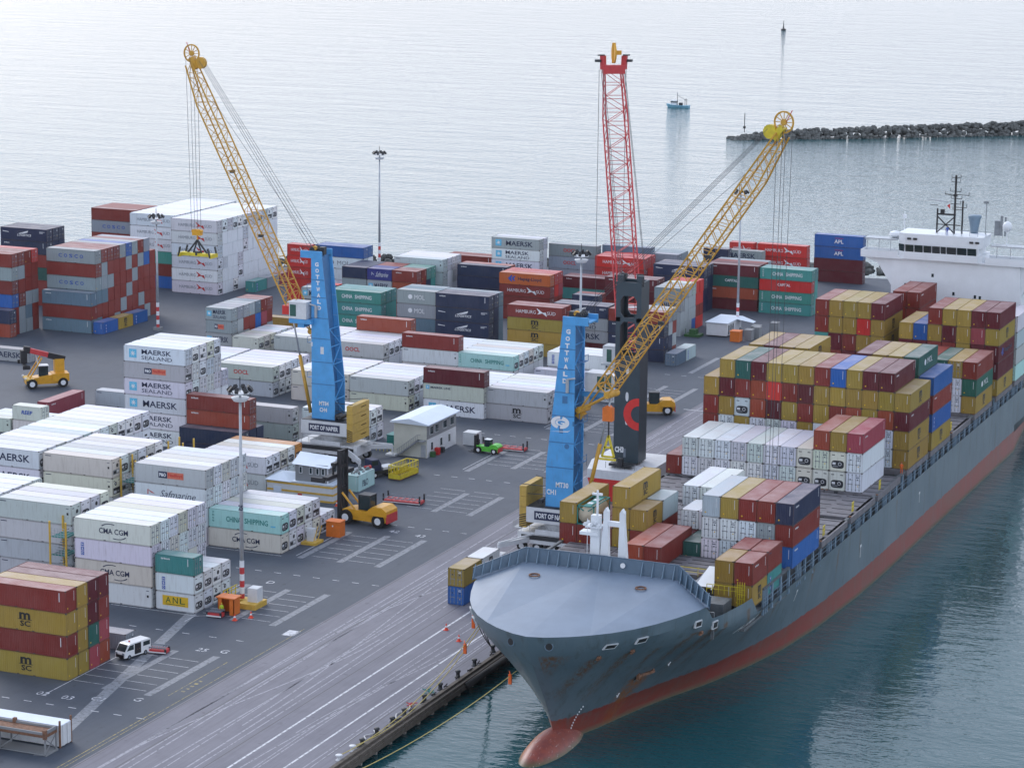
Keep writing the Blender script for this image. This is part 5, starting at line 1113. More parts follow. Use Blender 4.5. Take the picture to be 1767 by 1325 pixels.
# ================================================================== CRANES
UNIT = MB(); UNIT.bar((0, 0, 0), (0, 0, 1), 1, None, 0, 4); _U = {}
def ubar(name, p, q, w, mat, root):
    if mat not in _U: _U[mat] = UNIT.mesh('bar', [mat])
    p = Vector(p); q = Vector(q); d = q-p
    o = bpy.data.objects.new(name, _U[mat]); COL.objects.link(o); o.parent = root
    rot = d.to_track_quat('Z', 'Y').to_matrix().to_4x4()
    base = Matrix.Translation(-root.location)
    if root.parent: pass
    o.matrix_parent_inverse = base
    M = Matrix.Translation(p) @ rot @ Matrix.Diagonal((w, w, d.length, 1))
    o.matrix_basis = M; return o
def boom(root, r0, j0, tip, side, up, wy, dep, mat, bays, fl='x'):
    """lattice boom: four chords, braces on all four faces. r0 root, tip tip centre of head; side = unit across"""
    r0, tip = Vector(r0), Vector(tip); ax = (tip-r0).normalized(); side = Vector(side).normalized(); upv = side.cross(ax).normalized()
    if upv.z < 0 and abs(ax.z) < .95: upv = -upv
    L = (tip-r0).length; jl = j0
    def pt(s, a, b_):    # a across +-1, b up(+1)/down(-1)
        if s < jl: k = s/jl; wv = wy*(.8+.2*k); return r0+ax*s+side*(a*wv/2)+upv*(0 if b_ > 0 else -dep*k)
        k = 1 if s < L*.86 else 1-(s-L*.86)/(L*.14)*.45
        return r0+ax*s+side*(a*wy*(.55+.45*k)/2)+upv*(0 if b_ > 0 else -dep*k)
    st = [0, jl]+[jl+(L-jl)*(i+1)/bays for i in range(bays)]
    for a in (-1, 1):
        for b_ in (-1, 1):
            for s0, s1 in ((0, jl), (jl, L*.86), (L*.86, L)): ubar('chord', pt(s0, a, b_), pt(s1, a, b_), .2, mat, root)
    for i in range(1, len(st)-1):
        s0, s1 = st[i], st[i+1]; f = 1 if i % 2 else -1
        for a in (-1, 1):
            ubar('brace', pt(s0, a, f), pt((s0+s1)/2, a, -f), .085, mat, root); ubar('brace', pt((s0+s1)/2, a, -f), pt(s1, a, f), .085, mat, root)
        for b_ in (-1, 1): ubar('brace', pt(s0, f, b_), pt(s1, -f, b_), .085, mat, root); ubar('brace', pt(s0, -1, b_), pt(s0, 1, b_), .085, mat, root)
    for a in (-1, 1): ubar('brace', pt(jl, a, 1), pt(jl, a, -1), .16, mat, root)
    for b_ in (-1, 1): ubar('brace', pt(jl, -1, b_), pt(jl, 1, b_), .2, mat, root)
    return pt, ax, upv, L
def wheel_spokes(mb, c, axis, r, n=12):
    c = Vector(c); a = Vector(axis).normalized(); u = a.cross(Vector((0, 0, 1))).normalized(); v = a.cross(u)
    for i in range(n*2):
        t0, t1 = math.pi*i/n, math.pi*(i+1)/n
        mb.bar(c+u*r*math.cos(t0)+v*r*math.sin(t0), c+u*r*math.cos(t1)+v*r*math.sin(t1), .22)
        if i % 2 == 0: mb.bar(c, c+u*r*math.cos(t0)+v*r*math.sin(t0), .10)
    mb.cyl(c, a, r*.3, .4, 10)
def gottwald(xe, yf, s, tip, lab, texts, ropes_to, cabfront, padx):
    """xe: tower edge on the boom side, yf: front face of house, s: boom direction along x"""
    R = thing('mobile_harbour_crane', lab, 'crane', (xe-3*s, yf+3.2, 0))
    X = lambda a: xe+s*a
    def bx(mb, a0, a1, y0, y1, z0, z1, mi=0): mb.box(min(X(a0), X(a1)), max(X(a0), X(a1)), y0, y1, z0, z1, mi)
    y0 = yf+.9; D = 4.2
    # tower: front and rear plates, recessed web, flanges, lattice on the open face
    zb, zt = 7.2, 34.8; aB0, aT0 = -4.3, -1.95
    def at(z): return aB0+(aT0-aB0)*min(1, max(0, (z-zb-6)/(zt-zb-6)))
    mb = MB(); zs = [zb, 13.2, 17, 21, 24.5, 28, 31, zt]
    for k, (za, zc) in enumerate(zip(zs[:-1], zs[1:])):
        for (ya, yb_) in ((y0, y0+.22), (y0+D*.9, y0+D*.9+.22)):
            vs = [(X(at(za)), ya, za+.02), (X(0), ya, za+.02), (X(0), ya, zc-.02), (X(at(zc)), ya, zc-.02)]
            vs += [(v[0], yb_, v[2]) for v in vs]; mb.add(vs, [(0, 1, 2, 3), (7, 6, 5, 4), (0, 4, 5, 1), (1, 5, 6, 2), (2, 6, 7, 3), (3, 7, 4, 0)])
        mb.add([(X(at(za)-.06), y0-.05, za-.06), (X(.06), y0-.05, za-.06), (X(.06), y0-.05, za+.06), (X(at(za)-.06), y0-.05, za+.06), (X(at(za)-.06), y0+.1, za-.06), (X(.06), y0+.1, za-.06), (X(.06), y0+.1, za+.06), (X(at(za)-.06), y0+.1, za+.06)], [(0, 1, 2, 3), (3, 2, 6, 7), (0, 4, 5, 1)], 1)
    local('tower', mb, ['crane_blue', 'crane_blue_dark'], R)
    mb = MB()      # web plate and inner wall, set back from both open faces
    for ins, mi in ((.9, 0),):
        vs = [(X(at(zb)+ins*1.1), y0+.2, zb), (X(-ins*.55), y0+.2, zb), (X(-ins*.5), y0+.2, zt), (X(at(zt)+ins*.5), y0+.2, zt)]; vs += [(v[0], y0+D*.9, v[2]) for v in vs]
        mb.add(vs, [(0, 3, 7, 4), (1, 5, 6, 2), (3, 2, 6, 7), (0, 4, 5, 1)])
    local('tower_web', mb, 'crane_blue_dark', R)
    sides = [0.0] if s > 0 else [None]
    zz = zb+.5; k = 0
    while zz < zt-3:
        z2 = zz+3.0
        for edge_ in ('b', 'o'):
            ea = (lambda z: X(0)) if edge_ == 'b' else (lambda z: X(at(z)))
            if zz < 22 or edge_ == 'b':
                ubar('tower_brace', (ea(zz), y0+.2 if k % 2 else y0+D*.9, zz), (ea(z2), y0+D*.9 if k % 2 else y0+.2, z2), .14, 'crane_blue', R)
                ubar('tower_brace', (ea(z2), y0+.2, z2), (ea(z2), y0+D*.9, z2), .14, 'crane_blue', R)
        zz = z2; k += 1
    # climbing ladder with platforms on the boom side
    mb = MB()
    for q in range(52): mb.bar((X(.35), y0+1.3, 8+q*.5), (X(.35), y0+1.9, 8+q*.5), .05)
    mb.bar((X(.35), y0+1.3, 8), (X(.35), y0+1.3, 34), .07); mb.bar((X(.35), y0+1.9, 8), (X(.35), y0+1.9, 34), .07)
    for z in (14, 20, 29): bx(mb, .05, 1.1, y0+.6, y0+2.6, z, z+.08); mb.bar((X(1.1), y0+.6, z+1), (X(1.1), y0+2.6, z+1), .06); mb.bar((X(1.1), y0+.6, z), (X(1.1), y0+.6, z+1), .06); mb.bar((X(1.1), y0+2.6, z), (X(1.1), y0+2.6, z+1), .06)
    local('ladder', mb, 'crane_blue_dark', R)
    # head with sheaves
    mb = MB(); bx(mb, -1.95, 2.0, y0-.08, y0+.3, zt-.2, zt+1.0); bx(mb, -1.95, 2.0, y0+D*.9, y0+D*.9+.3, zt-.2, zt+1.0); bx(mb, .6, 2.0, y0, y0+D, zt+.1, zt+.3); local('tower_head', mb, 'crane_blue', R)
    mb = MB()
    for yy_ in (.8, 1.5, 2.3, 3.0): mb.cyl((X(.2), y0+yy_, zt+1.0), (0, 1, 0), .55, .2, 12)
    mb.bar((X(-1.5), y0+.4, zt+1.6), (X(1.8), y0+.4, zt+1.6), .07); mb.bar((X(-1.5), y0+.4, zt+.9), (X(-1.5), y0+.4, zt+1.7), .07); mb.bar((X(1.8), y0+.4, zt+.9), (X(1.8), y0+.4, zt+1.7), .07); bx(mb, -1.6, -.7, y0+1.5, y0+2.6, zt+.2, zt+1.5)
    local('head_sheaves', mb, 'dark_steel', R)
    mb = MB(); mb.cyl((X(-.2), y0+1.0, zt+1.4), (0, 1, 0), .4, .5, 10); local('head_beacon', mb, 'machine_yellow', R)
    # house, counterweight slabs, sign
    mb = MB(); bx(mb, -7.0, 1.6, yf, yf+6.6, 4.7, 7.0); local('machine_house', mb, 'crane_white', R)
    mb = MB(); bx(mb, -6.9, 1.5, yf+.1, yf+6.5, 7.0, 7.1); local('house_roof', mb, 'dark_steel', R)
    mb = MB(); sa, sb = (-5.7, .15); bx(mb, sa, sb, yf-.05, yf, 5.2, 6.5); sg = local('name_board', mb, 'ink_navy', R)
    mb = MB(); put_text(mb, 'PORT OF NAPIER', (X(sa)+X(sb))/2, 5.85, 5.3, .78, 0, yf-.062, bold=.035); bx2 = mb.mesh('lettering', ['ink_white']); q = link('lettering', bx2, sg)
    for k in range(4):
        mb = MB(); bx(mb, -8.1, -7.02, yf+.0, yf+6.5, 3.8+k*1.58, 3.8+k*1.58+1.52)
        for q in range(2): bx(mb, -8.16, -8.08, yf+3.4, yf+5.2, 4.6+k*1.58, 4.7+k*1.58, 1)
        cwt = local('counterweight', mb, ['counterweight', 'dark_steel'], R)
    mb = MB()
    for q in range(6): mb.add([(X(-8.12), yf-.02, 3.8+q*.34), (X(-7.0), yf-.02, 4.15+q*.34), (X(-7.0), yf-.02, 4.30+q*.34), (X(-8.12), yf-.02, 3.95+q*.34)], [(0, 1, 2, 3)])
    local('hazard_stripes', mb, 'ink_black', R)
    mb = MB(); mb.bar((X(-8.0), yf+.3, 10.3), (X(at(10)), yf+1.2, 10.1), .1); mb.bar((X(-8.0), yf+.3, 8.9), (X(at(9)), yf+1.2, 8.8), .1); mb.bar((X(-8), yf+6.2, 10.3), (X(at(10)), yf+4.8, 10.1), .1)
    for q in range(2): mb.cyl((X(-5.2+.9*q), yf+2.2, 7.7), (0, 1, .0), .38, 2.6, 10)
    local('stay_pipes', mb, 'dark_steel', R)
    # undercarriage
    mb = MB(); bx(mb, -8.6, 2.8, yf+.6, yf+6.2, 1.3, 3.0); mb.cyl((X(-2.9), yf+3.3, 3.8), (0, 0, 1), 2.3, 1.7, 20); bx(mb, -5.6, 0, yf+.2, yf+6.4, 2.9, 3.6); local('undercarriage', mb, 'crane_white', R)
    mb = MB(); bx(mb, -8, 2, yf+.55, yf+.6, 1.9, 2.6); local('louvre_panel', mb, 'dark_steel', R)
    for a, yy_ in ((-9.8, -3.2), (-9.8, 9.6), (4.2, -3.2), (4.2, 9.6)):
        mb = MB(); ex = a+(1.6 if a > 0 else -1.2)*padx
        mb.bar((X(a*.62-.6), yf+3.3+(yy_-3.3)*.35, 1.9), (X(ex), yf+yy_, 1.5), .6, .7); mb.bar((X(ex), yf+yy_, .3), (X(ex), yf+yy_, 1.7), .4, None, 0, 8); mb.box(X(ex)-.9, X(ex)+.9, yf+yy_-.9, yf+yy_+.9, .02, .34)
        mb.bar((X(a*.55), yf+3.3+(yy_-3.3)*.3, 2.9), (X(ex), yf+yy_, 1.9), .2); local('outrigger', mb, 'crane_white', R)
    for q in range(5):
        for yy_ in (1.0, 5.8): 
            mb = MB(); mb.cyl((X(-8+q*2.5), yf+yy_, .75), (0, 1, 0), .75, .7, 16); w = local('wheel', mb, 'tyre_rubber', R); mb = MB(); mb.cyl((X(-8+q*2.5), yf+yy_, .75), (0, 1, 0), .4, .76, 10); link('rim', mb.mesh('rim', ['crane_white']), w)
    mb = MB(); bx(mb, -9.9, -8.7, yf+2, yf+5, 3.0, 3.1)
    for q in range(7): mb.bar((X(-9.9), yf+2+q*.5, 3.1), (X(-9.9), yf+2+q*.5, 4.1), .06)
    for q in range(9): mb.bar((X(2.8+.3*q), yf+1.0, 3.0-.3*q), (X(2.8+.3*q), yf+2.2, 3.0-.3*q), .12)
    mb.bar((X(2.8), yf+1.0, 4.0), (X(5.4), yf+1.0, 1.4), .07); mb.bar((X(2.8), yf+1.0, 3), (X(2.8), yf+1.0, 4), .07); mb.bar((X(5.2), yf+1.0, .6), (X(5.2), yf+1.0, 1.6), .07)
    for q in range(8): mb.bar((X(-8+1.4*q), yf+.5, 3), (X(-8+1.4*q), yf+.5, 4), .06)
    mb.bar((X(-8), yf+.5, 4), (X(1.8), yf+.5, 4), .06); local('access_stair', mb, 'galvanised', R)
    # cab
    cy = y0-1.2 if cabfront else y0+3.2; cw = 2.6
    mb = MB(); bx(mb, .4, 3.6, cy, cy+cw, 24.3, 27.1); bx(mb, .5, 3.9, cy-.1, cy+cw+.1, 27.0, 27.15); cab = local('operator_cab', mb, 'crane_white', R)
    mb = MB(); bx(mb, 2.3, 3.45, cy-.03, cy+.02, 24.7, 26.7); bx(mb, 3.58, 3.65, cy+.2, cy+cw-.2, 24.6, 26.8); link('cab_window', mb.mesh('cab_window', ['glass_green']), cab)
    mb = MB(); bx(mb, -.5, 3.7, cy+.1, cy+cw+1.6, 23.5, 24.25); bx(mb, 1.0, 2.2, cy+.4, cy+cw, 22.8, 23.5); local('cab_bracket', mb, 'crane_blue', R)
    mb = MB(); mb.bar((X(-1.0), y0-.3, 24.6), (X(-1.0), y0-.3, 26.6), .5, None, 0, 8); mb.bar((X(-1.0), y0-.3, 26.6), (X(.2), y0-.3, 26.8), .3, None, 0, 8); local('air_duct', mb, 'galvanised', R)
    mb = MB(); bx(mb, -2.3, -1.7, y0-.03, y0, 18.4, 19.6); bx(mb, -.2, .1, y0-.03, y0, 19.6, 20.3); local('hatch_plate', mb, 'crane_white' if s < 0 else 'crane_blue_dark', R)
    # boom
    r0 = Vector((X(.6), y0+D*.5, 21.9)); tp = Vector(tip); dirh = Vector((tp.x-r0.x, tp.y-r0.y, 0)).normalized(); side = Vector((-dirh.y, dirh.x, 0))
    pt, ax, upv, L = boom(R, r0, 5.2, tp, side, None, 2.3, 2.3, 'crane_yellow', 21)
    jn = (pt(5.2, -1, -1)+pt(5.2, 1, -1))/2
    mb = MB(); mb.cyl(r0, side, .5, 2.8, 10); mb.bar(r0+Vector((0, 0, -.5)), Vector((X(0), r0.y, 20.6)), 1.4, 1.0); local('boom_foot', mb, 'crane_yellow', R)
    c0 = Vector((X(1.3), r0.y, 7.6)); cm = c0+(jn-c0)*.55
    mb = MB(); mb.bar(c0, cm, .62, None, 0, 10); local('luffing_cylinder', mb, 'crane_yellow', R, True)
    mb = MB(); mb.bar(cm, jn, .30, None, 0, 8); local('cylinder_rod', mb, 'galvanised', R, True)
    if s < 0: mb = MB(); mb.box(jn.x-1.0, jn.x+1.2, jn.y-1.3, jn.y+1.3, jn.z-1.0, jn.z+.5); local('joint_bracket', mb, 'bright_red', R)
    else: mb = MB(); mb.cyl(jn, side, .55, 2.8, 10); local('joint_bracket', mb, 'crane_yellow', R)
    # tip sheaves
    mb = MB(); wheel_spokes(mb, tp+ax*1.5+upv*.3, side, 1.45); local('tip_sheave', mb, 'crane_yellow', R)
    mb = MB(); mb.cyl(tp+upv*.4-ax*.3+dirh*-.9, side, 1.0, .7, 14); mb.bar(tp-ax*1.2, tp+ax*.9, 1.0, .9); local('tip_drum', mb, 'rail_yellow' if s > 0 else 'crane_yellow', R)
    mb = MB(); mb.bar(tp+ax*1.5, tp+ax*3.6+upv*.3, .1); local('tip_light', mb, 'crane_red', R)
    hd = Vector((X(.3), r0.y, zt+1.1))
    for k, o_ in enumerate((-1.2, -.4, .5, 1.3)):
        a = tp+side*o_*.6+upv*.7-dirh*(.9); b_ = hd+side*o_*1.35
        ubar('stay_rope', a, b_, .05, 'steel_cable', R)
    ubar('stay_rope', tp-ax*7+upv*.3, hd+side*.4, .045, 'steel_cable', R)
    for (dx, dy, zend) in ropes_to:
        a = tp+ax*1.0+Vector((dx*1.0, dy*1.0, 0)); ubar('hoist_rope', a, Vector((tp.x+dx*.8, tp.y+dy*.8, zend)), .05, 'steel_cable', R)
    for f in (.38, .62): 
        p = pt(L*f, -1, -1); mb = MB(); mb.box(p.x-.4, p.x+.4, p.y-.4, p.y+.2, p.z-.7, p.z-.2); local('boom_lamp', mb, 'dark_steel', R)
    # lettering
    xm = (X(at(30))+X(0))/2
    for i, ch in enumerate('GOTTWALD'):
        mb = MB(); put_text(mb, ch, (X(at(33-i*1.15))+X(0))/2-.0, 33.6-i*1.05, .70, .72, 0, y0-.03, bold=.05); local('lettering', mb, 'ink_white', R)
    for (t_, cx_, z_, w_, h_) in texts: mb = MB(); put_text(mb, t_, X(cx_), z_, w_, h_, 0, y0-.03, bold=.03); local('lettering', mb, 'ink_white', R)
    return R, y0
C1, y1_ = gottwald(-200.0, 388.0, -1, (-223.5, 391.6, 66.2), 'blue tower harbour crane with its yellow boom raised to the left', [('MT84', -2.3, 9.9, 1.8, .75), ('CH4', -2.2, 8.8, 1.4, .75)],
               [(0, -.6, 37.5), (0, .6, 37.5), (-.9, -.4, 37.5), (.9, .4, 37.5)], True, 1)
C2, y2_ = gottwald(-136.75, 348.5, 1, (-105.6, 345.4, 64.6), 'blue tower harbour crane with its yellow boom leaning right over the ship', [('MT30', -1.7, 10.6, 2.0, .8), ('CH1', -3.4, 9.4, 1.5, .8)],
               [(0, -.4, 12.2), (.25, .4, 12.2), (-.8, -.3, 12.2), (1.2, .4, 12.2)], False, .2)
# round emblem on the right tower
mb = MB(); cx_, cz_ = -138.9, 20.0
for i in range(20):
    a0, a1 = 2*math.pi*i/20, 2*math.pi*(i+1)/20
    if i in (4, 14): continue
    p = lambda a, r: (cx_+1.45*r*math.cos(a), cz_+.95*r*math.sin(a))
    flat(mb, [p(a0, 1), p(a1, 1), p(a1, .55), p(a0, .55)], 0, y2_-.05)
mb2 = MB(); put_text(mb2, 'G', cx_, cz_, 1.5, 1.0, 0, y2_-.06, bold=.03); flat(mb, [(cx_-1.7, cz_-1.45), (cx_+1.2, cz_-1.35), (cx_+1.7, cz_-1.0), (cx_+1.2, cz_-1.2)], 0, y2_-.05)
local('emblem', mb, 'ink_white', C2); local('lettering', mb2, 'ink_white', C2)
mb = MB(); mb.cyl((-137.8, y2_-.0, 16.5), (0, 1, 0), .38, .12, 14); mb.cyl((-137.9, y2_-.0, 8.2), (0, 1, 0), .45, .12, 14); mb.box(-138.6, -137.8, y2_-.03, y2_+.02, 22.9, 24.0); local('manhole', mb, 'crane_blue_dark', C2)
# spreader on the left crane
SPX, SPY, SPZ = -223.3, 391.6, 33.6
Sp = thing('container_spreader', 'yellow container spreader hanging from the left crane over the white boxes', 'spreader', (SPX, SPY, SPZ))
mb = MB(); mb.box(SPX-3.2, SPX+3.2, SPY-.5, SPY+.5, SPZ-.6, SPZ-.05); 
for sx_ in (-1, 1): mb.box(SPX+sx_*3.1-.2, SPX+sx_*3.1+.2, SPY-1.2, SPY+1.2, SPZ-.75, SPZ-.1)
local('spreader_beam', mb, 'rail_yellow', Sp)
for sx_ in (-1, 1):
    for sy_ in (-1, 1): mb = MB(); mb.bar((SPX+sx_*3.1, SPY+sy_*1.2, SPZ-.6), (SPX+sx_*2.7, SPY+sy_*1.25, SPZ+1.0), .35, .2); local('flipper', mb, 'dark_steel', Sp)
mb = MB()
for sx_ in (-1, 1): mb.bar((SPX+sx_*1.9, SPY, SPZ-.1), (SPX, SPY, SPZ+2.2), .25); mb.bar((SPX+sx_*.8, SPY, SPZ-.1), (SPX, SPY, SPZ+2.2), .2)
mb.cyl((SPX, SPY, SPZ-.1), (0, 0, 1), .55, .7, 12); local('sling_frame', mb, 'dark_steel', Sp)
mb = MB(); mb.box(SPX-.8, SPX+.8, SPY-.45, SPY+.45, SPZ+3.0, SPZ+3.8); mb.bar((SPX, SPY, SPZ+2), (SPX, SPY, SPZ+3), .2)
for q in (-.6, 0, .6): mb.cyl((SPX+q, SPY, SPZ+3.7), (0, 1, 0), .35, .8, 10)
local('hook_block', mb, 'machine_yellow', Sp)
# hook block and lifting frame parked on the right crane
Hk = thing('lifting_tackle', 'yellow triangular lifting frame hanging on an orange block beside the right blue tower', 'lifting frame', (-131.9, 351, 12))
mb = MB(); mb.box(-132.7, -131.2, 350.4, 351.4, 20.6, 22.6); mb.cyl((-131.95, 350.9, 22.4), (0, 1, 0), .55, .9, 12); local('hook_block', mb, 'orange_box', Hk)
mb = MB(); mb.bar((-131.9, 351, 20.6), (-131.9, 351, 18.2), .18); mb.bar((-131.9, 351, 22.6), (-131.9, 351, 24.0), .08); local('chain', mb, 'dark_steel', Hk)
mb = MB()
for a, b_ in (((-131.9, 18.4), (-132.9, 15.2)), ((-131.9, 18.4), (-131.0, 15.2)), ((-132.9, 15.2), (-131.0, 15.2)), ((-132.5, 16.6), (-131.4, 16.6)), ((-133.3, 14.8), (-130.7, 14.8))): mb.bar((a[0], 351, a[1]), (b_[0], 351, b_[1]), .28)
local('frame', mb, 'rail_yellow', Hk)
# dark slate crane with the red boom
C3 = thing('mobile_harbour_crane', 'dark slate tower harbour crane with a red lattice boom pointing away', 'crane', (-139.6, 382, 0))
x0, x1, y0, y1, zb, zt = -141.95, -137.75, 380.0, 383.6, 7.4, 36.2
mb = MB()
for (ya, yb_) in ((y0, y0+.3), (y1-.3, y1)):
    mb.box(x0, x0+.75, ya, yb_, 24.5, 34.0); mb.box(x1-.75, x1, ya, yb_, 24.5, 34.0); mb.box(x0, x1, ya, yb_, 34.0, zt); mb.box(x0, x1, ya, yb_, 29.9, 30.6); mb.box(x0, x1, ya, yb_, zb, 24.5)
    for sx_, xx in ((1, x0+.75), (-1, x1-.75)):
        for zc, sg_ in ((34.0, -1), (30.6, 1), (29.9, -1)): mb.add([(xx, ya, zc), (xx+sx_*.5, ya, zc), (xx, ya, zc+sg_*.7), (xx, yb_, zc), (xx+sx_*.5, yb_, zc), (xx, yb_, zc+sg_*.7)], [(0, 1, 2), (3, 5, 4), (1, 4, 5, 2)])
for xx in (x0, x1-.25): mb.box(xx, xx+.25, y0+.3, y1-.3, zb, zt)
for xx in (x0+.02, x1-.92): mb.box(xx, xx+.9, y0+.4, y0+1.2, zt, zt+1.0); 
local('tower', mb, 'crane_slate', C3)
mb = MB()
for q in (0, 1, 2, 3):
    for xx in (x0+.3+.25*q, x1-1.2+.25*q): mb.cyl((xx, y0+1.6, zt+.7), (1, 0, 0), .5, .12, 10)
mb.bar((x0-.3, y0+.3, zt+1.0), (x0-.3, y0+.3, zt-.6), .2); mb.bar((x1+.2, y0+.3, zt+1.0), (x1+.2, y0+.3, zt-.6), .2); local('head_sheaves', mb, 'dark_steel', C3)
for z in (22.3, 18.0, 14.2):
    mb = MB(); q = [((x0+x1)/2+.05+.26*math.cos(t)*abs(math.cos(t))**-.3, z+.75*math.sin(t)) for t in [2*math.pi*(i+.5)/12 for i in range(12)]]; flat(mb, q, 0, y0-.03); local('oval_plate', mb, 'crane_white', C3)
mb = MB(); flat(mb, [((x0+x1)/2-.4, 8.2), ((x0+x1)/2, 8.2), ((x0+x1)/2, 9.6), ((x0+x1)/2-.4, 9.6)], 0, y0-.03); local('oval_plate', mb, 'ink_grey', C3)
mb = MB(); put_text(mb, 'CH3', x0+1.0, 9.4, 1.5, .95, 0, y0-.03, bold=.06); local('lettering', mb, 'ink_white', C3)
mb = MB(); ccx, ccz = x1, 15.3
for i in range(14):
    a0, a1 = math.pi/2+math.pi*i/14, math.pi/2+math.pi*(i+1)/14
    flat(mb, [(ccx+2.6*math.cos(a0), ccz+2.6*math.sin(a0)), (ccx+2.6*math.cos(a1), ccz+2.6*math.sin(a1)), (ccx+1.35*math.cos(a1), ccz+1.35*math.sin(a1)), (ccx+1.35*math.cos(a0), ccz+1.35*math.sin(a0))], 0, y0-.04)
local('red_emblem', mb, 'bright_red', C3)
mb = MB(); mb.bar(((x0+x1)/2-.4, y1+.4, 12), ((x0+x1)/2-.4, y1+.4, 35), .08); mb.bar(((x0+x1)/2+.4, y1+.4, 12), ((x0+x1)/2+.4, y1+.4, 35), .08)
for q in range(46): mb.bar(((x0+x1)/2-.4, y1+.4, 12+q*.5), ((x0+x1)/2+.4, y1+.4, 12+q*.5), .06)
for z in (14, 20, 26, 32): mb.box(x0+.4, x1-.4, y1+.05, y1+1.0, z, z+.1)
local('ladder', mb, 'bright_red', C3)
mb = MB(); mb.add([(-145.0, 376.6, 6.6), (-135.6, 376.6, 6.6), (-134.4, 380, 7.3), (-134.4, 388, 7.3), (-145.6, 388, 7.3), (-145.6, 380, 7.3), (-145.0, 376.6, 5.2), (-135.6, 376.6, 5.2), (-134.4, 380, 5.2), (-134.4, 388, 5.2), (-145.6, 388, 5.2), (-145.6, 380, 5.2)], [(0, 1, 2, 3, 4, 5), (6, 7, 1, 0), (7, 8, 2, 1), (8, 9, 3, 2), (10, 11, 5, 4), (11, 6, 0, 5)])
local('machine_house', mb, 'crane_white', C3)
mb = MB(); mb.add([(-144.98, 376.65, 5.2), (-135.6, 376.65, 5.2), (-134.45, 380, 5.2), (-134.45, 388, 5.2), (-145.55, 388, 5.2), (-145.55, 380, 5.2), (-144.0, 376.9, 1.6), (-136.2, 376.9, 1.6), (-135, 380, 1.6), (-135, 388, 1.6), (-145, 388, 1.6), (-145, 380, 1.6)], [(6, 7, 1, 0), (7, 8, 2, 1), (8, 9, 3, 2), (10, 11, 5, 4), (11, 6, 0, 5)]); local('red_skirt', mb, 'bright_red', C3)
mb = MB(); mb.box(-141.8, -138.0, 377.6, 379.0, 7.2, 7.6); mb.box(-140.2, -139.4, 377.2, 377.9, 7.2, 8.6); 
for q in range(7): mb.bar((-145.2+q*1.6, 376.8, 7.0), (-145.2+q*1.6, 376.8, 8.0), .05)
local('deck_gear', mb, 'dark_steel', C3)
for xx in (-146.4, -133.9):
    mb = MB(); mb.box(xx, xx+.8, 379, 390, .5, 1.6); local('outrigger', mb, 'dark_steel', C3)
mb = MB(); mb.box(-144.6, -142.2, 381.5, 384, 22.7, 25.3); cab = local('operator_cab', mb, 'crane_white', C3); mb = MB(); mb.box(-143.9, -143.1, 381.44, 381.5, 23.0, 25.0); link('cab_window', mb.mesh('cab_window', ['glass_green']), cab)
mb = MB(); mb.box(-144.8, -142, 381.3, 384.2, 22.4, 22.7); mb.box(-144.6, -142.2, 381.5, 384, 25.3, 25.5); local('cab_floor', mb, 'galvanised', C3)
tp3 = Vector((-151.4, 402.2, 67.2)); r3 = Vector((-140.2, 385.2, 17.0)); dh = Vector((tp3.x-r3.x, tp3.y-r3.y, 0)).normalized(); sd3 = Vector((-dh.y, dh.x, 0))
pt, ax, upv, L = boom(C3, r3, 6.0, tp3, sd3, None, 3.6, 2.4, 'crane_red', 22)
mb = MB(); sv = sd3*1.5; mb.bar(tp3-sv*1.2, tp3+sv*1.2, 1.3, 1.4); mb.bar(tp3-sv*1.15, tp3-sv*1.2+Vector((0, 0, 2.2)), .8); mb.bar(tp3+sv*1.15, tp3+sv*1.2+Vector((0, 0, 2.2)), .8); local('boom_head', mb, 'crane_red', C3)
mb = MB(); mb.bar(tp3-sv*1.8+Vector((0, 0, 2.3)), tp3-sv*1.0+Vector((0, 0, 2.3)), .2); mb.bar(tp3+sv*1.0+Vector((0, 0, 2.3)), tp3+sv*1.8+Vector((0, 0, 2.3)), .2)
for q in (-1, 1): p = tp3+sv*1.7*q+Vector((0, 0, 1.5)); mb.box(p.x-.5, p.x+.5, p.y-.4, p.y+.4, p.z-.3, p.z+.1)
local('head_lamps', mb, 'dark_steel', C3)
mb = MB(); mb.cyl(tp3+Vector((0, 0, 2.6)), sd3, 1.6, .25, 18); mb.bar(tp3+Vector((0, 0, 1)), tp3+Vector((0, 0, 4.3)), .5); mb.bar(tp3-sd3*1.2+Vector((0, 0, 2.7)), tp3+Vector((0, 0, 2.7)), .7); local('tip_sheave', mb, 'machine_yellow', C3)
for o_ in (-2.5, -2.3, 2.2, 2.5, 2.8): ubar('stay_rope', tp3+sd3*o_*.75, Vector(((x0+x1)/2, y0+1.8, zt+1))+sd3*o_*.8, .07, 'steel_cable', C3)
for o_ in (-2.1, 2.4): ubar('hoist_rope', tp3+sd3*o_, tp3+sd3*o_+Vector((0, 0, -44)), .06, 'steel_cable', C3)
# a second dark lattice leg line in front of the tower foot
mb = MB(); mb.bar((-139.9, 386, 16.5), (-139.9, 386, 8), .6, None, 0, 8); local('luffing_cylinder', mb, 'bright_red', C3)

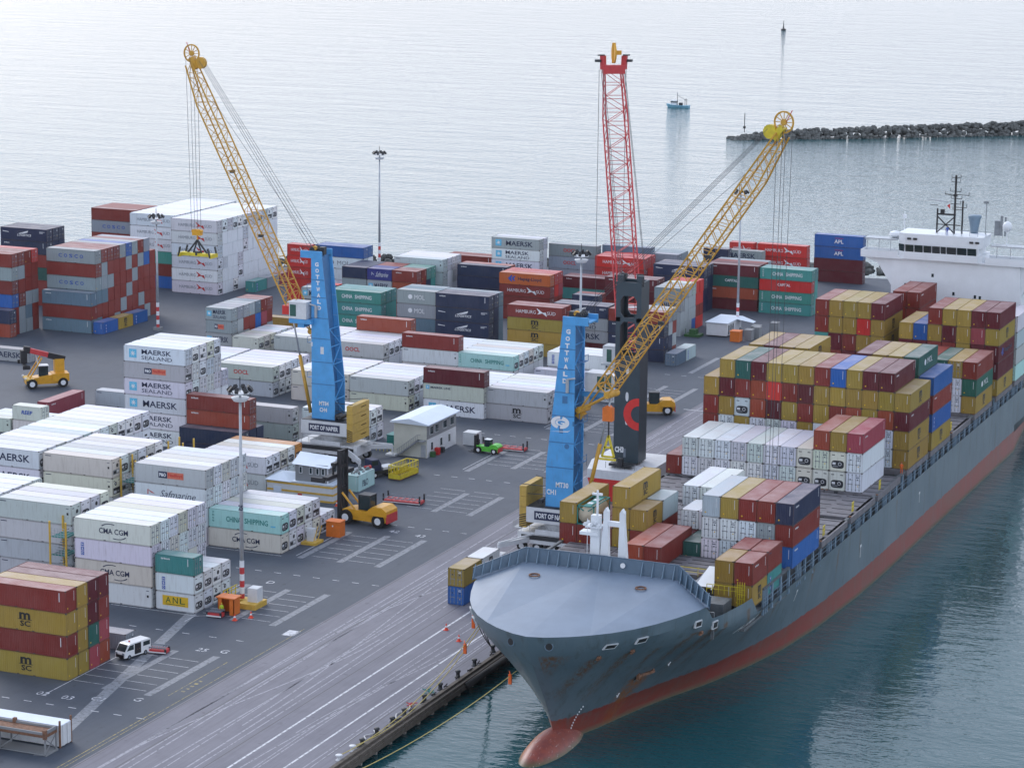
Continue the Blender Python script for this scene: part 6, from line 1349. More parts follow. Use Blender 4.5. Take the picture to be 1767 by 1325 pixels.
# ================================================================== LIGHT MASTS
def mast(x, y, h, lab, striped=2.6):
    R = thing('light_mast', lab, 'light mast', (x, y, 0), 0, 'tall floodlight masts')
    mb = MB(); mb.bar((x, y, striped), (x, y, h), .62, None, 0, 10, .55); local('pole', mb, 'galvanised', R, True)
    mb = MB(); mb.box(x-.8, x+.8, y-.8, y+.8, 0, .7); local('footing', mb, 'stripe_yellow' if y < 320 else 'wall_grey', R)
    for k in range(6): mb = MB(); mb.cyl((x, y, .7+k*striped*.36/1+.2), (0, 0, 1), .33, striped*.36, 10); local('painted_band', mb, 'crane_red' if k % 2 == 0 else 'ship_white', R)
    mb = MB(); mb.cyl((x, y, h), (0, 0, 1), 1.3, .15, 14); mb.cyl((x, y, h-.9), (0, 0, 1), .9, .5, 12, 0, 1.4); local('head_ring', mb, 'ship_white', R)
    for k in range(8):
        a = k*math.pi/4+.2; c = Vector((x+1.45*math.cos(a), y+1.45*math.sin(a), h+.55)); mb = MB(); mb.bar(c-Vector((math.cos(a)*.25, math.sin(a)*.25, -.25)), c+Vector((math.cos(a)*.3, math.sin(a)*.3, -.3)), .46, .40); mb.bar(c, (x+1.1*math.cos(a), y+1.1*math.sin(a), h), .1); local('floodlight', mb, 'ink_black', R)
    mb = MB(); mb.bar((x, y, h), (x, y, h+2.2), .09); local('lightning_rod', mb, 'dark_steel', R)
    if h > 29 and y < 320:
        mb = MB(); put_text(mb, '25', x+.1, 13.6, .75, .75, 0, y-.36, bold=.02); local('number_plate', mb, 'ink_navy', R)
mast(-169.0, 307.4, 29.6, 'tall floodlight mast nearest the camera beside the orange kiosk')
mast(-285.4, 483.0, 24.2, 'floodlight mast between the grey red stack and the huge white stack')
mast(-172.7, 538.0, 29.8, 'floodlight mast beside the white cabin at the far right')
mast(-165.9, 426.3, 32.2, 'floodlight mast behind the right blue tower')
mast(-280.9, 583.3, 27.9, 'thin floodlight mast standing against the sea')
# ================================================================== BUILDINGS
O1 = thing('office_building', 'two storey white and grey office with an outside stair', 'office', (-185.7, 404, 0))
bx0, bx1, by0, by1 = -188.9, -182.7, 398.0, 410.2
mb = MB(); mb.box(bx0, bx1, by0, by1, 0, 3.1); local('ground_floor', mb, 'wall_cream', O1)
mb = MB(); mb.box(bx0, bx1, by0, by1, 3.1, 5.9); local('upper_floor', mb, 'wall_cream', O1)
mb = MB(); mb.box(bx1-.02, bx1+.03, by0+.0, by1, 3.2, 5.9); local('grey_cladding', mb, 'wall_grey', O1)
mb = MB(); mb.box(bx1-.02, bx1+.02, by0, by1, 0, 3.16); local('white_cladding', mb, 'wall_white', O1)
mb = MB(); mb.add([(bx0-.5, by0-.6, 6.0), (bx1+.6, by0-.6, 5.9), (bx1+.6, by1+.6, 5.9), (bx0-.5, by1+.6, 6.0), ((bx0+bx1)/2, by0-.6, 6.7), ((bx0+bx1)/2, by1+.6, 6.7), (bx0-.5, by0-.6, 5.8), (bx1+.6, by0-.6, 5.7), (bx1+.6, by1+.6, 5.7), (bx0-.5, by1+.6, 5.8)], [(0, 4, 5, 3), (4, 1, 2, 5), (6, 7, 1, 4, 0), (7, 8, 2, 1), (8, 9, 3, 5, 2), (9, 6, 0, 3)]); local('roof', mb, 'roof_white', O1)
for (y, w, z0, z1) in ((399.2, 1.2, 3.9, 5.2), (401.3, 1.3, 3.9, 5.2), (404.6, 1.4, 3.9, 5.2), (407.6, 1.4, 3.9, 5.2), (399.6, .7, 1.1, 2.4), (403.4, .8, 1.1, 2.4), (406.8, .8, 1.1, 2.4)):
    mb = MB(); mb.box(bx1+.02, bx1+.09, y-.08, y+w+.08, z0-.08, z1+.08); w_ = local('window_frame', mb, 'ship_white', O1)
    mb = MB(); mb.box(bx1+.09, bx1+.12, y, y+w*.48, z0, z1); link('pane', mb.mesh('pane', ['glass_dark']), w_); mb = MB(); mb.box(bx1+.09, bx1+.12, y+w*.54, y+w, z0, z1); link('pane', mb.mesh('pane', ['glass_dark']), w_)
mb = MB(); mb.box(bx1-1.1, bx1-.2, by0-.05, by0, .1, 2.2); local('door', mb, 'galvanised', O1)
for q in range(9): mb = MB(); mb.box(bx1-1.2-.42*q-.4, bx1-1.2-.42*q, by0-1.3, by0-.1, 3.1-.33*q-.1, 3.1-.33*q); local('stair_tread', mb, 'grey_steel', O1)
mb = MB(); mb.bar((bx1-.6, by0-1.3, 4.2), (bx1-1.2, by0-1.3, 4.2), .07); mb.bar((bx1-1.2, by0-1.3, 4.2), (bx1-5.2, by0-1.3, 1.2), .07); mb.bar((bx1-1.2, by0-1.3, 3.1), (bx1-5.2, by0-1.3, .1), .14); mb.box(bx1-1.5, bx1-.1, by0-1.3, by0, 3.0, 3.1)
for q in range(12): mb.bar((bx1-1.2-.33*q, by0-1.3, 3.1-.25*q), (bx1-1.2-.33*q, by0-1.3, 4.2-.25*q), .05)
local('stair_rail', mb, 'grey_steel', O1)
for q in range(3): mb = MB(); mb.box(bx1+.15, bx1+.9, 399+q*1.9, 399.8+q*1.9, 0, .9+.3*(q % 2)); tag(link('bin', mb.mesh('bin', [('ink_green', 'ink_red', 'dark_steel')[q]])), ('green', 'red', 'dark')[q]+' bin standing against the office wall', 'bin')
mb = MB(); mb.box(-181.2, -178.7, 409.9, 412.2, .05, 2.3); mb.box(-178.72, -178.66, 410.3, 411.1, .8, 1.7, 1); tag(link('transformer_box', mb.mesh('transformer_box', ['wall_white', 'wall_grey'])), 'small white cabin beside the far end of the office', 'cabin')
mb = MB(); mb.box(-192.4, -189.6, 402.5, 405, 0, 2.2); mb.box(-192.5, -189.5, 402.4, 405.1, 2.2, 2.3); tag(link('skip_bin', mb.mesh('skip_bin', ['ink_teal'])), 'dark green skip left of the office', 'skip')
mb = MB()
for q in range(6): mb.bar((-193+q*.7, 399.5, 0), (-193+q*.7, 399.5, 1.1), .07)
mb.bar((-193, 399.5, 1.1), (-189.5, 399.5, 1.1), .09); mb.bar((-193, 399.5, .55), (-189.5, 399.5, .55), .07); tag(link('barrier_rail', mb.mesh('barrier_rail', ['rail_yellow'])), 'yellow barrier rail left of the office', 'barrier')
O2 = thing('checking_cabin', 'grey cabin with a white gable roof raised on a thick column', 'cabin', (-187.5, 364, 0))
cx0, cx1, cy0, cy1 = -189.8, -184.0, 363.2, 368.4
mb = MB(); mb.box(cx0, cx1, cy0, cy1, 3.0, 5.9); local('cabin_body', mb, 'wall_grey', O2)
mb = MB(); ym = (cy0+cy1)/2; mb.add([(cx0-.4, cy0-.5, 5.8), (cx1+.5, cy0-.5, 5.6), (cx1+.5, cy1+.5, 5.6), (cx0-.4, cy1+.5, 5.8), (cx0-.4, ym, 7.2), (cx1+.5, ym, 6.9)], [(0, 1, 5, 4), (4, 5, 2, 3), (0, 4, 3), (1, 2, 5), (0, 3, 2, 1)]); local('roof', mb, 'roof_white', O2)
mb = MB(); mb.box(-189.0, -187.3, 364.4, 366.4, 0, 3.0); local('column', mb, 'wall_grey', O2)
mb = MB(); mb.box(cx1-.05, cx1+.05, cy0-.1, cy0+.05, 0, 5.6); local('downpipe', mb, 'ship_white', O2)
for x in (-189.1, -187.3, -186.1, -185.1): mb = MB(); mb.box(x, x+.55, cy0-.06, cy0, 4.3, 5.4); f = local('window_frame', mb, 'ship_white', O2); mb = MB(); mb.box(x+.08, x+.47, cy0-.08, cy0-.05, 4.38, 5.32); link('pane', mb.mesh('pane', ['glass_dark']), f)
mb = MB(); mb.box(cx1, cx1+.06, cy0+2, cy0+2.8, 4.3, 5.3); local('side_window', mb, 'glass_dark', O2)
O3 = thing('striped_shed', 'low white shed with yellow stripes below the raised grey cabin', 'shed', (-188.5, 364, 0))
sx0, sx1, sy0, sy1 = -194.6, -182.8, 361.4, 367.6
mb = MB(); mb.box(sx0, sx1, sy0+1.2, sy1, 0, 2.9); local('walls', mb, 'wall_white', O3)
mb = MB(); mb.add([(sx0-.3, sy0+.9, 2.9), (-190.2, sy0+.9, 2.85), (-190.2, sy1+.3, 3.2), (sx0-.3, sy1+.3, 3.2), (-192.4, sy0+2.5, 4.0)], [(0, 1, 4), (1, 2, 4), (2, 3, 4), (3, 0, 4), (0, 3, 2, 1)]); local('roof', mb, 'roof_white', O3)
mb = MB(); mb.box(-190.1, sx1+.1, sy0+1.1, sy1+.1, 2.9, 3.0); local('flat_roof', mb, 'roof_white', O3)
for z in (.0, 1.15, 2.35): mb = MB(); mb.box(sx0-.02, sx1+.03, sy0+1.16, sy1+.02, z+.02, z+.34); local('yellow_stripe', mb, 'stripe_yellow', O3)
mb = MB(); mb.box(sx0+1.2, sx0+2.6, sy0+1.1, sy0+1.17, .3, 1.9); local('notice_board', mb, 'roof_white', O3)
mb = MB(); mb.box(sx0+5.6, sx0+6.3, sy0+1.0, sy0+1.17, .2, 1.1); local('hose_cabinet', mb, 'ink_red', O3)
O4 = thing('site_cabin', 'white site cabin with a lean roof beside the far light mast', 'cabin', (-174.2, 530, 0))
mb = MB(); mb.box(-176.6, -172.0, 528.6, 538.5, .3, 3.0); local('cabin_body', mb, 'wall_white', O4)
mb = MB(); mb.box(-176.8, -171.7, 528.3, 538.8, 3.0, 3.15); mb.add([(-171.7, 534.5, 3.1), (-168.6, 536.5, 2.2), (-168.6, 538.5, 2.2), (-171.7, 538.8, 3.1)], [(0, 1, 2, 3)]); local('roof', mb, 'roof_white', O4)
for q in range(3): mb = MB(); mb.box(-172.02, -171.95, 529.6+q*1.4, 530.3+q*1.4, .5 if q == 0 else 1.2, 2.5); local('opening', mb, 'glass_dark', O4)
mb = MB(); mb.box(-170.0, -167.9, 524.6, 526.8, .02, 2.2); mb.box(-170.1, -167.8, 524.5, 526.9, 2.2, 2.3); tag(link('orange_cabinet', mb.mesh('orange_cabinet', ['orange_box'])), 'orange power cabinet beside the far white cabin', 'cabinet')
for i, (x, y, w, h, lab) in enumerate(((-167.7, 527.4, 1.6, 2.2, 'first from the orange cabinet'), (-166.6, 530, 1.4, 2.4, 'second from the orange cabinet'), (-168.2, 533.5, 1.8, 2.0, 'third from the orange cabinet'), (-165.6, 539, 1.6, 2.0, 'furthest from the orange cabinet'))):
    mb = MB(); mb.box(x, x+w, y, y+w*1.3, 0, h); mb.box(x-.05, x+w+.05, y-.05, y+w*1.3+.05, h, h+.08); tag(link('storage_crate', mb.mesh('storage_crate', ['wall_grey'])), 'grey storage crate near the far light mast, '+lab, 'crate')
mb = MB(); mb.box(-180.6, -177.2, 525.5, 528.5, .1, .6); mb.box(-179.6, -178.2, 526, 528, .6, 1.6); mb.bar((-180.4, 526, .6), (-180.4, 526, 1.8), .1); tag(link('green_trailer', mb.mesh('green_trailer', ['ink_green'])), 'small green trailer left of the far white cabin', 'trailer')
# kiosks and cabinets
K = thing('orange_kiosk', 'open orange kiosk at the foot of the nearest light mast', 'kiosk', (-168.2, 302.2, 0))
mb = MB(); mb.box(-169.5, -167.0, 303.0, 303.1, 0, 2.3); mb.box(-169.5, -169.4, 301.4, 303, 0, 2.3); mb.box(-167.1, -167.0, 301.4, 303, 0, 2.3); mb.box(-169.5, -168.9, 301.4, 301.5, 0, 2.3); mb.box(-167.7, -167.0, 301.4, 301.5, 0, 2.3); local('walls', mb, 'orange_box', K)
mb = MB(); mb.box(-169.7, -166.8, 301.2, 303.3, 2.3, 2.45); local('roof', mb, 'orange_box', K)
Q_ = thing('switch_cabinet', 'pale switch cabinet on a yellow plinth by the nearest light mast', 'cabinet', (-167.2, 307, 0))
mb = MB(); mb.box(-168.3, -165.6, 304.8, 308.2, 0, .75); local('plinth', mb, 'stripe_yellow', Q_)
mb = MB(); mb.box(-167.4, -165.9, 306.0, 307.6, .75, 2.7); local('cabinet', mb, 'wall_white', Q_)
for q in range(4): mb = MB(); mb.bar((-169.9+.0*q, 303.8+q*1.1, 0), (-169.9, 303.8+q*1.1, 2.6), .1); mb.bar((-169.9, 303.8, 1.0+q*.5), (-169.9, 307.6, 1.0+q*.5), .08); local('guard_rail', mb, 'rail_yellow', Q_)
mb = MB(); mb.box(-174.7, -172.4, 344.2, 346.0, .02, 2.35); mb.box(-174.8, -172.3, 344.1, 346.1, 2.35, 2.45); mb.box(-173.7, -173.5, 344.17, 344.2, 1.6, 1.85, 1); tag(link('orange_cabinet', mb.mesh('orange_cabinet', ['orange_box', 'ink_white'])), 'closed orange cabinet beside the big yellow forklift', 'cabinet')
Pl = thing('reefer_plug_stand', 'small grey plug cabinet on a yellow base beside the two tier stack', 'cabinet', (-175, 340, 0))
mb = MB(); mb.box(-176.0, -173.6, 338.4, 341.2, 0, .4); local('base', mb, 'stripe_yellow', Pl); mb = MB(); mb.box(-175.5, -174.4, 339.3, 340.3, .4, 2.3); local('cabinet', mb, 'wall_white', Pl); mb = MB(); mb.bar((-174, 340, .3), (-173.8, 341, 2.6), .09); mb.bar((-174.2, 339, .3), (-174.4, 341, 2.4), .09); local('cable_arm', mb, 'stripe_yellow', Pl)
def cone(x, y, lab):
    mb = MB(); mb.box(-.3, .3, -.3, .3, 0, .06, 0); mb.lathe((0, 0, .06), [(.24, 0), (.17, .35)], 10, 0); mb.lathe((0, 0, .41), [(.17, 0), (.12, .22)], 10, 1); mb.lathe((0, 0, .63), [(.12, 0), (.04, .3)], 10, 0)
    tag(link('traffic_cone', mb.mesh('traffic_cone', ['cone_red', 'ink_white']), None, (x, y, 0)), lab, 'cone', 'red traffic cones')
cone(-165.9, 299.6, 'red traffic cone just right of the orange kiosk'); cone(-164.5, 301.6, 'red traffic cone further right of the orange kiosk'); cone(-138.2, 307.5, 'red cone on the quay below the ship bow'); cone(-164.4, 421.0, 'red cone behind the right blue tower'); cone(-134.6, 303.6, 'red cone on the quay nearest the ship flank'); cone(-181.6, 361.6, 'red cone beside the striped shed')
# yellow-post reefer stair towers
def stair_tower(x, y, h, lab):
    R = thing('reefer_stair_tower', lab, 'stair tower', (x, y, 0), 0, 'yellow posted reefer stair towers')
    for (dx, dy) in ((0, 0), (2.6, 0), (0, 3.4), (2.6, 3.4)): mb = MB(); mb.bar((x+dx, y+dy, 0), (x+dx, y+dy, h), .34, None, 0, 6); local('post', mb, 'stripe_yellow', R)
    for z in (2.6, 5.2, 7.8):
        mb = MB(); mb.box(x+.1, x+2.5, y+.1, y+3.3, z, z+.1); local('platform', mb, 'ink_teal', R)
        mb = MB()
        for q in range(4): mb.bar((x, y, z+.3+.35*q), (x+2.6, y, z+.3+.35*q), .06); mb.bar((x+2.6, y, z+.3+.35*q), (x+2.6, y+3.4, z+.3+.35*q), .06)
        for q in range(5): mb.bar((x+.5*q+.3, y, z), (x+.5*q+.3, y, z+1.3), .05)
        local('guard_rail', mb, 'galvanised', R)
        mb = MB()
        for q in range(8): mb.box(x+.4, x+1.5, y+.6+.3*q, y+.85+.3*q, z-2.4+.3*q, z-2.35+.3*q)
        local('stair_flight', mb, 'grey_steel', R)
stair_tower(-196.0, 301.4, 10.1, 'yellow posted stair tower left of the white stack near the camera')
stair_tower(-203.9, 333.4, 11.4, 'yellow posted stair tower behind, between two white stacks')
stair_tower(-203.9, 347.6, 11.2, 'yellow posted stair tower peeking over the white stacks')
# ================================================================== VEHICLES
def wheels(R, pts, r, w, ax, hub='ship_white'):
    for (x, y) in pts:
        mb = MB(); mb.cyl((x, y, r), ax, r, w, 20); wl_ = local('wheel', mb, 'tyre_rubber', R); mb = MB(); mb.cyl((x, y, r), ax, r*.52, w+.04, 14); link('rim', mb.mesh('rim', [hub]), wl_)
def rotlocal(R):      # build in local coordinates of a rotated root
    return lambda nm, mb, mats, smooth=False: part(nm, mb, mats, R, smooth)
def wheels_l(R, pts, r, w, hub='ship_white'):
    for (x, y) in pts:
        mb = MB(); mb.cyl((x, y, r), (0, 1, 0), r, w, 20); wl_ = part('wheel', mb, 'tyre_rubber', R); mb = MB(); mb.cyl((x, y, r), (0, 1, 0), r*.52, w+.04, 14); link('rim', mb.mesh('rim', [hub]), wl_)
# tall forklift with black mast, front to -x (left)
def mast_forklift(loc, rz, lab, col, mh, sc=1.0, arms=True):
    R = thing('container_forklift', lab, 'forklift', loc, rz); R.scale = (sc, sc, sc); p = rotlocal(R)
    mb = MB(); mb.prism([(-3.2, .7), (-3.2, 1.9), (-2.2, 2.1), (.2, 1.9), (.9, 2.3), (2.7, 2.6), (3.4, 2.2), (3.5, 1.0), (3.0, .6)], -1.15, 1.15); p('chassis', mb, col)
    mb = MB(); mb.prism([(.8, 2.3), (1.4, 2.75), (2.8, 2.8), (3.5, 2.3), (3.55, 1.6), (.8, 1.6)], -1.5, 1.5); p('engine_cover', mb, col)
    mb = MB(); mb.box(3.45, 3.6, -1.4, 1.4, .7, 1.9); p('hazard_panel', mb, 'crane_red')
    mb = MB(); mb.box(-.9, .7, -.75, .75, 2.0, 3.9); cab = p('cab', mb, 'glass_dark'); mb = MB(); mb.box(-1.0, .8, -.85, .85, 3.9, 4.05); link('cab_roof', mb.mesh('cab_roof', ['dark_steel' if arms else 'ship_white']), cab)
    for (a, b_) in ((-1.0, -.85), (.7, -.85), (-1.0, .75), (.7, .75)): mb = MB(); mb.box(a, a+.1, b_, b_+.1, 1.9, 3.95); link('cab_pillar', mb.mesh('cab_pillar', ['dark_steel']), cab)
    for y in (-1.0, .65): mb = MB(); mb.box(-4.1, -3.6, y, y+.4, .3, mh); p('mast_rail', mb, 'ink_black')
    for z in (1.4, mh*.45, mh*.75, mh-.4): mb = MB(); mb.box(-4.0, -3.7, -.65, .65, z, z+.35); p('mast_crossbar', mb, 'ink_black')
    for y in (-.9, .9): mb = MB(); mb.bar((-3.4, y, mh*.42), (-1.4, y, 1.9), .2); p('tilt_arm', mb, col)
    mb = MB(); mb.cyl((-3.8, 0, mh*.5), (0, 0, 1), .14, mh-.8, 8); mb.cyl((-3.9, .3, mh*.5), (0, 0, 1), .08, mh-1, 6); p('hoist_cylinder', mb, 'dark_steel')
    if arms:
        zf = mh*.62
        mb = MB(); mb.box(-4.9, -4.1, -3.4, 3.4, zf, zf+.5); mb.box(-6.6, -4.6, -3.5, -3.2, zf-.3, zf+.3); mb.box(-6.6, -4.6, 3.2, 3.5, zf-.3, zf+.3); mb.box(-4.7, -4.1, -1.6, 1.6, zf+1.6, zf+2.0); mb.bar((-4.4, -1.5, zf), (-4.4, -1.5, zf+1.8), .2); mb.bar((-4.4, 1.5, zf), (-4.4, 1.5, zf+1.8), .2); p('lifting_frame', mb, 'ink_black')
    else:
        mb = MB(); mb.box(-5.9, -4.1, -.9, -.6, .1, .2); mb.box(-5.9, -4.1, .6, .9, .1, .2); mb.box(-4.2, -4.05, -1.2, 1.2, .1, 1.2); p('fork', mb, 'dark_steel')
    wheels_l(R, ((-2.6, -1.25), (-2.6, 1.25)), .95, .6); wheels_l(R, ((2.2, -1.2), (2.2, 1.2)), .9, .5)
    return R
mast_forklift((-172.2, 353.6, 0), rad(-4), 'big yellow forklift with a very tall black mast beside the orange cabinet', 'machine_yellow', 9.6, 1.18)
mast_forklift((-174.6, 406.0, 0), rad(-3), 'bright green forklift in front of a red flat rack', 'machine_green', 4.9, .62, False)
mast_forklift((-159.6, 448.6, 0), rad(24), 'yellow forklift behind the dark crane tower with a raised mast', 'machine_yellow', 10.5, 1.05)
# reach stacker at left carrying a grey box
RS = thing('reach_stacker', 'yellow reach stacker with a raised red boom at the left edge', 'reach stacker', (-274.0, 421.5, 0), rad(222)); p = rotlocal(RS)
mb = MB(); mb.prism([(-3.6, .8), (-3.6, 2.2), (-1.2, 2.6), (2.6, 2.0), (4.0, 1.9), (4.0, .8)], -1.3, 1.3); p('chassis', mb, 'machine_yellow')
mb = MB(); mb.box(-4.2, -1.0, -1.55, 1.55, 1.2, 2.7); p('engine_cover', mb, 'machine_yellow')
mb = MB(); mb.box(2.6, 4.2, -2.1, 2.1, 1.7, 2.0); p('front_fender', mb, 'stripe_yellow')
mb = MB(); mb.box(-.3, 1.5, -.8, .8, 2.3, 4.2); cab = p('cab', mb, 'glass_dark'); mb = MB(); mb.box(-.4, 1.6, -.9, .9, 4.2, 4.35); link('cab_roof', mb.mesh('cab_roof', ['ship_white']), cab)
for y in (-1.2, 1.2): mb = MB(); mb.bar((3.4, y, 1.9), (.9, y*.9, 5.9), .25); p('boom_strut', mb, 'machine_yellow')
mb = MB(); mb.box(-3.4, -1.6, -1.0, 1.0, 2.6, 5.4); p('boom_pedestal', mb, 'machine_yellow')
mb = MB(); mb.bar((-3.6, 0, 5.3), (-.4, 0, 6.2), 1.0, 1.1); p('boom', mb, 'ink_black'); mb = MB(); mb.bar((-.8, 0, 6.1), (3.2, 0, 7.3), .85, .9); p('boom_extension', mb, 'crane_red')
mb = MB(); mb.bar((3.0, 0, 7.3), (4.2, 0, 7.5), 1.0, 1.3); mb.box(3.6, 4.8, -.7, .7, 4.9, 7.4); mb.box(3.9, 4.5, -3.4, 3.4, 4.5, 4.9); mb.box(3.5, 4.9, -3.5, -3.2, 4.2, 4.9); mb.box(3.5, 4.9, 3.2, 3.5, 4.2, 4.9); p('spreader', mb, 'ink_black')
mb = MB(); mb.bar((1.4, -.5, 4.3), (1.9, -.5, 6.6), .2); p('exhaust_pipe', mb, 'crane_white')
for y in (-1.7, 1.7): mb = MB(); mb.cyl((4.2, y, 2.1), (0, 0, 1), .2, .3, 8); p('headlight', mb, 'ink_white')
wheels_l(RS, ((3.0, -1.75), (3.0, 1.75)), 1.0, .95); wheels_l(RS, ((-3.0, -1.4), (-3.0, 1.4)), .95, .55)
# van
V = thing('van', 'white minibus van with its side door open by the red stack', 'van', (-170.1, 280.3, 0), rad(76)); p = rotlocal(V)
mb = MB(); prof = [(-2.3, .45), (-2.3, 1.9), (-2.15, 2.05), (1.3, 2.05), (1.7, 1.95), (2.25, 1.15), (2.4, .95), (2.4, .35), (-2.2, .3)]
prof = [(-x, z) for x, z in prof]; mb.prism(prof, -.85, .85); p('body', mb, 'van_white')
mb = MB(); mb.add([(-1.68, -.74, 1.96), (-1.68, .74, 1.96), (-2.27, .78, 1.17), (-2.27, -.78, 1.17)], [(0, 1, 2, 3)]); mb.add([(v[0]-.02, v[1], v[2]+.01) for v in [(-1.68, -.74, 1.96), (-1.68, .74, 1.96), (-2.27, .78, 1.17), (-2.27, -.78, 1.17)]], [(0, 1, 2, 3)]); p('windscreen', mb, 'glass_dark')
for s_ in (-1, 1):
    mb = MB(); y = s_*.86; mb.add([(-1.45, y, 1.85), (-.75, y, 1.85), (-.75, y, 1.2), (-2.0, y, 1.2)], [(0, 1, 2, 3)]); p('side_window', mb, 'glass_dark')
    mb = MB(); mb.box(.95, 2.15, min(y, y*1.01), max(y, y*1.01), 1.25, 1.82); p('side_window', mb, 'glass_dark')
mb = MB(); mb.box(-.6, .55, .84, .87, .5, 1.9); p('door_opening', mb, 'ship_black'); mb = MB(); mb.box(-.6, .55, -.87, -.84, .5, 1.9); p('door_opening', mb, 'ship_black')
mb = MB(); mb.box(.7, 1.9, .9, .96, .5, 1.85); p('sliding_door', mb, 'van_white')
mb = MB(); mb.box(-2.45, -2.36, -.7, .7, .35, .75); p('grille', mb, 'ink_black')
for s_ in (-.6, .6): mb = MB(); mb.box(-2.44, -2.36, s_-.17, s_+.17, .78, .98); p('headlight', mb, 'ink_grey')
mb = MB(); mb.cyl((-.7, 0, 2.12), (0, 0, 1), .12, .15, 8); p('roof_beacon', mb, 'ink_red')
wheels_l(V, ((-1.55, -.75), (-1.55, .75), (1.35, -.75), (1.35, .75)), .32, .22, 'ink_grey')
# flat racks, cages
def flat_rack(x, y, L, Wd, lab, col='ink_red', rz=0, ends=1.0, h=.5):
    R = thing('flat_rack', lab, 'flat rack', (x, y, 0), rz); p = rotlocal(R)
    mb = MB(); mb.box(-L/2, L/2, -Wd/2, Wd/2, .12, h); p('deck', mb, col)
    for s_ in (-1, 1):
        mb = MB()
        for q in (-1, 1): mb.bar((s_*(L/2-.1), q*(Wd/2-.1), .1), (s_*(L/2-.1), q*(Wd/2-.1), h+ends), .22)
        p('end_post', mb, 'dark_steel')
    mb = MB()
    for q in range(7): mb.bar((-L/2+.3+q*(L-.6)/6, -Wd/2, h+.18), (-L/2+.3+q*(L-.6)/6, Wd/2, h+.18), .1)
    mb.bar((-L/2, -Wd/2, h+.3), (L/2, -Wd/2, h+.3), .1); mb.bar((-L/2, Wd/2, h+.3), (L/2, Wd/2, h+.3), .1)
    p('bunk_rail', mb, 'ink_grey')
    mb = MB(); mb.box(-L/2, L/2, -Wd/2-.02, -Wd/2, .14, h*.55); p('side_rail', mb, 'ink_white')
flat_rack(-173.0, 368.2, 6.4, 2.2, 'red flat rack on the asphalt behind the big yellow forklift', 'crane_red', rad(3))
flat_rack(-173.6, 410.0, 8.4, 2.2, 'red flat rack behind the green forklift', 'crane_red', rad(2), 1.1)
flat_rack(-167.9, 282.9, 2.6, 1.5, 'small red and white pallet rack right of the white van', 'crane_red', rad(8), .15, .55)
flat_rack(-169.1, 300.1, 2.2, 1.3, 'small red and white pallet rack before the orange kiosk', 'crane_red', rad(3), .15, .6)
YC = thing('lifting_cage', 'yellow lifting cage standing on the asphalt right of the office', 'cage', (-180.5, 384, 0), rad(85)); p = rotlocal(YC)
mb = MB(); mb.box(-3, 3, -1.1, 1.1, .1, .25); p('cage_floor', mb, 'rust_deck')
for q in range(4):
    mb = MB(); z0 = .25
    if q < 2:
        y = -1.1 if q == 0 else 1.1; mb.box(-3, 3, y-.03, y+.03, z0, 1.0)
        for k in range(13): mb.bar((-3+k*.5, y, z0), (-3+k*.5, y, 2.4), .09)
        mb.bar((-3, y, 2.4), (3, y, 2.4), .14); mb.bar((-3, y, 1.6), (3, y, 1.6), .08)
    else:
        x = -3 if q == 2 else 3; mb.box(x-.03, x+.03, -1.1, 1.1, z0, 1.0)
        for k in range(5): mb.bar((x, -1.1+k*.55, z0), (x, -1.1+k*.55, 2.4), .09)
        mb.bar((x, -1.1, 2.4), (x, 1.1, 2.4), .14)
    p('cage_side', mb, 'rail_yellow')
# junk in the open blue box
mb = MB()
for i in range(22): a = Vector((-183.7+random.uniform(-.9, .9), 374+random.uniform(-2.6, 2.6), 2.75)); mb.bar(a, a+Vector((random.uniform(-.5, .5), random.uniform(-.6, .6), random.uniform(.1, .6))), random.uniform(.1, .3))
o = tag(link('scrap_load', mb.mesh('scrap_load', ['wall_grey'])), 'grey and white scrap heaped on the open blue box', 'scrap load'); o['kind'] = 'stuff'
mb = MB(); [mb.box(-183.6+random.uniform(-.3, .3), -183.0+random.uniform(-.2, .3), 376+.4*i, 376.3+.4*i, 2.8, 3.2) for i in range(3)]; tag(link('red_crate', mb.mesh('red_crate', ['ink_red'])), 'small red crates on the open blue box', 'crate')
# truck tractor parked beside the crane foot
TT = thing('yard_tractor', 'dark yard tractor parked behind the open blue box', 'tractor', (-184.3, 383.0, 0), rad(60)); p = rotlocal(TT)
mb = MB(); mb.box(-2.6, 2.6, -1.1, 1.1, .6, 1.2); p('chassis', mb, 'dark_steel'); mb = MB(); mb.prism([(-2.4, 1.2), (-2.4, 3.1), (-1.0, 3.1), (-.4, 2.2), (-.4, 1.2)], -1.0, 1.0); p('cab', mb, 'ink_navy'); mb = MB(); mb.box(-2.3, -1.1, -1.03, 1.03, 2.2, 2.9); p('cab_window', mb, 'glass_dark'); mb = MB(); mb.box(0, 2.4, -1.0, 1.0, 1.2, 1.6); p('fifth_wheel', mb, 'crane_white')
wheels_l(TT, ((-1.8, -1.0), (-1.8, 1.0), (1.6, -1.0), (1.6, 1.0)), .52, .4)
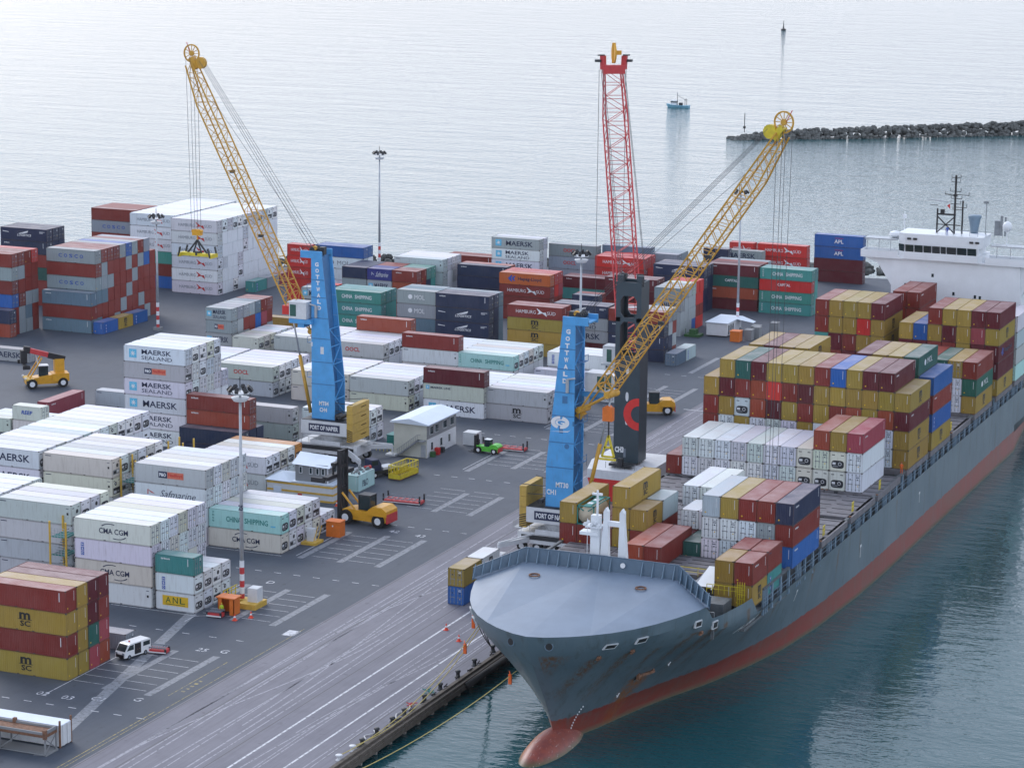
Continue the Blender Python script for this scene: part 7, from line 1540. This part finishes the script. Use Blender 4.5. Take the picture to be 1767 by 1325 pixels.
# white open top box with rusty folded racks at the lower left
WB = thing('open_top_container', 'white open frame container with rusty corner posts at the lower left', 'container', (-165.4, 247.4, 0)); 
x0, x1, y0, y1, h = -171.6, -159.4, 246.2, 248.7, 2.7
mb = MB(); corr(mb, x0+.1, x1-.1, .15, h-.1, y0+.03, 1); local('side_wall', mb, 'wall_white', WB); mb = MB(); corr(mb, x0+.1, x1-.1, .15, h-.1, y1-.03, -1); local('side_wall', mb, 'wall_white', WB)
mb = MB()
for q in range(5): mb.box(x1-.06, x1+(.06 if q % 2 else 0), y0+.1+q*.46, y0+.1+q*.46+.4, .15, h-.1)
local('end_wall', mb, 'wall_white', WB); mb = MB(); mb.box(x0, x1, y0+.05, y1-.05, h-.1, h-.02); local('roof', mb, 'roof_white', WB)
for x in (x0, x1-.15):
    for y in (y0, y1-.15): mb = MB(); mb.box(x-.02, x+.17, y-.02, y+.17, 0, h+.55); local('corner_post', mb, 'rust_deck', WB)
WR = thing('folded_flat_racks', 'rusty collapsed flat rack resting on a pale frame at the lower left', 'flat rack', (-165.4, 244.2, 0))
y0, y1 = 243.1, 245.6
mb = MB(); mb.box(x0, x1, y0, y1, 2.15, 2.55); local('rack_deck', mb, 'rust_deck', WR)
mb = MB(); mb.box(x0, x1, y0-.03, y0+.12, 2.5, 2.8); mb.box(x0, x1, y1-.12, y1+.03, 2.5, 2.8); mb.box(x1-.15, x1, y0, y1, 2.5, 2.95); local('side_rail', mb, 'wall_grey', WR)
for x in (x0+.1, x0+6, x1-.1):
    for y in (y0+.1, y1-.1): mb = MB(); mb.bar((x, y, 0), (x, y, 2.2), .16); local('leg', mb, 'wall_grey', WR)
mb = MB(); mb.bar((x1-.1, y0, .2), (x1-.1, y1, 2.1), .1); mb.bar((x1-.1, y1, .2), (x1-.1, y0, 2.1), .1); mb.bar((x1, y0, .1), (x1, y1, .1), .2); mb.bar((x0+6, y0, .2), (x0+8.5, y0, 2.1), .1); mb.bar((x0+6, y0, 2.1), (x0+3.5, y0, .2), .1); mb.box(x0, x1, y0, y1, .05, .16); local('cross_brace', mb, 'wall_grey', WR)
for (x, y) in ((x1-.1, y0+.1), (x0+6.5, y1)): mb = MB(); mb.box(x-.2, x+.2, y-.2, y+.2, 2.0, 3.1); local('corner_post', mb, 'rust_deck', WR)
LB = thing('lightblue_frame_container', 'light blue container end beside the rusty racks at the left edge', 'container', (-174, 249, 0)); mb = MB(); mb.box(-184, -172.2, 246.4, 248.8, .05, 2.6); local('body', mb, 'boat_blue', LB)
TKR = thing('tank_trailer', 'dark trailer carrying a round cream drum in the lower left corner', 'trailer', (-167.5, 239.6, 0))
mb = MB(); mb.lathe((-167.9, 240.2, 1.9), [(1.2, 0), (1.5, .3), (1.5, .9), (1.1, 1.3), (.2, 1.4)], 18); local('drum', mb, 'tank_cream', TKR, True)
mb = MB(); mb.box(-175, -165.2, 238.9, 241.2, 1.2, 1.6); mb.bar((-175, 238.8, 2.0), (-165.2, 238.8, 2.2), .2); mb.bar((-175, 241.3, 2.0), (-165.6, 241.3, 2.4), .2)
for q in range(5): mb.bar((-174+q*2, 238.9, 1.6), (-174+q*2, 238.9, 2.2), .15)
local('trailer_bed', mb, 'ink_black', TKR); mb = MB(); mb.box(-168.6, -166.6, 238.3, 238.8, 1.0, 1.4); local('step', mb, 'crane_white', TKR)
for x in (-172.5, -171.2, -167): mb = MB(); mb.cyl((x, 239, .55), (0, 1, 0), .55, .5, 16); local('wheel', mb, 'tyre_rubber', TKR); mb = MB(); mb.cyl((x, 241.1, .55), (0, 1, 0), .55, .5, 16); local('wheel', mb, 'tyre_rubber', TKR)
# tank container on the ship
TK = thing('tank_container', 'cream cylindrical tank in a dark green frame among the yellow ship containers', 'tank container', (SX0+SP+1.22, 320.9, 13.85)); tx, ty, tz = SX0+SP, 317.7, 13.82
mb = MB(); mb.cyl((tx+CW/2, ty+3.03, tz+1.35), (0, 1, 0), 1.1, 5.2, 20); mb.cyl((tx+CW/2, ty+.3, tz+1.35), (0, 1, 0), 1.1, .3, 20, 0, 1); local('tank', mb, 'tank_cream', TK, True)
mb = MB()
for y in (ty, ty+5.94):
    for x in (tx, tx+CW-.12): mb.box(x, x+.12, y, y+.12, tz, tz+2.6)
    mb.box(tx, tx+CW, y, y+.12, tz+2.48, tz+2.6); mb.box(tx, tx+CW, y, y+.12, tz, tz+.12); mb.bar((tx, y+.06, tz+2.5), (tx+.9, y+.06, tz+1.9), .12); mb.bar((tx+CW, y+.06, tz+2.5), (tx+CW-.9, y+.06, tz+1.9), .12)
for x in (tx, tx+CW-.12):
    for z in (tz, tz+2.48): mb.box(x, x+.12, ty, ty+6.06, z, z+.12)
mb.box(tx+.7, tx+CW-.7, ty+.3, ty+5.8, tz+2.42, tz+2.5); local('frame', mb, 'ink_teal', TK)
mb = MB(); mb.box(tx+.8, tx+1.5, ty+1.6, ty+2.4, tz+2.5, tz+2.56); mb.box(tx+.9, tx+1.6, ty+3.6, ty+4.4, tz+2.5, tz+2.56); local('manhole', mb, 'ship_white', TK)
# ================================================================== MOORING ROPES
def rope(p, q, sag, r, mat, lab, n=14):
    mb = MB(); p = Vector(p); q = Vector(q); pts = [p.lerp(q, i/n)-Vector((0, 0, sag*4*(i/n)*(1-i/n))) for i in range(n+1)]
    for a, b_ in zip(pts[:-1], pts[1:]): mb.bar(a, b_, r, None, 0, 5)
    tag(link('mooring_rope', mb.mesh('mooring_rope', [mat])), lab, 'rope')
ph, _ = on_hull(-1, 11.0, 279.5, .1); rope(ph, (-128.3, 255.8, .6), 2.2, .11, 'rope_yellow', 'long yellow mooring rope from the port bow along the wharf edge')
rope(ph+Vector((.2, .5, 0)), (-128.3, 259.3, .6), 2.6, .10, 'rope_yellow', 'second yellow mooring rope beside the first along the wharf edge')
p2, _ = on_hull(-1, 7.2, 274.4, .1); rope(p2, (-127.4, 240, .6), 1.6, .11, 'rope_yellow', 'yellow mooring rope from the stem across the water to the wharf')
p3, _ = on_hull(-1, 11.8, 278.6, .15)
for k in range(3): rope(p3+Vector((0, .9*k, 0)), (-128.7+.2*k, 301.0-.4*k, .6), .5, .12, 'rubber_hose', 'dark mooring rope from the port bow window to the bollard below, '+('foremost', 'middle', 'rearmost')[k])
def ratflag(p, lab):
    mb = MB(); mb.cyl((0, 0, 0), (1, .6, .3), .45, .06, 12); mb.box(-.2, .2, -.1, .1, -1.2, 0); tag(link('rat_guard', mb.mesh('rat_guard', ['coverall_orange']), None, p), lab, 'rat guard')
ratflag(ph.lerp(Vector((-128.3, 255.8, .6)), .12)-Vector((0, 0, .9)), 'orange rat guard on the yellow rope left of the bow'); ratflag(p2.lerp(Vector((-127.4, 240, .6)), .03), 'orange rat guard on the rope at the stem'); ratflag(p3+Vector((-.6, 1, -.6)), 'orange rat guard on the dark rope under the port bow window')
# ================================================================== PEOPLE
def person(loc, rz, lab, top, legs, helmet=None, arm=(.15, .35)):
    R = thing('person', lab, 'person', loc, rz)
    J = {'pel': (0, 0, .95), 'ch': (0, .0, 1.30), 'nk': (0, 0, 1.50), 'hd': (0, -.02, 1.66), 'hl': (-.1, 0, .92), 'kl': (-.12, -.05, .5), 'fl': (-.13, 0, .08), 'tl': (-.13, -.16, .04), 'hr': (.1, 0, .92), 'kr': (.12, -.08, .5), 'fr': (.14, -.02, .08), 'tr': (.14, -.18, .04),
         'sl': (-.19, 0, 1.42), 'el': (-.27, -.05, 1.14), 'wl': (-.22, -.25, .98), 'gl': (-.20, -.33, .95), 'sr': (.19, 0, 1.42), 'er': (.28, -.04, 1.14), 'wr': (.24, -.26, 1.0), 'gr': (.22, -.34, .98)}
    rr = {'pel': .16, 'ch': .17, 'nk': .07, 'hd': .11, 'hl': .10, 'kl': .07, 'fl': .05, 'tl': .045, 'hr': .10, 'kr': .07, 'fr': .05, 'tr': .045, 'sl': .075, 'el': .05, 'wl': .038, 'gl': .035, 'sr': .075, 'er': .05, 'wr': .038, 'gr': .035}
    E_ = [('pel', 'ch'), ('ch', 'nk'), ('nk', 'hd'), ('pel', 'hl'), ('hl', 'kl'), ('kl', 'fl'), ('fl', 'tl'), ('pel', 'hr'), ('hr', 'kr'), ('kr', 'fr'), ('fr', 'tr'), ('ch', 'sl'), ('sl', 'el'), ('el', 'wl'), ('wl', 'gl'), ('ch', 'sr'), ('sr', 'er'), ('er', 'wr'), ('wr', 'gr')]
    ks_ = list(J); me = bpy.data.meshes.new('body'); me.from_pydata([J[k] for k in ks_], [(ks_.index(a), ks_.index(b_)) for a, b_ in E_], [])
    o = bpy.data.objects.new('body', me); COL.objects.link(o); md = o.modifiers.new('s', 'SKIN'); md.use_smooth_shade = True
    for i, k in enumerate(ks_): me.skin_vertices[0].data[i].radius = (rr[k], rr[k]*.85)
    me.skin_vertices[0].data[0].use_root = True; o.modifiers.new('u', 'SUBSURF').levels = 1; o.modifiers['u'].render_levels = 1
    m2 = bpy.data.meshes.new_from_object(o.evaluated_get(bpy.context.evaluated_depsgraph_get())); bpy.data.objects.remove(o)
    for k in (legs, top, 'skin', helmet or 'hair'): m2.materials.append(MATS[k])
    for pl in m2.polygons:
        c = pl.center; pl.material_index = 3 if c.z > 1.70 else (2 if c.z > 1.53 or (abs(c.x) > .15 and c.y < -.24 and c.z < 1.1 and c.z > .8) else (1 if c.z > .98 else 0))
        pl.use_smooth = True
    m2.name = 'body'; link('body', m2, R)
    mb = MB()
    for sx_ in (-1, 1):
        for f in range(4): mb.bar((sx_*.21+.016*(f-1.5), -.35, .955), (sx_*.21+.016*(f-1.5), -.40-.01*(f % 2), .93), .014)
        mb.bar((sx_*.18, -.33, .965), (sx_*.165, -.37, .95), .016)
    part('fingers', mb, 'skin', R)
    mb = MB(); mb.cyl((0, -.02, 1.735), (0, 0, 1), .125, .05, 12); mb.bar((0, -.1, 1.715), (0, -.19, 1.705), .14, .02); part('helmet' if helmet else 'hair', mb, helmet or 'hair', R)
    mb = MB(); mb.bar((0, -.125, 1.655), (0, -.145, 1.63), .03); mb.box(-.05, -.02, -.128, -.115, 1.665, 1.68); mb.box(.02, .05, -.128, -.115, 1.665, 1.68); mb.box(-.03, .03, -.125, -.112, 1.595, 1.605); part('face_features', mb, 'skin', R)
    return R
person((-168.6, 300.9, 0), rad(15), 'worker in a hi vis vest and helmet standing at the orange kiosk', 'hi_vis', 'trousers', 'ink_yellow')
person((-169.5, 280.2, .35), rad(80), 'person in white and orange sitting in the open van door', 'ship_white', 'ink_navy').scale = (.8, .8, .8)
person((-110.6, 467.4, 34.1), rad(0), 'crew member in blue coveralls on top of the ship bridge', 'ink_blue', 'ink_blue')
person((-93.9, 374.2, 11.5), rad(180), 'crew member in red coveralls by the yellow rail amidships', 'coverall_orange', 'coverall_orange', 'ink_red')
